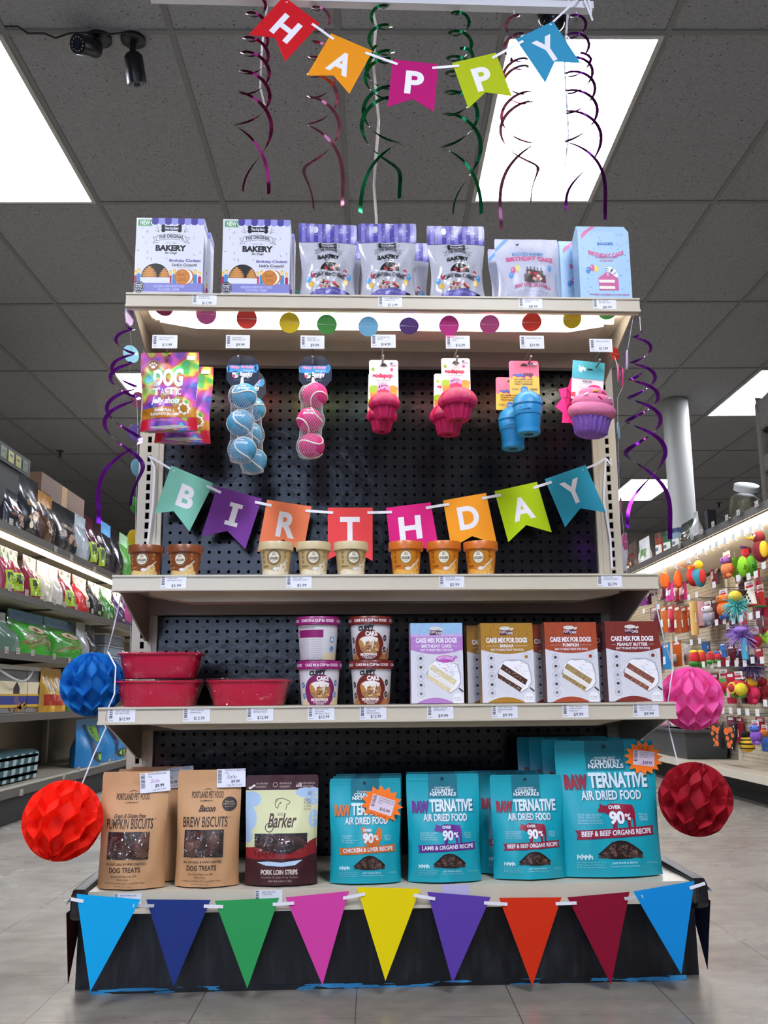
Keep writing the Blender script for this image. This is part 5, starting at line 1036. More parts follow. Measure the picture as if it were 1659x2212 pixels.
# tennis ball packs
def fuzz(h): return M(h, rough=.95, bump=.5, bscale=420, var=.06, vscale=90)
def ball_seam(R, rot):
    P = []
    for i in range(49):
        t = 2*pi*i/48; a_, b_ = .44*pi, .28; x, y, z = (cos(t)+.0*cos(3*t)), (sin(t)), 0
        x = .75*cos(t)+.25*cos(3*t); y = .75*sin(t)-.25*sin(3*t); z = .87*sin(2*t)
        v = Vector((x, y, z)); v = v.normalized()*R*1.005; v.rotate(rot); P.append(v)
    return P
def net(r, path, rads, col='#c9ccd4'):
    mb = MB(); n = 22; m = len(path)
    n = 30
    for s in (-1, 1):
        for k in range(n):
            P = [(path[i][0]+rads[i]*cos(2*pi*k/n+s*i*.16), path[i][1]+rads[i]*sin(2*pi*k/n+s*i*.16), path[i][2]) for i in range(m)]
            mb.tube(P, .00022, 3)
    return mb.build('net', M(col, rough=.4), r)
def hang_card(r, pts, mat, z0=0., y=0.): return MB().prism(pts, y-.0005, y+.0005).build('header_card', mat, r)
def spunky(px, y_card, y0, y1, label, body, tilt, uy, lb2=None):
    R = .0305; c0 = U(px, y_card, uy); r = UT('tennis_ball_pack', label, 'dog toy', c0, 'netted tennis ball packs'); k = .00112
    oc = [(-28, 27), (-18, 36), (18, 36), (28, 27), (36, 14), (36, -18), (20, -36), (-20, -36), (-34, -18), (-34, 14)]
    card = hang_card(r, [(x*k, z*k) for x, z in oc][::-1], M('#1b2238', rough=.3, var=.2, vscale=120))
    A = Art(640, 65, 850, 265); A.rect(655, 125, 832, 170, '#2d8fd8', 1); A.ell(656, 148, 10, 22, '#2d8fd8', 1); A.ell(830, 140, 12, 22, '#2d8fd8', 1)
    A.t('Happy Birthday', 664, 126, 818, 150, '#e79ac0', 2, bold=.05, slant=.2); A.t('TENNIS BALLS', 745, 152, 815, 164, '#cfe6f4', 2); A.poly([(680, 168), (700, 160), (722, 168), (718, 200), (700, 206), (684, 198)], '#c9d6e6', 1); A.ell(692, 192, 10, 10, '#c03a58', 2); A.ell(712, 178, 9, 8, '#4a9a8c', 2)
    A.t('Spunky', 728, 165, 808, 198, '#e6eaf2', 2, bold=.05); A.t('pup', 748, 190, 790, 206, '#e6eaf2', 2, bold=.03); A.t('WITH RATTLES AND SQUEAKERS', 690, 214, 790, 220, '#8d97b0', 2); A.poly([(728, 88), (762, 88), (750, 74), (740, 74)], '#05060a', 2)
    A.build('card_print', card, flat(72*k*1.0, 72*k, -.0006, -36*k)); tx = tilt
    top = U(px+tx*.3, y0, uy)-c0; bot = U(px+tx, y1, uy)-c0; cs = [top+(bot-top)*t+np.array([[.006, -.004, .004][i], 0, 0]) for i, t in enumerate((.17, .5, .83))]
    q = random.Random(int(px))
    for i, c_ in enumerate(cs):
        b = MB().sphere((0, 0, 0), R, 32, 20).build('tennis_ball', fuzz(body), r, smooth=True, loc=c_)
        eu = Euler((q.uniform(0, 6), q.uniform(0, 6), q.uniform(0, 6))); MB().tube(ball_seam(R, eu), .0019, 6).build('felt_seam', M('#e3ddd2', rough=.9), b, smooth=True)
        if not (i == 2 and lb2 is None) and not (i == 0 and lb2 is None):
            B = Art(0, 0, 100, 60); B.t('Happy', 22, 4, 72, 24, '#dfe8f0', 1, bold=.03, slant=.2); B.t('Birthday!', 6, 28, 92, 54, '#dfe8f0', 1, bold=.03, slant=.2)
            def sph(u_, v_, o): a_, e_ = (u_-.5)*1.2, (v_-.5)*.7+.45; rr = R+.0004+o; return Vector((rr*sin(a_)*cos(e_), -rr*cos(a_)*cos(e_), rr*sin(e_)))
            B.build('ball_print', b, sph, 0, 0)
    path, rads = [], []
    for i in range(29):
        t = i/28; p = top+(bot-top)*t; d_ = min(abs((t-s_)*np.linalg.norm(bot-top)) for s_ in (.17, .5, .83)); path.append(p)
        rads.append(max(.003, math.sqrt(max(0, (R*1.06)**2-min(d_, R*.62)**2))) if .04 < t < .97 else .004)
    net(r, path, rads, '#cfd2d8'); MB().tube([top+np.array((0, 0, .012)), top, top+np.array((0, 0, -.006))], [.003, .004, .006], 10).build('net_clip', M('#e4e2dc', rough=.4), r, smooth=True)
    if lb2: e = EX*.010+EY*.075; dup(r, None, Vector(r.location)+Vector(e)+Vector((0, 0, -.008)), (0, -.05, PH+.3), lb2)
spunky(524, 803, 826, 1002, 'net of three blue tennis balls hanging in front', '#4f9fc8', -3, .08, 'net of three blue tennis balls hanging behind the front net')
spunky(680, 804, 826, 992, 'net of three pink tennis balls under a dark header card', '#d8347e', -12, .08)
# rubber cupcakes and cones
RUB, RUBB = M('#b80d52', rough=.5, bump=.05, bscale=40), M('#1a86c0', rough=.42)
def fluted(n, a): return lambda an, t: 1+a*cos(n*an)
def soda_card(r, w, h, y, c_top, c_bot, kind):
    cd = MB().prism([(-w/2+.004, -h), (w/2-.004, -h), (w/2, -h+.004), (w/2, -.004), (w/2-.004, 0), (-w/2+.004, 0), (-w/2, -.004), (-w/2, -h+.004)], y-.0005, y+.0005).build('header_card', M(c_top, rough=.35), r)
    A = Art(370, 82, 558, 310)
    if kind == 'cup':
        A.t('sodapup', 392, 152, 522, 182, '#c91f4e', 2, bold=.06); A.t('TREAT DISPENSER', 412, 186, 508, 195, '#6a6670', 2); A.t('& CHEW TOY', 428, 199, 492, 208, '#6a6670', 2)
        A.ell(400, 240, 36, 24, '#9cc22c', 1); A.rect(376, 250, 424, 290, '#e5902a', 1); A.ell(520, 235, 36, 18, '#e5952e', 1.2); A.rect(494, 246, 552, 268, '#e8a63e', 1.1); A.rect(500, 272, 552, 300, '#6ab4d8', 1)
        A.ell(462, 232, 44, 26, '#e59ac4', 2); A.ell(462, 252, 40, 16, '#c9295c', 2.4); A.poly([(424, 258), (500, 258), (492, 300), (432, 300)][::-1], '#4a2c30', 2.2); A.specks(7, ['#35203a'], 435, 215, 490, 245, l=8, w=6, z=3); A.ell(395, 132, 10, 9, '#9cc22c', 1); A.ell(516, 133, 10, 9, '#d0407a', 1)
    else:
        P = [(370, 190), (385, 205), (400, 180), (420, 200), (440, 188), (460, 210), (480, 185), (505, 205), (525, 180), (558, 195)]
        A.poly([(370, 310)]+[(x, y) for x, y in P]+[(558, 310)][::1], c_bot, 1)
        A.t('soda', 392, 165, 460, 190, '#3f5fb8', 2, bold=.06); A.t('pup', 460, 165, 522, 194, '#5a2a48', 2, bold=.06)
        for k, t in enumerate(('ICE CREAM CONE', 'CHEW TOY &', 'TREAT DISPENSER')): A.t(t, 400, 204+k*16, 516, 214+k*16, '#5a4226', 2, bold=.04)
        A.star(462, 278, 26, 23, 14, '#2f7fc8', 2); A.t('MADE IN USA', 446, 272, 478, 284, '#e3ecf4', 3); A.rect(385, 270, 425, 280, '#a8854a', 2); A.rect(500, 270, 545, 282, '#8a6a3a', 2)
    A.rect(506, 96, 546, 116, '#c9b8c4', 2); A.rect(506, 96, 522, 107, '#4a4f80', 2.5); A.line([(508, 112), (545, 112)], 2.5, '#b8405a', 2.5); A.poly([(440, 116), (490, 116), (475, 100), (455, 100)], '#2a262c', 2.5)
    A.build('card_print', cd, flat(w, h, y-.0006, -h)); return cd
def cupcake(px, yt, yb, yc, ych, label, S_, uy, cw, off2, lb2):
    c0 = U(px, yc, uy); r = UT('cupcake_chew_toy', label, 'dog toy', c0, 'magenta cupcake toys'); soda_card(r, cw, U(px, yc, uy)[2]-U(px, ych, uy)[2], .012, '#e6e3e6', '', 'cup')
    a, b = U(px, yt, uy)-c0, U(px, yb, uy)-c0; H = (a-b)[2]; z0 = b[2]
    MB().lathe([(S_*.56, 0), (S_*.62, H*.03), (S_*.84, H*.5)], 48, c=(0, -.012, z0), wob=fluted(14, .06)).build('fluted_cup', RUB, r, smooth=True)
    MB().lathe([(S_*.80, H*.42), (S_*.95, H*.43), (S_*1.07, H*.50), (S_*1.08, H*.6), (S_*1.0, H*.72), (S_*.86, H*.84), (S_*.6, H*.94), (S_*.3, H*.99), (S_*.04, H)], 56, c=(0, -.012, z0), wob=lambda an, t: 1+.17*(abs(sin(4.5*an))**.7-.5)*(1-t)**.6).build('frosting', RUB, r, smooth=True)
    MB().lathe([(S_*.2, -.0004), (S_*.2, .0006)], 24, c=(0, -.012, z0)).build('treat_hole', M('#5a0628', rough=.8), r)
    e = EX*off2[0]+EY*.075; dup(r, None, Vector(r.location)+Vector(e)+Vector((0, 0, off2[1])), (0, .03, PH), lb2, 'magenta cupcake toys')
cupcake(829, 852, 910, 774, 868, 'smaller magenta cupcake toy on a white card, hanging in front', .0335, .075, .070, (.001, -.008), 'smaller magenta cupcake toy hanging behind the front one')
cupcake(985, 842, 912, 770, 850, 'larger magenta cupcake toy on a white card, hanging in front', .0415, .075, .070, (-.01, -.014), 'larger magenta cupcake toy hanging behind the front one')
px, uy = 1133, .07; c0 = U(px, 776, uy); r = UT('cone_chew_toy', 'blue ice cream cone toy on a pink and yellow card, in front', 'dog toy', c0, 'blue cone toys')
soda_card(r, .0725, U(px, 776, uy)[2]-U(px, 849, uy)[2], .012, '#de6f90', '#e8b84a', 'cone')
b = U(px, 942, uy)-c0; H = (U(px, 851, uy)-c0-b)[2]
MB().lathe([(.0255, 0), (.0275, .002), (.0275, H*.1), (.0265, H*.11), (.030, H*.42), (.0325, H*.44), (.0345, H*.62), (.0335, H*.64), (.0350, H*.66), (.0348, H*.68)], 40, c=(0, -.014, b[2])).build('cone', RUBB, r, smooth=True)
MB().lathe([(.034, H*.66), (.036, H*.68), (.0345, H*.75), (.031, H*.86), (.02, H*.97), (.003, H)], 40, c=(0, -.014, b[2]), wob=lambda an, t: 1+.03*abs(sin(4*an))*(1-t)).build('scoop', RUBB, r, smooth=True)
mb = MB(); q = random.Random(4)
for i in range(22):
    an, el = q.uniform(pi, 2*pi), q.uniform(.25, 1.2); p = Vector((.034*cos(an)*cos(el), .034*sin(an)*cos(el)-.014, b[2]+H*.7+.030*sin(el))); d_ = Vector((q.uniform(-1, 1), 0, q.uniform(-1, 1))).normalized()*.003; mb.tube([p-d_, p+d_], .0013, 5)
mb.build('sprinkles', RUBB, r, smooth=True)
B = Art(0, 0, 100, 40); B.t('USA', 5, 5, 95, 35, '#2f9ad4', 1, bold=.06); B.build('embossed_letters', r, lambda a_, v_, o: Vector((.0345*sin((a_-.9)*1.0), -.014-.0352*cos((a_-.9)*1.0)-o*6, b[2]+H*(.50+.1*v_))))
MB().lathe([(.012, -.0005), (.012, .0005)], 20, c=(0, -.014, b[2])).build('treat_hole', M('#0a3a5c', rough=.8), r)
e = EX*-.020+EY*.075; dup(r, None, Vector(r.location)+Vector(e)+Vector((0, 0, -.016)), (0, .02, PH), 'blue ice cream cone toy hanging behind the front one')
# plush cupcake
px, uy = 1285, .055; c0 = U(1279, 772, uy); r = UT('plush_cupcake', 'pink and purple plush cupcake toy under a teal and white card', 'dog toy', c0, ry=.10); k = .00106
cd = MB().prism([(-37*k, -92*k), (36*k, -92*k), (37*k, 0), (-37*k, 0)], .03, .031).build('header_card', M('#dcd9dc', rough=.4), r)
A = Art(1172, 83, 1415, 320); A.rect(1172, 83, 1415, 192, '#3fa3b4', 1); A.t('ZippyPaws', 1216, 112, 1272, 155, '#e3eef0', 2, bold=.06, slant=.1); A.ell(1306, 132, 22, 6, '#1c1c20', 2); A.t('NOMNOMZ', 1252, 200, 1328, 214, '#4a4a58', 2, bold=.02); A.t('squeaky plush toy', 1250, 218, 1320, 224, '#9a98a4', 2); A.t('NEW!', 1230, 244, 1262, 252, '#9a98a4', 2); A.rect(1172, 280, 1204, 308, '#d2404c', 2)
A.build('card_print', cd, flat(74*k, 92*k, .0294, -92*k))
PK, PU = M('#d9799f', rough=.85, bump=.3, bscale=120, var=.05, vscale=40), M('#7d55ab', rough=.9, bump=.4, bscale=160, var=.08, vscale=60)
zb = (U(1285, 942, uy)-c0)[2]
MB().lathe([(.010, -.002), (.030, 0), (.037, .006), (.044, .04), (.0475, .062)], 72, c=(.006, 0, zb), wob=lambda an, t: 1+.06*cos(20*an)).build('fluted_base', PU, r, smooth=True)
fr = MB(); z = zb+.058
for R0, rt, dz in ((.040, .0165, 0), (.032, .0165, .023), (.019, .0145, .044)):
    P = [((R0)*cos(2*pi*i/40)+.006, (R0)*sin(2*pi*i/40), z+dz+.003*sin(2*pi*i/40)) for i in range(41)]; fr.tube(P, rt, 14)
fr.sphere((.006, 0, z+.034), (.03, .03, .024), 24, 14)
fr.build('frosting', PK, r, smooth=True)
MB().sphere((.008, -.002, z+.058), (.017, .015, .009), 20, 12).build('cherry', M('#d01f66', rough=.8, bump=.3, bscale=120), r, smooth=True)
for x, zz, yy, an, c in ((-.02, .030, -.043, .6, '#efe4ec'), (.012, .022, -.0475, -.6, '#c21f5c'), (.034, .026, -.036, .2, '#f0e9ee'), (.003, .042, -.036, .1, '#e6c02e'), (.024, .038, -.034, -.9, '#c21f5c')):
    d_ = Vector((cos(an), 0, sin(an)))*.006; p = Vector((x, yy, z+zz)); MB().tube([p-d_, p+d_], .0024, 8).build('sprinkle', M(c, rough=.7), r, smooth=True)
# neon starburst signs
def neon(label, pts_px, uy, texts):
    c = np.mean([U(x, y, uy) for x, y in pts_px], 0); r = UT('starburst_sign', label, 'sale sign', c, 'neon pink starburst signs')
    MB().plate([U(x, y, uy)-c for x, y in pts_px][::-1], (0, .0008, 0)).build('neon_card', M('#f0107e', rough=.6), r)
    for t, x0, y0, x1, y1 in texts:
        A = Art(0, 0, 1, 1); A.t(t, 0, 0, 1, 1, '#7a0a48', 1); A.build('handwriting', r, quad(U(x0, y0, uy)-c, U(x1, y0, uy)-c, U(x0, y1, uy)-c), loc=(0, -.001, 0))
def burst(cx, cy, rx, ry, n, k=.78, a0=.1): return [(cx+(1 if i % 2 == 0 else k)*rx*cos(a0+pi*i/n), cy-(1 if i % 2 == 0 else k)*ry*sin(a0+pi*i/n)) for i in range(2*n)]
neon('neon pink starburst sign half hidden behind the plush cupcake', burst(1257, 872, 58, 62, 10), .13, [('NEW', 1224, 838, 1262, 858), ('TREAT', 1217, 858, 1272, 872), ('Cook', 1224, 873, 1262, 889), ('FREE', 1232, 889, 1268, 905)])
neon('neon pink starburst sign peeking out behind the rainbow pouches', burst(392, 868, 54, 54, 9), .19, [])
# ================================================================== the aisle behind on the pan side: pet food bags
DARKM = M('#4d4943', rough=.5, var=.05, vscale=6)
LX, LB = -1.72, -2.22; LZ = (.513, .812, 1.10, 1.40)
AISLE_T = emit('aisle_tube_glow', '#fff4e0', AISLE_E)
la = empty('aisle_shelving', (LX, 4.12, 0), 0, 'long beige aisle shelving stocked with pet food bags, lit under its top shelf', 'shelving unit')
Y0, Y1 = 0, 4.9
MB().box(LB-LX-.03, LB-LX, Y0, Y1, 0, 1.42).build('back_panel', M('#8d8577', rough=.7), la)
MB().box(-.04, -.02, Y0, Y1, 0, .12).build('kick_plate', BLKP, la)
bd = MB().box(LB-LX, 0, Y0, Y1, .145, .165).build('base_deck', M('#a39b8b', rough=.45, var=.05, vscale=5), la); MB().box(0, .012, Y0, Y1, .128, .168).build('price_rail', DARKM, bd)
for k, z in enumerate(LZ):
    s_ = MB().box(LB-LX, -.03 if k < 3 else 0, Y0, Y1, z-.018, z).build('shelf', BEIGE, la); x = -.03 if k < 3 else 0
    MB().box(x, x+.01, Y0, Y1, z-.036, z+.002).build('price_rail', DARKM, s_)
    for y in (.03, 1.22, 2.44, 3.66, 4.85): MB().prism([(LB-LX, z-.018), (x-.01, z-.018), (x-.01, z-.024), (LB-LX, z-.05)], y-.002, y+.002).build('bracket', DARKM, s_)
for y in (.02, 1.22, 2.44, 3.66, 4.86): MB().box(LB-LX, LB-LX+.03, y-.02, y+.02, 0, 1.45).build('upright', BEIGE, la)
lh = MB().box(-.11, -.03, .1, Y1-.1, LZ[3]-.032, LZ[3]-.018).build('lamp_housing', M('#e4dfce', rough=.4), la)
MB().tube([(-.06, .15, LZ[3]-.038), (-.06, Y1-.15, LZ[3]-.038)], .010, 10).build('lamp_tube', AISLE_T, lh)
def facing(side): return pi/2 if side < 0 else -pi/2
def shelf_tag(X, px, py, side, label, group, w=.045, h=.03):
    q = WX(px, py, X); r = empty('price_tag', (X-side*.0135, q[1], q[2]-h/2), facing(side), label, 'price tag', group)
    MB().box(-w/2, w/2, -.001, .0005, 0, h).build('card', M('#a9a59b', rough=.4), r)
    A = Art(0, 0, 10, 6); A.rect(1, 1, 2.5, 5, '#55524c'); A.rect(4, 1, 9, 1.8, '#77746c'); A.rect(5, 3.4, 8.6, 5, '#4a4842'); A.build('printed_text', r, flat(w, h, -.001))
for k, (x, y) in enumerate(((18, 1127), (115, 1186), (150, 1205), (200, 1230), (15, 1270), (52, 1280), (92, 1293), (113, 1300), (135, 1306), (160, 1311), (195, 1320), (230, 1332), (8, 1404), (33, 1406), (65, 1410), (112, 1418), (145, 1426), (40, 1712), (133, 1677), (165, 1662), (232, 1645))):
    shelf_tag(LX+(.0 if y < 1240 or y > 1600 else -.03), x, y, -1, 'tiny price tag on a shelf edge of the pet food bag aisle', 'price tags of the pet food bag aisle')
def lbag(xl, xr, yt, z, col, label, kind='gusset', top=None, panel=None, band=None, X=-1.78, t=.12, rough=.25, cat='pet food bag', name='pet_food_bag', group='bags in the pet food aisle', wr=3., clear=False, side=-1):
    if side < 0: X = (LX-.012 if z == LZ[3] else LX-.02 if z < .2 else LX-.045)-t/2-.012
    a, b = WX(xl, 1300, X), WX(xr, 1300, X); w = abs(b[1]-a[1]); yc = (a[1]+b[1])/2; xm = (xl+xr)/2; h = WX(xm, yt, X)[2]-z
    if side < 0: h = min(h, min([q for q in (.513, .812, 1.10, 1.40, 9) if q > z+.05])-z-(.065 if z == LZ[2] else .045))
    r = empty(name, (X, yc, z+.001), facing(side)+random.uniform(-.03, .03), label, cat, group)
    mt = FILM if clear else M(col, rough=rough, bump=.35, bscale=14, coat=.3)
    f = pouch(r, w*.94, h, t, mt, 14, 16, wr=wr, pinch=.06, seed=xl*.3)
    A = Art(0, 0, 100, 150); q = random.Random(int(xl*3+yt))
    if top: A.poly([(1, 2), (99, 2), (97, 36), (50, 42), (3, 36)][::-1], top, 1)
    if band: A.rect(3, 52, 97, 68, band, 2); A.rect(12, 56, 80, 60, '#e3d8d8', 2.5)
    if panel == 'green':
        A.poly([(12, 78), (88, 74), (90, 132), (14, 138)][::-1], '#8fae2a', 1.5); A.poly([(20, 84), (44, 82), (40, 112), (28, 120), (20, 108)][::-1], '#2a3a1c', 2); A.ell(50, 44, 20, 8, '#d5d8cf', 2.5); A.t('Exotic', 26, 48, 76, 60, '#d9c3cc', 3)
        for k in range(4): A.rect(52, 86+k*9, 82, 90+k*9, '#4d6a20', 2)
    elif panel == 'photo':
        for k in range(12): A.ell(q.uniform(20, 80), q.uniform(85, 125), q.uniform(5, 13), q.uniform(5, 12), q.choice(('#6b4a36', '#8a6a50', '#4a3026', '#c9b49a', '#2a201c')), 1.5+.1*k, n=10)
        A.rect(18, 58, 82, 72, q.choice(('#5c1420', '#22242c', '#5c4a30')), 1.4)
    elif panel == 'window':
        A.rect(38, 25, 66, 120, '#b9aa98', 1.5); bits_ = q
        for k in range(24): A.ell(q.uniform(42, 62), q.uniform(30, 116), 5, 4, q.choice(('#8a7a66', '#d5c9b6', '#6a5a48')), 2+.03*k, n=8)
        A.ell(82, 128, 10, 8, '#8fa34a', 2)
    elif panel == 'card':
        A.rect(52, 60, 88, 104, '#5f7a48', 1.5); A.rect(62, 96, 80, 116, '#c5c8c2', 2); A.ell(40, 128, 12, 8, '#7a944e', 2)
        for k in range(3): A.ell(62, 68+k*10, 4, 3, '#22301c', 2)
    elif panel == 'hay':
        for k in range(26): A.line([(q.uniform(10, 90), q.uniform(60, 130)), (q.uniform(10, 90), q.uniform(60, 130))], q.uniform(2, 5), q.choice(('#6a4a32', '#8a6a48', '#3f7a2a', '#a08a6a', '#57a03a')), 1.5+.04*k)
        A.ell(50, 62, 22, 12, '#cbb6a0', 3); A.ell(50, 62, 12, 7, '#7a4a3a', 3.4)
    elif panel == 'stripe':
        for k in range(6): A.rect(6+k*16, 4, 12+k*16, 146, '#b9c0bf', 1.5)
    elif panel == 'cat':
        A.ell(50, 60, 34, 30, '#c9b8a0', 1.5)
        for k in range(7): A.line([(24+k*8, 38), (30+k*7, 84)], 3, '#3a2a20', 2)
        A.rect(5, 92, 95, 128, '#a02c1c', 1.6); A.rect(5, 130, 95, 146, '#c0942c', 1.6)
    elif panel == 'forty':
        A.rect(26, 18, 40, 128, '#152a4a', 1.4); A.rect(46, 24, 84, 74, '#6f9a3a', 1.5); A.ell(56, 124, 22, 16, '#1a3a2a', 2); A.t('40!', 42, 114, 70, 134, '#9abf4a', 3, bold=.05)
        for k in range(3): A.ell(56, 34+k*13, 6, 5, '#2a4a1c', 2)
    if A.f: A.build('front_print', r, f, 14, 16, rough=.35)
    return r
G4, G3, G2, G1, G0 = LZ[3], LZ[2], LZ[1], LZ[0], .166
for a in ((-8, 24, 1052, G4, '#14161c', 'dark bag with treat photo at the near end of the top aisle shelf', None, 'photo'), (24, 66, 1022, G4, '#0e1015', 'tall shiny black bag with treat photo below the dark carton', None, 'photo'), (64, 100, 1056, G4, '#3a2416', 'brown bag with golden yellow top on the top aisle shelf', '#9a6a1c', 'photo'),
          (100, 150, 1088, G4, '#121318', 'wide crinkled black bag in front of the cardboard carton', None, 'photo'), (150, 176, 1108, G4, '#8d959a', 'greyish clear topped bag on the top aisle shelf', '#a7b3ba', None), (172, 192, 1112, G4, '#4a1426', 'maroon bag with lime green panel on the top aisle shelf', None, 'green'), (192, 210, 1128, G4, '#33141f', 'narrow maroon bag beside the lime green panelled one', None, 'green'),
          (208, 232, 1124, G4, '#1c1a1e', 'dark bag with a pale blue crumpled top on the top aisle shelf', '#5f9ccc', None), (232, 250, 1140, G4, '#1a1418', 'dark purple bag behind the purple swirl end', None, None), (250, 270, 1150, G4, '#4f8a3a', 'leaf green bag at the far end of the top aisle shelf', '#8fb08a', None), (268, 290, 1158, G4, '#5a8f3f', 'far green bag beside the upright of the display', None, None)):
    lbag(a[0], a[1], a[2], a[3], a[4], a[5], top=a[6], panel=a[7])
for a in ((-10, 8, 1170, G3, '#7a1436', 'maroon bag cut by the picture edge under the aisle light', '#4a5a48', 'green'), (7, 31, 1160, G3, '#7a1436', 'maroon bag with lime panel under the brightest part of the aisle light', '#4a5a48', 'green'), (40, 74, 1168, G3, '#6e1232', 'maroon and magenta bag with lime panel second from the picture edge', '#41503f', 'green'), (74, 98, 1188, G3, '#b7b4a8', 'white and clear bag under the aisle light', '#cfcabc', None), (97, 121, 1204, G3, '#a9a9a8', 'silver white bag beside the maroon bag with lime panel', None, None),
          (120, 151, 1216, G3, '#86182e', 'red maroon bag with lime panel standing beside the bright red bag', '#3c4436', 'green'), (150, 186, 1228, G3, '#b01420', 'bright red bag with a long clear window', '#4a3a20', 'window'), (186, 214, 1238, G3, '#14181a', 'black bag with small green card on the second aisle shelf', None, 'card'), (213, 240, 1240, G3, '#2f6a2c', 'green bag with small card on the second aisle shelf', None, 'card'), (240, 262, 1262, G3, '#3a1a50', 'purple bag near the display upright', None, 'card'), (262, 284, 1268, G3, '#4a2260', 'far purple bag beside the pink paper dot', None, 'card')):
    lbag(a[0], a[1], a[2], a[3], a[4], a[5], top=a[6], panel=a[7], X=-1.80)
for a in ((-14, 15, 1322, G2, '#5f7a6a', 'pale clear hay bag cut by the picture edge', '#a9b4b4', None, .2), (16, 96, 1322, G2, '#2f9a22', 'large green bag of hay with crumpled blue top', '#5a7fa6', 'hay', .22), (96, 166, 1330, G2, '#2b8c22', 'second large green hay bag beside the grey bag', '#6389b0', 'hay', .22), (167, 186, 1340, G2, '#8f8f92', 'slim grey bag standing beside the green hay bags', None, None, .12), (186, 207, 1352, G2, '#2a2a2e', 'slim dark grey bag beside the slim grey bag', None, None, .12)):
    lbag(a[0], a[1], a[2], a[3], a[4], a[5], top=a[6], panel=a[7], X=-1.86, t=a[8])
for k in range(3):
    a, b = WX(238, 1400, -1.86), WX(278, 1400, -1.86); r = empty('clear_container', (-1.9, (a[1]+b[1])/2, G2+.002+k*.078), facing(-1), ('clear lidded container of blue pellets, bottom of its stack', 'clear lidded container in the middle of its stack', 'clear lidded container on top of its stack')[k], 'plastic container', 'stacked clear containers')
    w = b[1]-a[1]; MB().box(-w/2, w/2, 0, .2, 0, .060).build('box_body', M('#7f8ea0', rough=.15, var=.3, vscale=30), r, bevel=.006); MB().box(-w/2-.005, w/2+.005, -.005, .205, .060, .075).build('lid', M('#aab4bc', rough=.15), r, bevel=.004)
def clear_tub(xl, xr, yt, label, X=-1.84, handle=True):
    a, b = WX(xl, 1480, X), WX(xr, 1480, X); w = b[1]-a[1]; h = min(.245, WX((xl+xr)/2, yt, X)[2]-G1); r = empty('treat_tub', (X, (a[1]+b[1])/2, G1+.001), facing(-1), label, 'plastic tub', 'clear tubs with printed sleeves')
    MB().box(-w/2+.006, w/2-.006, .004, .22, 0, h*.9).build('tub_body', M('#8f9294', rough=.12, trans=.35), r, bevel=.008); MB().box(-w/2, w/2, -.003, .225, h*.9, h).build('lid', M('#b9bdbf', rough=.2), r, bevel=.006)
    A = Art(0, 0, 100, 100); A.rect(0, 34, 100, 88, '#cfc5a6', 1); A.rect(0, 60, 100, 64, '#c09a2c', 2); A.rect(0, 64, 100, 82, '#1c2c78', 2); A.rect(0, 82, 100, 88, '#c09a2c', 2); A.poly([(56, 60), (56, 48), (63, 38), (66, 34), (69, 38), (76, 48), (76, 60)][::-1], '#26262c', 3); A.poly([(60, 78), (60, 66), (72, 64), (76, 80)][::-1], '#5c4a60', 3); A.specks(12, ['#a87a3a', '#8a5a2a'], 50, 80, 95, 94, l=8, w=6, z=3)
    A.build('printed_sleeve', r, flat(w*.98, h, .0))
    if handle:
        P = [(-w*.5+i*w/12, -.02-.03*sin(pi*i/12), h*.88-.10*h*2.2*sin(pi*i/12)) for i in range(13)]; MB().tube(P, .006, 8).build('handle', M('#b9bcc0', rough=.3), r, smooth=True)
clear_tub(-14, 60, 1428, 'big clear tub with white handle cut by the picture edge'); clear_tub(60, 99, 1433, 'clear tub with printed sleeve beside the handled tub', handle=False)
lbag(96, 116, 1442, G1, '#b9923a', 'golden cat food bag beside the clear tubs', panel='cat', X=-1.82); lbag(115, 140, 1446, G1, '#b58a34', 'golden cat food bag standing next to its twin', panel='cat', X=-1.82)
lbag(140, 160, 1460, G1, '#4a6a2c', 'green and yellow bag behind the blue paper ball', panel=None, X=-1.84)
lbag(176, 226, 1552, G0, '#1674b4', 'tall bright blue bag with round green 40 badge, nearer one', panel='forty', X=-1.86, t=.16); lbag(226, 275, 1552, G0, '#1a78b8', 'tall bright blue bag with round green 40 badge, nearer the upright', panel='forty', X=-1.86, t=.16)
a, b = WX(-20, 1660, -1.82), WX(84, 1660, -1.82); r = empty('wrapped_bale', (-1.82, (a[1]+b[1])/2, .166), facing(-1), 'low plastic wrapped bale with teal and white checks on the aisle base', 'wrapped bale'); w = b[1]-a[1]
MB().box(-w/2, w/2, 0, .3, 0, .155).build('bale_body', M('#1e4a52', rough=.3, bump=.5, bscale=16), r, bevel=.03)
A = Art(0, 0, 100, 40)
for k in range(6): A.poly([(4+k*17, 38), (12+k*17, 38), (16+k*17, 3), (8+k*17, 3)], '#8fa6a9', 1); A.rect(1, 5+k % 3*12, 99, 9+k % 3*12, '#5c8fa8', 1.5)
A.build('printed_wrap', r, flat(w*.94, .15, -.001)); 
def cbox(name, label, cat, xl, xr, yt, yb, X, depth, col, art=None, side=-1):
    a, b = WX(xl, yb, X), WX(xr, yb, X); w = abs(b[1]-a[1]); z = WX((xl+xr)/2, yb, X)[2]; h = WX((xl+xr)/2, yt, X)[2]-z
    return a, b, w, z, h
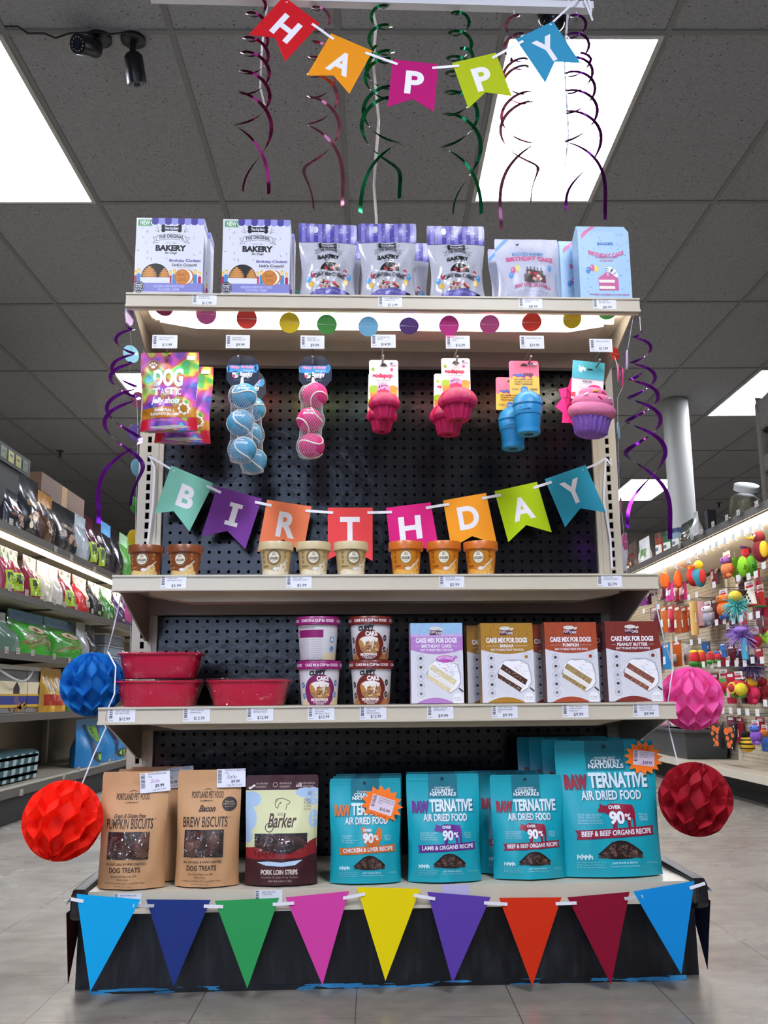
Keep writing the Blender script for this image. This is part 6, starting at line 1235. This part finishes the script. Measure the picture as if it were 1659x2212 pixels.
# carton and dark box standing on the top aisle shelf
X = -2.06; a, b = WX(84, 1130, X), WX(180, 1130, X); w = b[1]-a[1]; h = WX(130, 1046, X)[2]-LZ[3]
r = empty('cardboard_carton', (X, (a[1]+b[1])/2, LZ[3]+.001), facing(-1)+.0, 'brown cardboard carton standing behind the bags on the top aisle shelf', 'carton')
MB().box(-w/2, w/2, 0, .12, 0, h).build('carton_body', M('#553c2a', rough=.8, var=.06, vscale=30), r); MB().box(-w*.06, w*.06, -.001, 0, h*.5, h).build('packing_tape', M('#a58a6a', rough=.25), r)
X = -1.98; a, b = WX(-30, 1060, X), WX(58, 1060, X); w = b[1]-a[1]; zt = WX(36, 978, X)[2]
r = empty('dark_carton', (X, (a[1]+b[1])/2, LZ[3]+.001), facing(-1), 'dark green and black printed carton towering over the near aisle bags', 'carton')
MB().box(-w/2, w/2, 0, .2, 0, zt-LZ[3]).build('carton_body', M('#0e100a', rough=.7), r); MB().box(-w/2-.008, w/2+.008, -.008, .208, zt-LZ[3]-.10, zt-LZ[3]).build('lid', M('#14180c', rough=.7), r)
A = Art(0, 0, 100, 20)
for k in range(5): A.rect(4+k*19, 3, 18+k*19, 17, ('#7a7a1c', '#3a4a1c', '#8a8422')[k % 3], 1); A.rect(7+k*19, 7, 15+k*19, 10, '#22260f', 2)
A.build('lid_print', r, flat(w, .09, -.009, zt-LZ[3]-.095))
r = empty('wall_screen', (-6.0, RY1, 1.95), 0, 'small dark rectangle on the far wall above the green aisle bags', 'screen'); MB().box(-.5, .5, -.05, 0, 0, .5).build('casing', BLKP, r); MB().box(-.47, .47, -.052, -.05, .03, .47).build('screen_panel', M('#08090a', rough=.1), r)
# ================================================================== the aisle behind on the other side: toys on pegboard
RXX, RZ = 2.0, 1.53; PB_X = 2.34
PEGW = pegboard_mat('cream_pegboard', ('#b3a58e', '#c2b59f'), '#4a4238', .6, .3)
ra = empty('aisle_shelving', (RXX, 4.2, 0), -pi/2, 'cream pegboard aisle shelving hung with cat toys, lit by a long canopy lamp', 'shelving unit')   # local x runs towards the viewer, local y into the shelf
def LR(y): return 4.2-y                                     # world y -> local x
A0, A1 = LR(9.8), LR(4.3)
MB().box(A0, A1, .34, .35, .1, RZ-.02).build('back_panel', PEGW, ra); MB().box(A0, A1, .10, .12, 0, .125).build('kick_plate', BLKP, ra)
bd = MB().box(A0, A1, -.01, .34, .145, .165).build('base_deck', M('#aaa08d', rough=.4, var=.05, vscale=5), ra); MB().box(A0, A1, -.02, -.01, .126, .167).build('price_rail', BEIGE, bd)
sh = MB().box(A0, A1, 0, .36, RZ-.02, RZ).build('shelf', BEIGE, ra); MB().box(A0, A1, -.012, 0, RZ-.04, RZ+.003).build('price_rail', DARKM, sh)
cp = MB().hexa([(A0, .005, RZ-.045), (A1, .005, RZ-.045), (A1, .30, RZ-.14), (A0, .30, RZ-.14), (A0, .005, RZ-.04), (A1, .005, RZ-.04), (A1, .30, RZ-.135), (A0, .30, RZ-.135)]).build('canopy', M('#d9d0bd', rough=.45), ra)
MB().tube([(A0+.1, .05, RZ-.075), (A1-.1, .05, RZ-.075)], .010, 10).build('lamp_tube', AISLE_T, cp)
for y in (4.9, 6.12, 7.34, 8.56): MB().box(LR(y)-.02, LR(y)+.02, .325, .34, 0, RZ).build('upright', BEIGE, ra)
for k, (x, y) in enumerate(((1472, 1178), (1500, 1160), (1520, 1148), (1545, 1132), (1575, 1118), (1600, 1107), (1640, 1088))): shelf_tag(RXX-.012, x, y, 1, 'tiny grey tag on the lit canopy edge of the toy aisle', 'tags of the toy canopy')
def hook_tag(px, py, X, k, ln=None):
    q = WX(px, py, X); r = empty('peg_hook', (X, q[1], q[2]), -pi/2, 'white tagged peg hook on the cream pegboard of the toy aisle', 'peg hook', 'tagged hooks of the toy aisle')
    MB().tube([(0, ln or PB_X-X-.003, -.02), (0, .0, -.016), (0, 0, 0)], .0025, 6).build('wire', STEEL, r); MB().box(-.025, .025, -.002, 0, -.018, .018).build('price_plate', M('#dcdcdc', rough=.3), r)
for k, (x, y) in enumerate(((700, 400), (775, 375), (900, 655), (965, 640), (1040, 625), (1125, 625), (1200, 600), (1290, 580), (1360, 565), (840, 1040), (920, 1050), (990, 1035), (1070, 1030), (1155, 1030), (1235, 1030), (1310, 1000), (1400, 1000), (1025, 1480), (1100, 1480), (1180, 1490), (1260, 1495), (1355, 1500), (1430, 1410), (940, 280), (1170, 215), (1270, 200), (1340, 180), (1415, 95), (580, 800), (725, 830), (805, 815), (270, 530), (410, 490))):
    hook_tag(1330+x/4.4225, 1200+y/4.4225, 2.06, k)
for k, (x, y) in enumerate(((1432, 1232), (1458, 1222), (1487, 1210), (1504, 1200), (1520, 1191), (1535, 1183), (1548, 1176), (1566, 1168), (1585, 1160), (1604, 1151), (1622, 1144), (1642, 1138))): hook_tag(x, y, 2.012, k, .02)
def toyroot(px, py, X, label, name='cat_toy', group='toys hanging in the toy aisle'): q = WX(px, py, X); return empty(name, tuple(q), -pi/2, label, 'cat toy', group), WX(px+10, py, X)[1]-q[1]
def tcard(r, w, h, z, col='#dcd6d4', band='#b01c34'):
    MB().box(-w/2, w/2, 0, .001, z, z+h).build('header_card', M(col, rough=.4), r); A = Art(0, 0, 10, 10); A.rect(1, 5, 9, 8, band); A.rect(2, 2, 8, 4, '#8f8890'); A.build('card_print', r, flat(w, h, -.0002, z))
def soft(h): return M(h, rough=.9, bump=.3, bscale=90, var=.05, vscale=60)
PXM = lambda px, X: X/(px-803)*X*0+abs(WX(px+1, 1400, X)[1]-WX(px, 1400, X)[1])        # metres of aisle per picture pixel
def toy(kind, x, y0, y1, cols, label, wpx=18, X=2.12):
    zt, zb = WX(x, y0, X)[2], WX(x, y1, X)[2]; h = zt-zb; w = .9*wpx*PXM(x, X); q = WX(x, y1, X)
    r = empty('cat_toy', (X, q[1], zb), -pi/2, label, 'cat toy', 'toys hanging in the toy aisle'); c = [soft(k) for k in cols]
    MB().tube([(0, PB_X-X-.003, h), (0, .0, h), (0, 0, h-.01)] if zt < 1.36 else [(0, 0, h+.02), (0, 0, h-.01)], .002, 6).build('hang_loop', STEEL, r)
    if kind == 'bag':
        f = pouch(r, w, h*.97, .03, M(cols[0], rough=.25, bump=.3, bscale=30), 8, 10, pinch=.1); A = Art(0, 0, 10, 20); A.rect(1.5, 10, 6, 16, cols[1]); A.rect(2, 1, 8, 3, '#d5cdc9'); A.build('front_print', r, f, 8, 10)
    elif kind == 'carrot':
        f = pouch(r, w, h*.55, .03, M(cols[1], rough=.3), 8, 10); MB().lathe([(.006, 0), (w*.15, h*.05), (w*.19, h*.3), (w*.12, h*.5), (.003, h*.62)], 14, c=(0, -.03, h*.38)).build('plush_body', c[0], r, smooth=True); A = Art(0, 0, 10, 20); A.rect(2, 8, 8, 14, '#d8d0cc'); A.build('front_print', r, f, 8, 10)
    elif kind == 'rod':
        MB().tube([(0, 0, 0), (0, 0, h*.9)], w*.35, 12).build('rod', c[0], r, smooth=True); tcard(r, w*1.1, h*.25, h*.35, band=cols[1])
    elif kind == 'slice':
        tcard(r, w*.8, h*.34, h*.66); MB().prism([(-w*.5, h*.06), (w*.5, h*.0), (w*.32, h*.66), (w*.18, h*.68)], -.02, .005).build('plush_body', c[0], r, bevel=.006); MB().prism([(-w*.54, -.006), (w*.52, -h*.06), (w*.52, h*.02), (-w*.52, h*.08)], -.024, .008).build('crust', c[1], r, bevel=.006)
        mb = MB()
        for k in range(6): mb.sphere((w*(-.2+.1*k), -.021, h*(.15+.07*(k*3 % 5))), w*.045, 8, 6)
        mb.build('seed_spots', M(cols[2], rough=.8), r)
    elif kind == 'pickle':
        MB().sphere((0, 0, h*.45), (w*.42, w*.3, h*.45), 16, 16, wob=lambda a, t: 1+.08*sin(5*a)*sin(9*t)).build('plush_body', c[0], r, smooth=True)
        mb = MB()
        for s in (-1, 1): mb.tube([(s*w*.3, 0, h*.55), (s*w*.6, -.01, h*.42), (s*w*.55, -.015, h*.3)], w*.09, 8)
        mb.build('arms', c[1], r, smooth=True)
    elif kind == 'bird':
        MB().sphere((0, 0, h*.35), (w*.4, w*.35, h*.36), 16, 12).build('plush_body', c[0], r, smooth=True); MB().sphere((0, -.005, h*.76), (w*.3, w*.28, h*.2), 14, 10).build('head', c[1], r, smooth=True); MB().lathe([(w*.13, 0), (.002, w*.5)], 10).build('beak', c[2], r, smooth=True, loc=(0, -.02, h*.74), rot=(pi/2, 0, 0))
        for s in (-1, 1): MB().sphere((s*w*.38, 0, h*.36), (w*.12, w*.2, h*.26), 10, 8).build('wing', c[3 % len(c)], r, smooth=True)
        for s in (-1, 1): MB().sphere((s*w*.12, -w*.26, h*.8), w*.07, 8, 6).build('eye', M('#f0f0f0', rough=.3), r, smooth=True)
    elif kind == 'turtle':
        tcard(r, w*.7, h*.3, h*.7); MB().sphere((0, 0, h*.36), (w*.48, w*.3, h*.3), 16, 12).build('shell', c[0], r, smooth=True); MB().sphere((w*.34, -.012, h*.30), w*.2, 12, 8).build('head', c[1], r, smooth=True)
        for s in (-1, 1): MB().sphere((s*w*.3, -.005, h*.1), (w*.15, w*.12, h*.14), 10, 8).build('foot', c[2], r, smooth=True)
        MB().tube([(w*.3*cos(a), -w*.22, h*.36+h*.2*sin(a)) for a in [2*pi*k/16 for k in range(17)]], w*.03, 6).build('piping', c[1], r, smooth=True)
    elif kind == 'puff':
        mb = MB(); q_ = random.Random(int(x))
        for k in range(120):
            d_ = Vector((q_.gauss(0, 1), q_.gauss(0, 1), q_.gauss(0, 1))).normalized(); mb.tube([Vector((0, 0, h*.3)), Vector((0, 0, h*.3))+d_*w*.32, Vector((0, 0, h*.3))+d_*w*.55+Vector((0, 0, -w*.08))], [.003, .003, .0008], 4)
        mb.build('feather_tuft', c[0], r); MB().sphere((0, -.004, h*.72), (w*.35, w*.22, h*.26), 14, 10).build('plush_body', c[1], r, smooth=True)
    elif kind == 'pop':
        MB().sphere((0, 0, h*.5), (w*.42, w*.25, h*.44), 16, 12).build('plush_body', c[0], r, smooth=True); MB().sphere((0, -.001, h*.22), (w*.44, w*.27, h*.2), 14, 10).build('rind', c[1], r, smooth=True); MB().sphere((0, -.001, h*.84), (w*.30, w*.2, h*.13), 12, 8).build('tip', c[2], r, smooth=True)
    elif kind == 'bow':
        for s in (-1, 1): MB().prism([(0, h*.5), (s*w*.55, h*.85), (s*w*.6, h*.15)] if s > 0 else [(0, h*.5), (-w*.6, h*.15), (-w*.55, h*.85)], -.015, .01).build('bow_loop', c[0], r, bevel=.005)
        MB().sphere((0, -.01, h*.5), w*.14, 10, 8).build('knot', c[1], r, smooth=True)
    elif kind == 'figure':
        tcard(r, w*.75, h*.24, h*.76, band=cols[-1]); MB().sphere((0, 0, h*.32), (w*.34, w*.26, h*.27), 14, 12).build('plush_body', c[0], r, smooth=True); MB().sphere((0, -.006, h*.66), (w*.28, w*.24, h*.16), 14, 10).build('head', c[1], r, smooth=True)
        for s in (-1, 1): MB().sphere((s*w*.36, -.002, h*.36), (w*.1, w*.1, h*.16), 8, 8).build('arm', c[0], r, smooth=True); MB().sphere((s*w*.18, -.004, h*.07), (w*.13, w*.13, h*.1), 8, 8).build('foot', c[2], r, smooth=True); MB().sphere((s*w*.11, -w*.22, h*.69), w*.05, 8, 6).build('eye', M('#101010', rough=.2), r, smooth=True)
    elif kind == 'butterfly':
        for s in (-1, 1):
            P = [(0, h*.5), (s*w*.30, h*.96), (s*w*.52, h*.98), (s*w*.5, h*.55), (s*w*.40, h*.35), (s*w*.36, h*.05), (s*w*.14, h*.08)]
            g_ = MB().prism(P if s > 0 else P[::-1], -.012, .004).build('wing', c[0], r, bevel=.004)
            A = Art(0, 0, 1, 1)
            for (u, v, a_, b_, cc) in ((.17, .30, .10, .13, cols[1]), (.33, .22, .09, .11, cols[1]), (.40, .42, .06, .08, cols[1]), (.2, .55, .07, .09, cols[1]), (.24, .78, .08, .12, cols[1]), (.34, .66, .05, .07, cols[1]), (.46, .1, .02, .03, '#e9e5e0'), (.50, .2, .015, .03, '#e9e5e0'), (.36, .88, .015, .03, '#e9e5e0')): A.ell(.5+s*u, v, a_, b_, cc, 1)
            A.build('wing_pattern', g_, flat(w, h, -.0125), rough=.9)
        MB().sphere((0, -.012, h*.45), (w*.06, w*.06, h*.4), 12, 10).build('plush_body', c[0], r, smooth=True)
        for s in (-1, 1): MB().tube([(0, -.012, h*.8), (s*w*.08, -.015, h*.97), (s*w*.12, -.015, h*1.0)], .003, 6).build('antenna', c[0], r)
    elif kind == 'bee':
        mb = MB().sphere((0, 0, h*.4), (w*.38, w*.3, h*.38), 18, 14); mb.build('plush_body', c[0], r, smooth=True)
        for zz in (.22, .42, .6): k_ = math.sqrt(max(0, 1-((zz-.4)/.38)**2)); MB().lathe([(1, -h*.035), (1.02, 0), (1, h*.035)], 18, caps=False).build('stripe', c[1], r, smooth=True, loc=(0, 0, h*zz)).scale = (w*.39*k_, w*.31*k_, 1)
        MB().sphere((0, -.004, h*.84), (w*.24, w*.22, h*.17), 14, 10).build('head', c[1], r, smooth=True)
        for s in (-1, 1): MB().sphere((s*w*.42, .01, h*.62), (w*.22, .006, h*.18), 12, 8).build('wing', M('#c9d2dc', rough=.5), r, smooth=True)
    return r
TOYS = [('carrot', 1448, 1226, 1298, ('#e0641c', '#c43a86'), 'clear pink bag with an orange carrot toy nearest the display', 18), ('carrot', 1477, 1228, 1296, ('#e0561c', '#a02a5c'), 'clear magenta bag with an orange carrot toy beside the toucan', 18), ('bird', 1500, 1204, 1266, ('#c22a2a', '#e8c02a', '#e07a1c', '#3f86c4'), 'red and yellow toucan toy hanging below the canopy light', 16), ('bird', 1514, 1206, 1268, ('#2f8a9a', '#d8b22a', '#e0641c', '#c22a2a'), 'teal and yellow toucan toy next to its red twin', 14),
    ('figure', 1573, 1190, 1248, ('#d8784a', '#8a5aa6', '#d8784a', '#c01c38'), 'orange carrot character on a white and red card', 22), ('pickle', 1591, 1198, 1248, ('#6cae1c', '#4f8a1c'), 'bright green pickle toy with arms, nearest the carrot character', 18), ('pickle', 1607, 1196, 1246, ('#7fc01c', '#5a961c'), 'lime pickle toy in the middle of three', 16), ('pickle', 1625, 1194, 1244, ('#4f9a22', '#3a7a1c'), 'dark green pickle toy beside the yellow duckling', 16), ('figure', 1613, 1160, 1212, ('#b01c30', '#4a2a7a', '#b01c30', '#c01c38'), 'red and purple character toy above the pickles', 18), ('bird', 1645, 1142, 1214, ('#7a1c22', '#7a1c22', '#e0a02a', '#e0b02a'), 'dark red and yellow bird toy at the picture edge', 22),
    ('bag', 1390, 1268, 1308, ('#6a2470', '#b9a9b9'), 'dark purple packet hanging nearest the shelf corner', 16), ('bag', 1402, 1266, 1306, ('#5a1c5c', '#a090a0'), 'second dark purple packet beside the shelf corner', 12), ('puff', 1592, 1274, 1322, ('#5fc0bc', '#e0c03a'), 'fluffy turquoise and yellow taco toy', 26), ('slice', 1622, 1254, 1308, ('#e3ddd4', '#a03a24', '#24241f'), 'white pizza slice toy with dark spots', 28), ('slice', 1645, 1262, 1310, ('#c02a28', '#3f7a34', '#1c1c1c'), 'red watermelon slice toy at the picture edge', 20), ('figure', 1566, 1272, 1336, ('#d8641c', '#d8742c', '#3f6ab0', '#b01c30'), 'orange fox toy on a red card', 24),
    ('rod', 1502, 1290, 1372, ('#d8b06a', '#c9a0b0'), 'cream rod toy with paper collar beside the jerky packets', 9), ('rod', 1518, 1292, 1352, ('#d0a0aa', '#b01c38'), 'pink rod toy on a dark red card', 12), ('figure', 1532, 1298, 1352, ('#9a96a0', '#c9c4c9', '#77747c', '#7a1c34'), 'grey rabbit plush toy on a dark card', 20),
    ('bag', 1436, 1308, 1366, ('#b05a26', '#d8cfc9'), 'orange brown chew packet nearest the cake mix cartons', 16), ('bag', 1452, 1304, 1366, ('#c0324a', '#d8cfc9'), 'crimson chew packet second in its row', 16), ('bag', 1466, 1306, 1368, ('#a04a22', '#cfc6c0'), 'dark orange chew packet third in its row', 16), ('bag', 1480, 1308, 1366, ('#a8441c', '#c9bfb8'), 'rust chew packet fourth in its row', 16), ('bag', 1493, 1306, 1362, ('#8a3a1c', '#b9afa8'), 'brown chew packet last in its row', 14),
    ('bag', 1442, 1388, 1446, ('#2a7ab0', '#cfd8e0'), 'blue chew packet beside the pink paper ball', 18), ('bag', 1465, 1382, 1440, ('#c0561c', '#d8cfc9'), 'orange chew packet above the pink paper ball', 22), ('bag', 1486, 1390, 1436, ('#c9c6c4', '#77747c'), 'white chew packet between the orange one and the melon pops', 14), ('pop', 1501, 1402, 1442, ('#c92a2c', '#3f8a34', '#e8c22a'), 'red melon pop toy nearest the white packet', 16), ('pop', 1517, 1402, 1444, ('#d0402c', '#4f9a34', '#e0a02a'), 'orange red melon pop toy second in its row', 15), ('rod', 1526, 1384, 1412, ('#2a62b0', '#2a62b0'), 'short blue rod toy above the melon pops', 10), ('pop', 1536, 1406, 1436, ('#b82a34', '#3f8a34', '#d8502c'), 'dark red melon pop toy third in its row', 13), ('pop', 1551, 1406, 1434, ('#c8323a', '#4f8a3a', '#2a62b0'), 'melon pop toy with blue tip last in its row', 13), ('bag', 1563, 1388, 1420, ('#2f6ab4', '#cfd2d8'), 'blue toy packet beside the melon pops', 16),
    ('puff', 1603, 1352, 1386, ('#9a78c4', '#8a6ab8'), 'lilac feather puff toy on the third row', 30), ('figure', 1634, 1354, 1398, ('#b81c34', '#9a969c', '#b81c34', '#c01c38'), 'red toy with grey face near the lime bow', 22), ('bow', 1653, 1356, 1404, ('#9ad02a', '#7aae1c'), 'lime green bow toy at the picture edge', 26), ('rod', 1611, 1374, 1424, ('#4fa0c4', '#e0c02a'), 'teal and yellow wand toy below the lilac puff', 9), ('puff', 1626, 1412, 1452, ('#5a4a7a', '#4a3a6a'), 'dusky purple feather puff below the lime bow', 24),
    ('turtle', 1566, 1446, 1502, ('#3f8a34', '#c01c30', '#4fae3a'), 'green turtle toy with red piping beside the pink ball', 26), ('turtle', 1598, 1450, 1506, ('#b01c2a', '#d8c02a', '#4f9a2c'), 'red and yellow turtle toy with green feet', 30), ('figure', 1628, 1452, 1520, ('#d82a5c', '#e0b02a', '#d82a5c', '#c01c38'), 'pink and yellow character toy on the fourth row', 26), ('figure', 1652, 1450, 1514, ('#8a1c24', '#a0242c', '#8a1c24', '#c9c4c4'), 'dark red plush toy at the picture edge, fourth row', 20),
    ('butterfly', 1567, 1562, 1620, ('#15110f', '#d8641c'), 'black and orange butterfly plush toy above the aisle base', 62), ('bee', 1616, 1580, 1626, ('#e0b42a', '#17140f'), 'yellow and black bee plush toy beside the butterfly', 24), ('figure', 1527, 1560, 1592, ('#e08a1c', '#e0a02a', '#d8641c', '#d8d0c9'), 'orange fish toy below the pink paper ball', 18), ('figure', 1635, 1556, 1608, ('#7a4aa6', '#4f6ab8', '#8a5ab0', '#c01c38'), 'purple and blue plush toy beside the bee', 22), ('figure', 1655, 1566, 1622, ('#3f6ab0', '#c9742c', '#3f6ab0', '#c01c38'), 'blue plush toy at the picture edge, lowest row', 18)]
q = random.Random(12)
for k, (x, y0, y1) in enumerate(((1548, 1452, 1516), (1582, 1450, 1520), (1612, 1456, 1520), (1642, 1448, 1518), (1545, 1548, 1590), (1582, 1546, 1600), (1600, 1548, 1602), (1646, 1548, 1606), (1548, 1290, 1350), (1580, 1320, 1368), (1608, 1310, 1366), (1640, 1300, 1372), (1655, 1290, 1366), (1560, 1400, 1440), (1582, 1392, 1440), (1600, 1398, 1442), (1642, 1398, 1446), (1416, 1308, 1366), (1422, 1384, 1440), (1520, 1300, 1356), (1545, 1204, 1262), (1600, 1232, 1286), (1638, 1226, 1290), (1430, 1236, 1296), (1462, 1236, 1300))):
    near = ' '.join(min(TOYS[:50], key=lambda t: abs(t[1]-x)+abs((t[2]+t[3]-y0-y1)/2))[5].split()[:6])
    cn = ('crimson', 'scarlet', 'maroon', 'dark brown', 'red', 'plum')[k % 6]; near = re.sub(r'( (on|with|of|beside|a|and|in|the|next|to|at|hanging|below|above|nearest))+$', '', near)
    TOYS.append(('bag', x, y0, y1, (('#8a1830', '#a01c34', '#5a1a2a', '#3a2026', '#b02440', '#6a2a4a')[k % 6], q.choice(('#d8d0cc', '#b9b0b0', '#c9a0a8'))), cn+' packet hanging at the back by the '+near, q.choice((18, 20, 22))))
for k, a in enumerate(TOYS): toy(*a, X=(2.06+.072*(k % 3)) if k < 50 else 2.275+.02*(k % 3))
# stock on the canopy shelf
def tin(x0, x1, y0, col, lid, label, X=2.1, cat='canister'):
    a, b = WX(x0, 1190, X), WX(x1, 1190, X); w = abs(a[1]-b[1]); zt = WX((x0+x1)/2, y0, X)[2]; h = max(.06, zt-RZ); r = empty('canister', (X+w/2, (a[1]+b[1])/2, RZ+.001), -pi/2, label, cat, 'stock on the toy canopy')
    MB().lathe([(w*.47, 0), (w*.48, .004), (w*.48, h*.84), (w*.44, h*.86)], 22).build('can_body', M(col, rough=.3), r, smooth=True); MB().lathe([(w*.49, h*.84), (w*.49, h), (w*.4, h)], 22).build('lid', M(lid, rough=.35), r, smooth=True)
    A = Art(0, 0, 10, 10); A.rect(1, 3, 9, 7, '#c9c6bc'); A.rect(3, 4, 7, 5.5, '#55606a', 2); A.build('printed_label', r, cone_surf(w*.48, w*.48, h*.84, .9), 10, 0)
tin(1444, 1463, 1141, '#7a8a9a', '#22325a', 'canister with navy lid in front of the round column'); tin(1462, 1481, 1142, '#8a929a', '#26365c', 'canister with navy lid beside its twin by the column')
tin(1424, 1444, 1148, '#2c5a3a', '#1c3a28', 'green canister beside the navy lidded ones'); tin(1408, 1425, 1152, '#7a3a2c', '#4a2a20', 'reddish brown canister beside the green one')
def sbag(x0, x1, y0, col, label, panel=None, X=2.1): lbag(x0, x1, y0, RZ, col, label, panel=panel, X=X, side=1, group='stock on the toy canopy', cat='packet', name='packet', t=.08)
sbag(1388, 1412, 1158, '#b5b4b0', 'white packet on the toy canopy near the display post', 'card'); sbag(1362, 1384, 1168, '#4a3a30', 'brown packet standing on the canopy beside the display post', 'photo'); sbag(1345, 1364, 1150, '#77757a', 'grey packet half hidden by the display post'); sbag(1482, 1512, 1120, '#33392f', 'dark printed packet beside the column', 'photo'); sbag(1512, 1522, 1098, '#a9aaa6', 'thin pale packet standing upright beside the dark one')
r = empty('display_post', (2.35, WX(1536, 1135, 2.35)[1], RZ+.001), 0, 'short black post standing on the toy canopy', 'post'); zz = WX(1536, 1102, 2.35)[2]-RZ; MB().box(-.03, .03, -.03, .03, 0, zz).build('post_body', BLKP, r); MB().box(-.05, .05, -.05, .05, 0, .008).build('foot_plate', BLKP, r)
X = 2.12; a, b = WX(1580, 1100, X), WX(1622, 1100, X); w = (a[1]-b[1])*.62; r = empty('treat_jar', (X+.02, (a[1]+b[1])/2+.03, RZ+.045), (0, R_(28), -pi/2), 'big clear plastic jar of dark treats tilted beside the cat tree', 'jar')
MB().lathe([(w*.42, 0), (w*.46, .02), (w*.46, .10), (w*.3, .12)], 24, c=(0, 0, .01)).build('treats_inside', M('#3f3a26', rough=.6, bump=.6, bscale=40, var=.4, vscale=40), r, smooth=True); MB().lathe([(w*.47, 0), (w*.5, .02), (w*.5, .14), (w*.36, .16)], 24).build('jar_body', film_mat('jar_plastic', bump=.25, bscale=8, lo=.1, hi=.5), r, smooth=True); MB().lathe([(w*.4, .16), (w*.4, .19), (w*.3, .192)], 24).build('lid', M('#9a9c9a', rough=.25), r, smooth=True)
# cat tree
X = 2.14; q = WX(1622, 900, X); Wd = .36; r = empty('cat_tree', (X+.02, q[1]-Wd/2+.0, RZ+.001), -pi/2, 'grey carpeted cat tree with square openings standing on the toy canopy', 'cat tree')
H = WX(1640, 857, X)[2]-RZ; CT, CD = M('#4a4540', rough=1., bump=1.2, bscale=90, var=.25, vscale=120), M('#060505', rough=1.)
mb = MB()
def rbox(x0, x1, z0, z1, d=.30): mb.box(x0, x1, 0, d, z0, z1)
rows = (0, .13, .22, .36, .45, H)
mb.box(-Wd/2, -Wd/2+.06, 0, .3, 0, H); mb.box(Wd/2-.06, Wd/2, 0, .3, 0, H); mb.box(-Wd/2+.06, Wd/2-.06, .26, .3, 0, H)
for z0, z1 in ((0, .10), (.235, .335), (.475, H)): mb.box(-Wd/2+.06, Wd/2-.06, 0, .26, z0, z1)
mb.build('carpeted_tower', CT, r, bevel=.018)
for z0, z1 in ((.10, .235), (.335, .475)): MB().box(-Wd/2+.06, Wd/2-.06, .24, .26, z0, z1).build('opening_lining', CD, r)  # near-black sheet across the back of each opening
# bin and lime box on the base
X = 2.02; a, b = WX(1385, 1630, X), WX(1482, 1630, X); w = a[1]-b[1]; h = WX(1440, 1572, X)[2]-.166
r = empty('storage_bin', (X, (a[1]+b[1])/2, .166), -pi/2, 'dark grey plastic bin of toys standing on the toy aisle base', 'storage bin')
MB().hexa([(-w*.46, .02, 0), (w*.46, .02, 0), (w*.46, .28, 0), (-w*.46, .28, 0), (-w*.5, 0, h), (w*.5, 0, h), (w*.5, .3, h), (-w*.5, .3, h)]).build('bin_body', M('#3a3b3d', rough=.4), r, bevel=.006); MB().box(-w*.52, w*.52, -.01, .31, h-.02, h).build('rim', M('#434446', rough=.4), r, bevel=.004)
q = random.Random(8); mb = MB()
for k in range(7): MB().sphere((q.uniform(-.4, .4)*w, q.uniform(.05, .22), h+.01), (.05, .045, .03), 12, 8).build('loose_toy', soft(q.choice(('#8a8a90', '#b9a9a0', '#4a4a52', '#a07a8a'))), r, smooth=True)
X = 2.0; q = WX(1662, 1652, X); r = empty('toy_box', (X+.05, q[1], .166), -pi/2, 'lime green flat box on the toy aisle base at the picture edge', 'box'); MB().box(-.1, .1, 0, .2, 0, .045).build('box_body', M('#a4c022', rough=.4), r, bevel=.003); MB().box(-.08, .08, -.001, 0, .01, .03).build('printed_label', M('#5a7a1c', rough=.5), r)
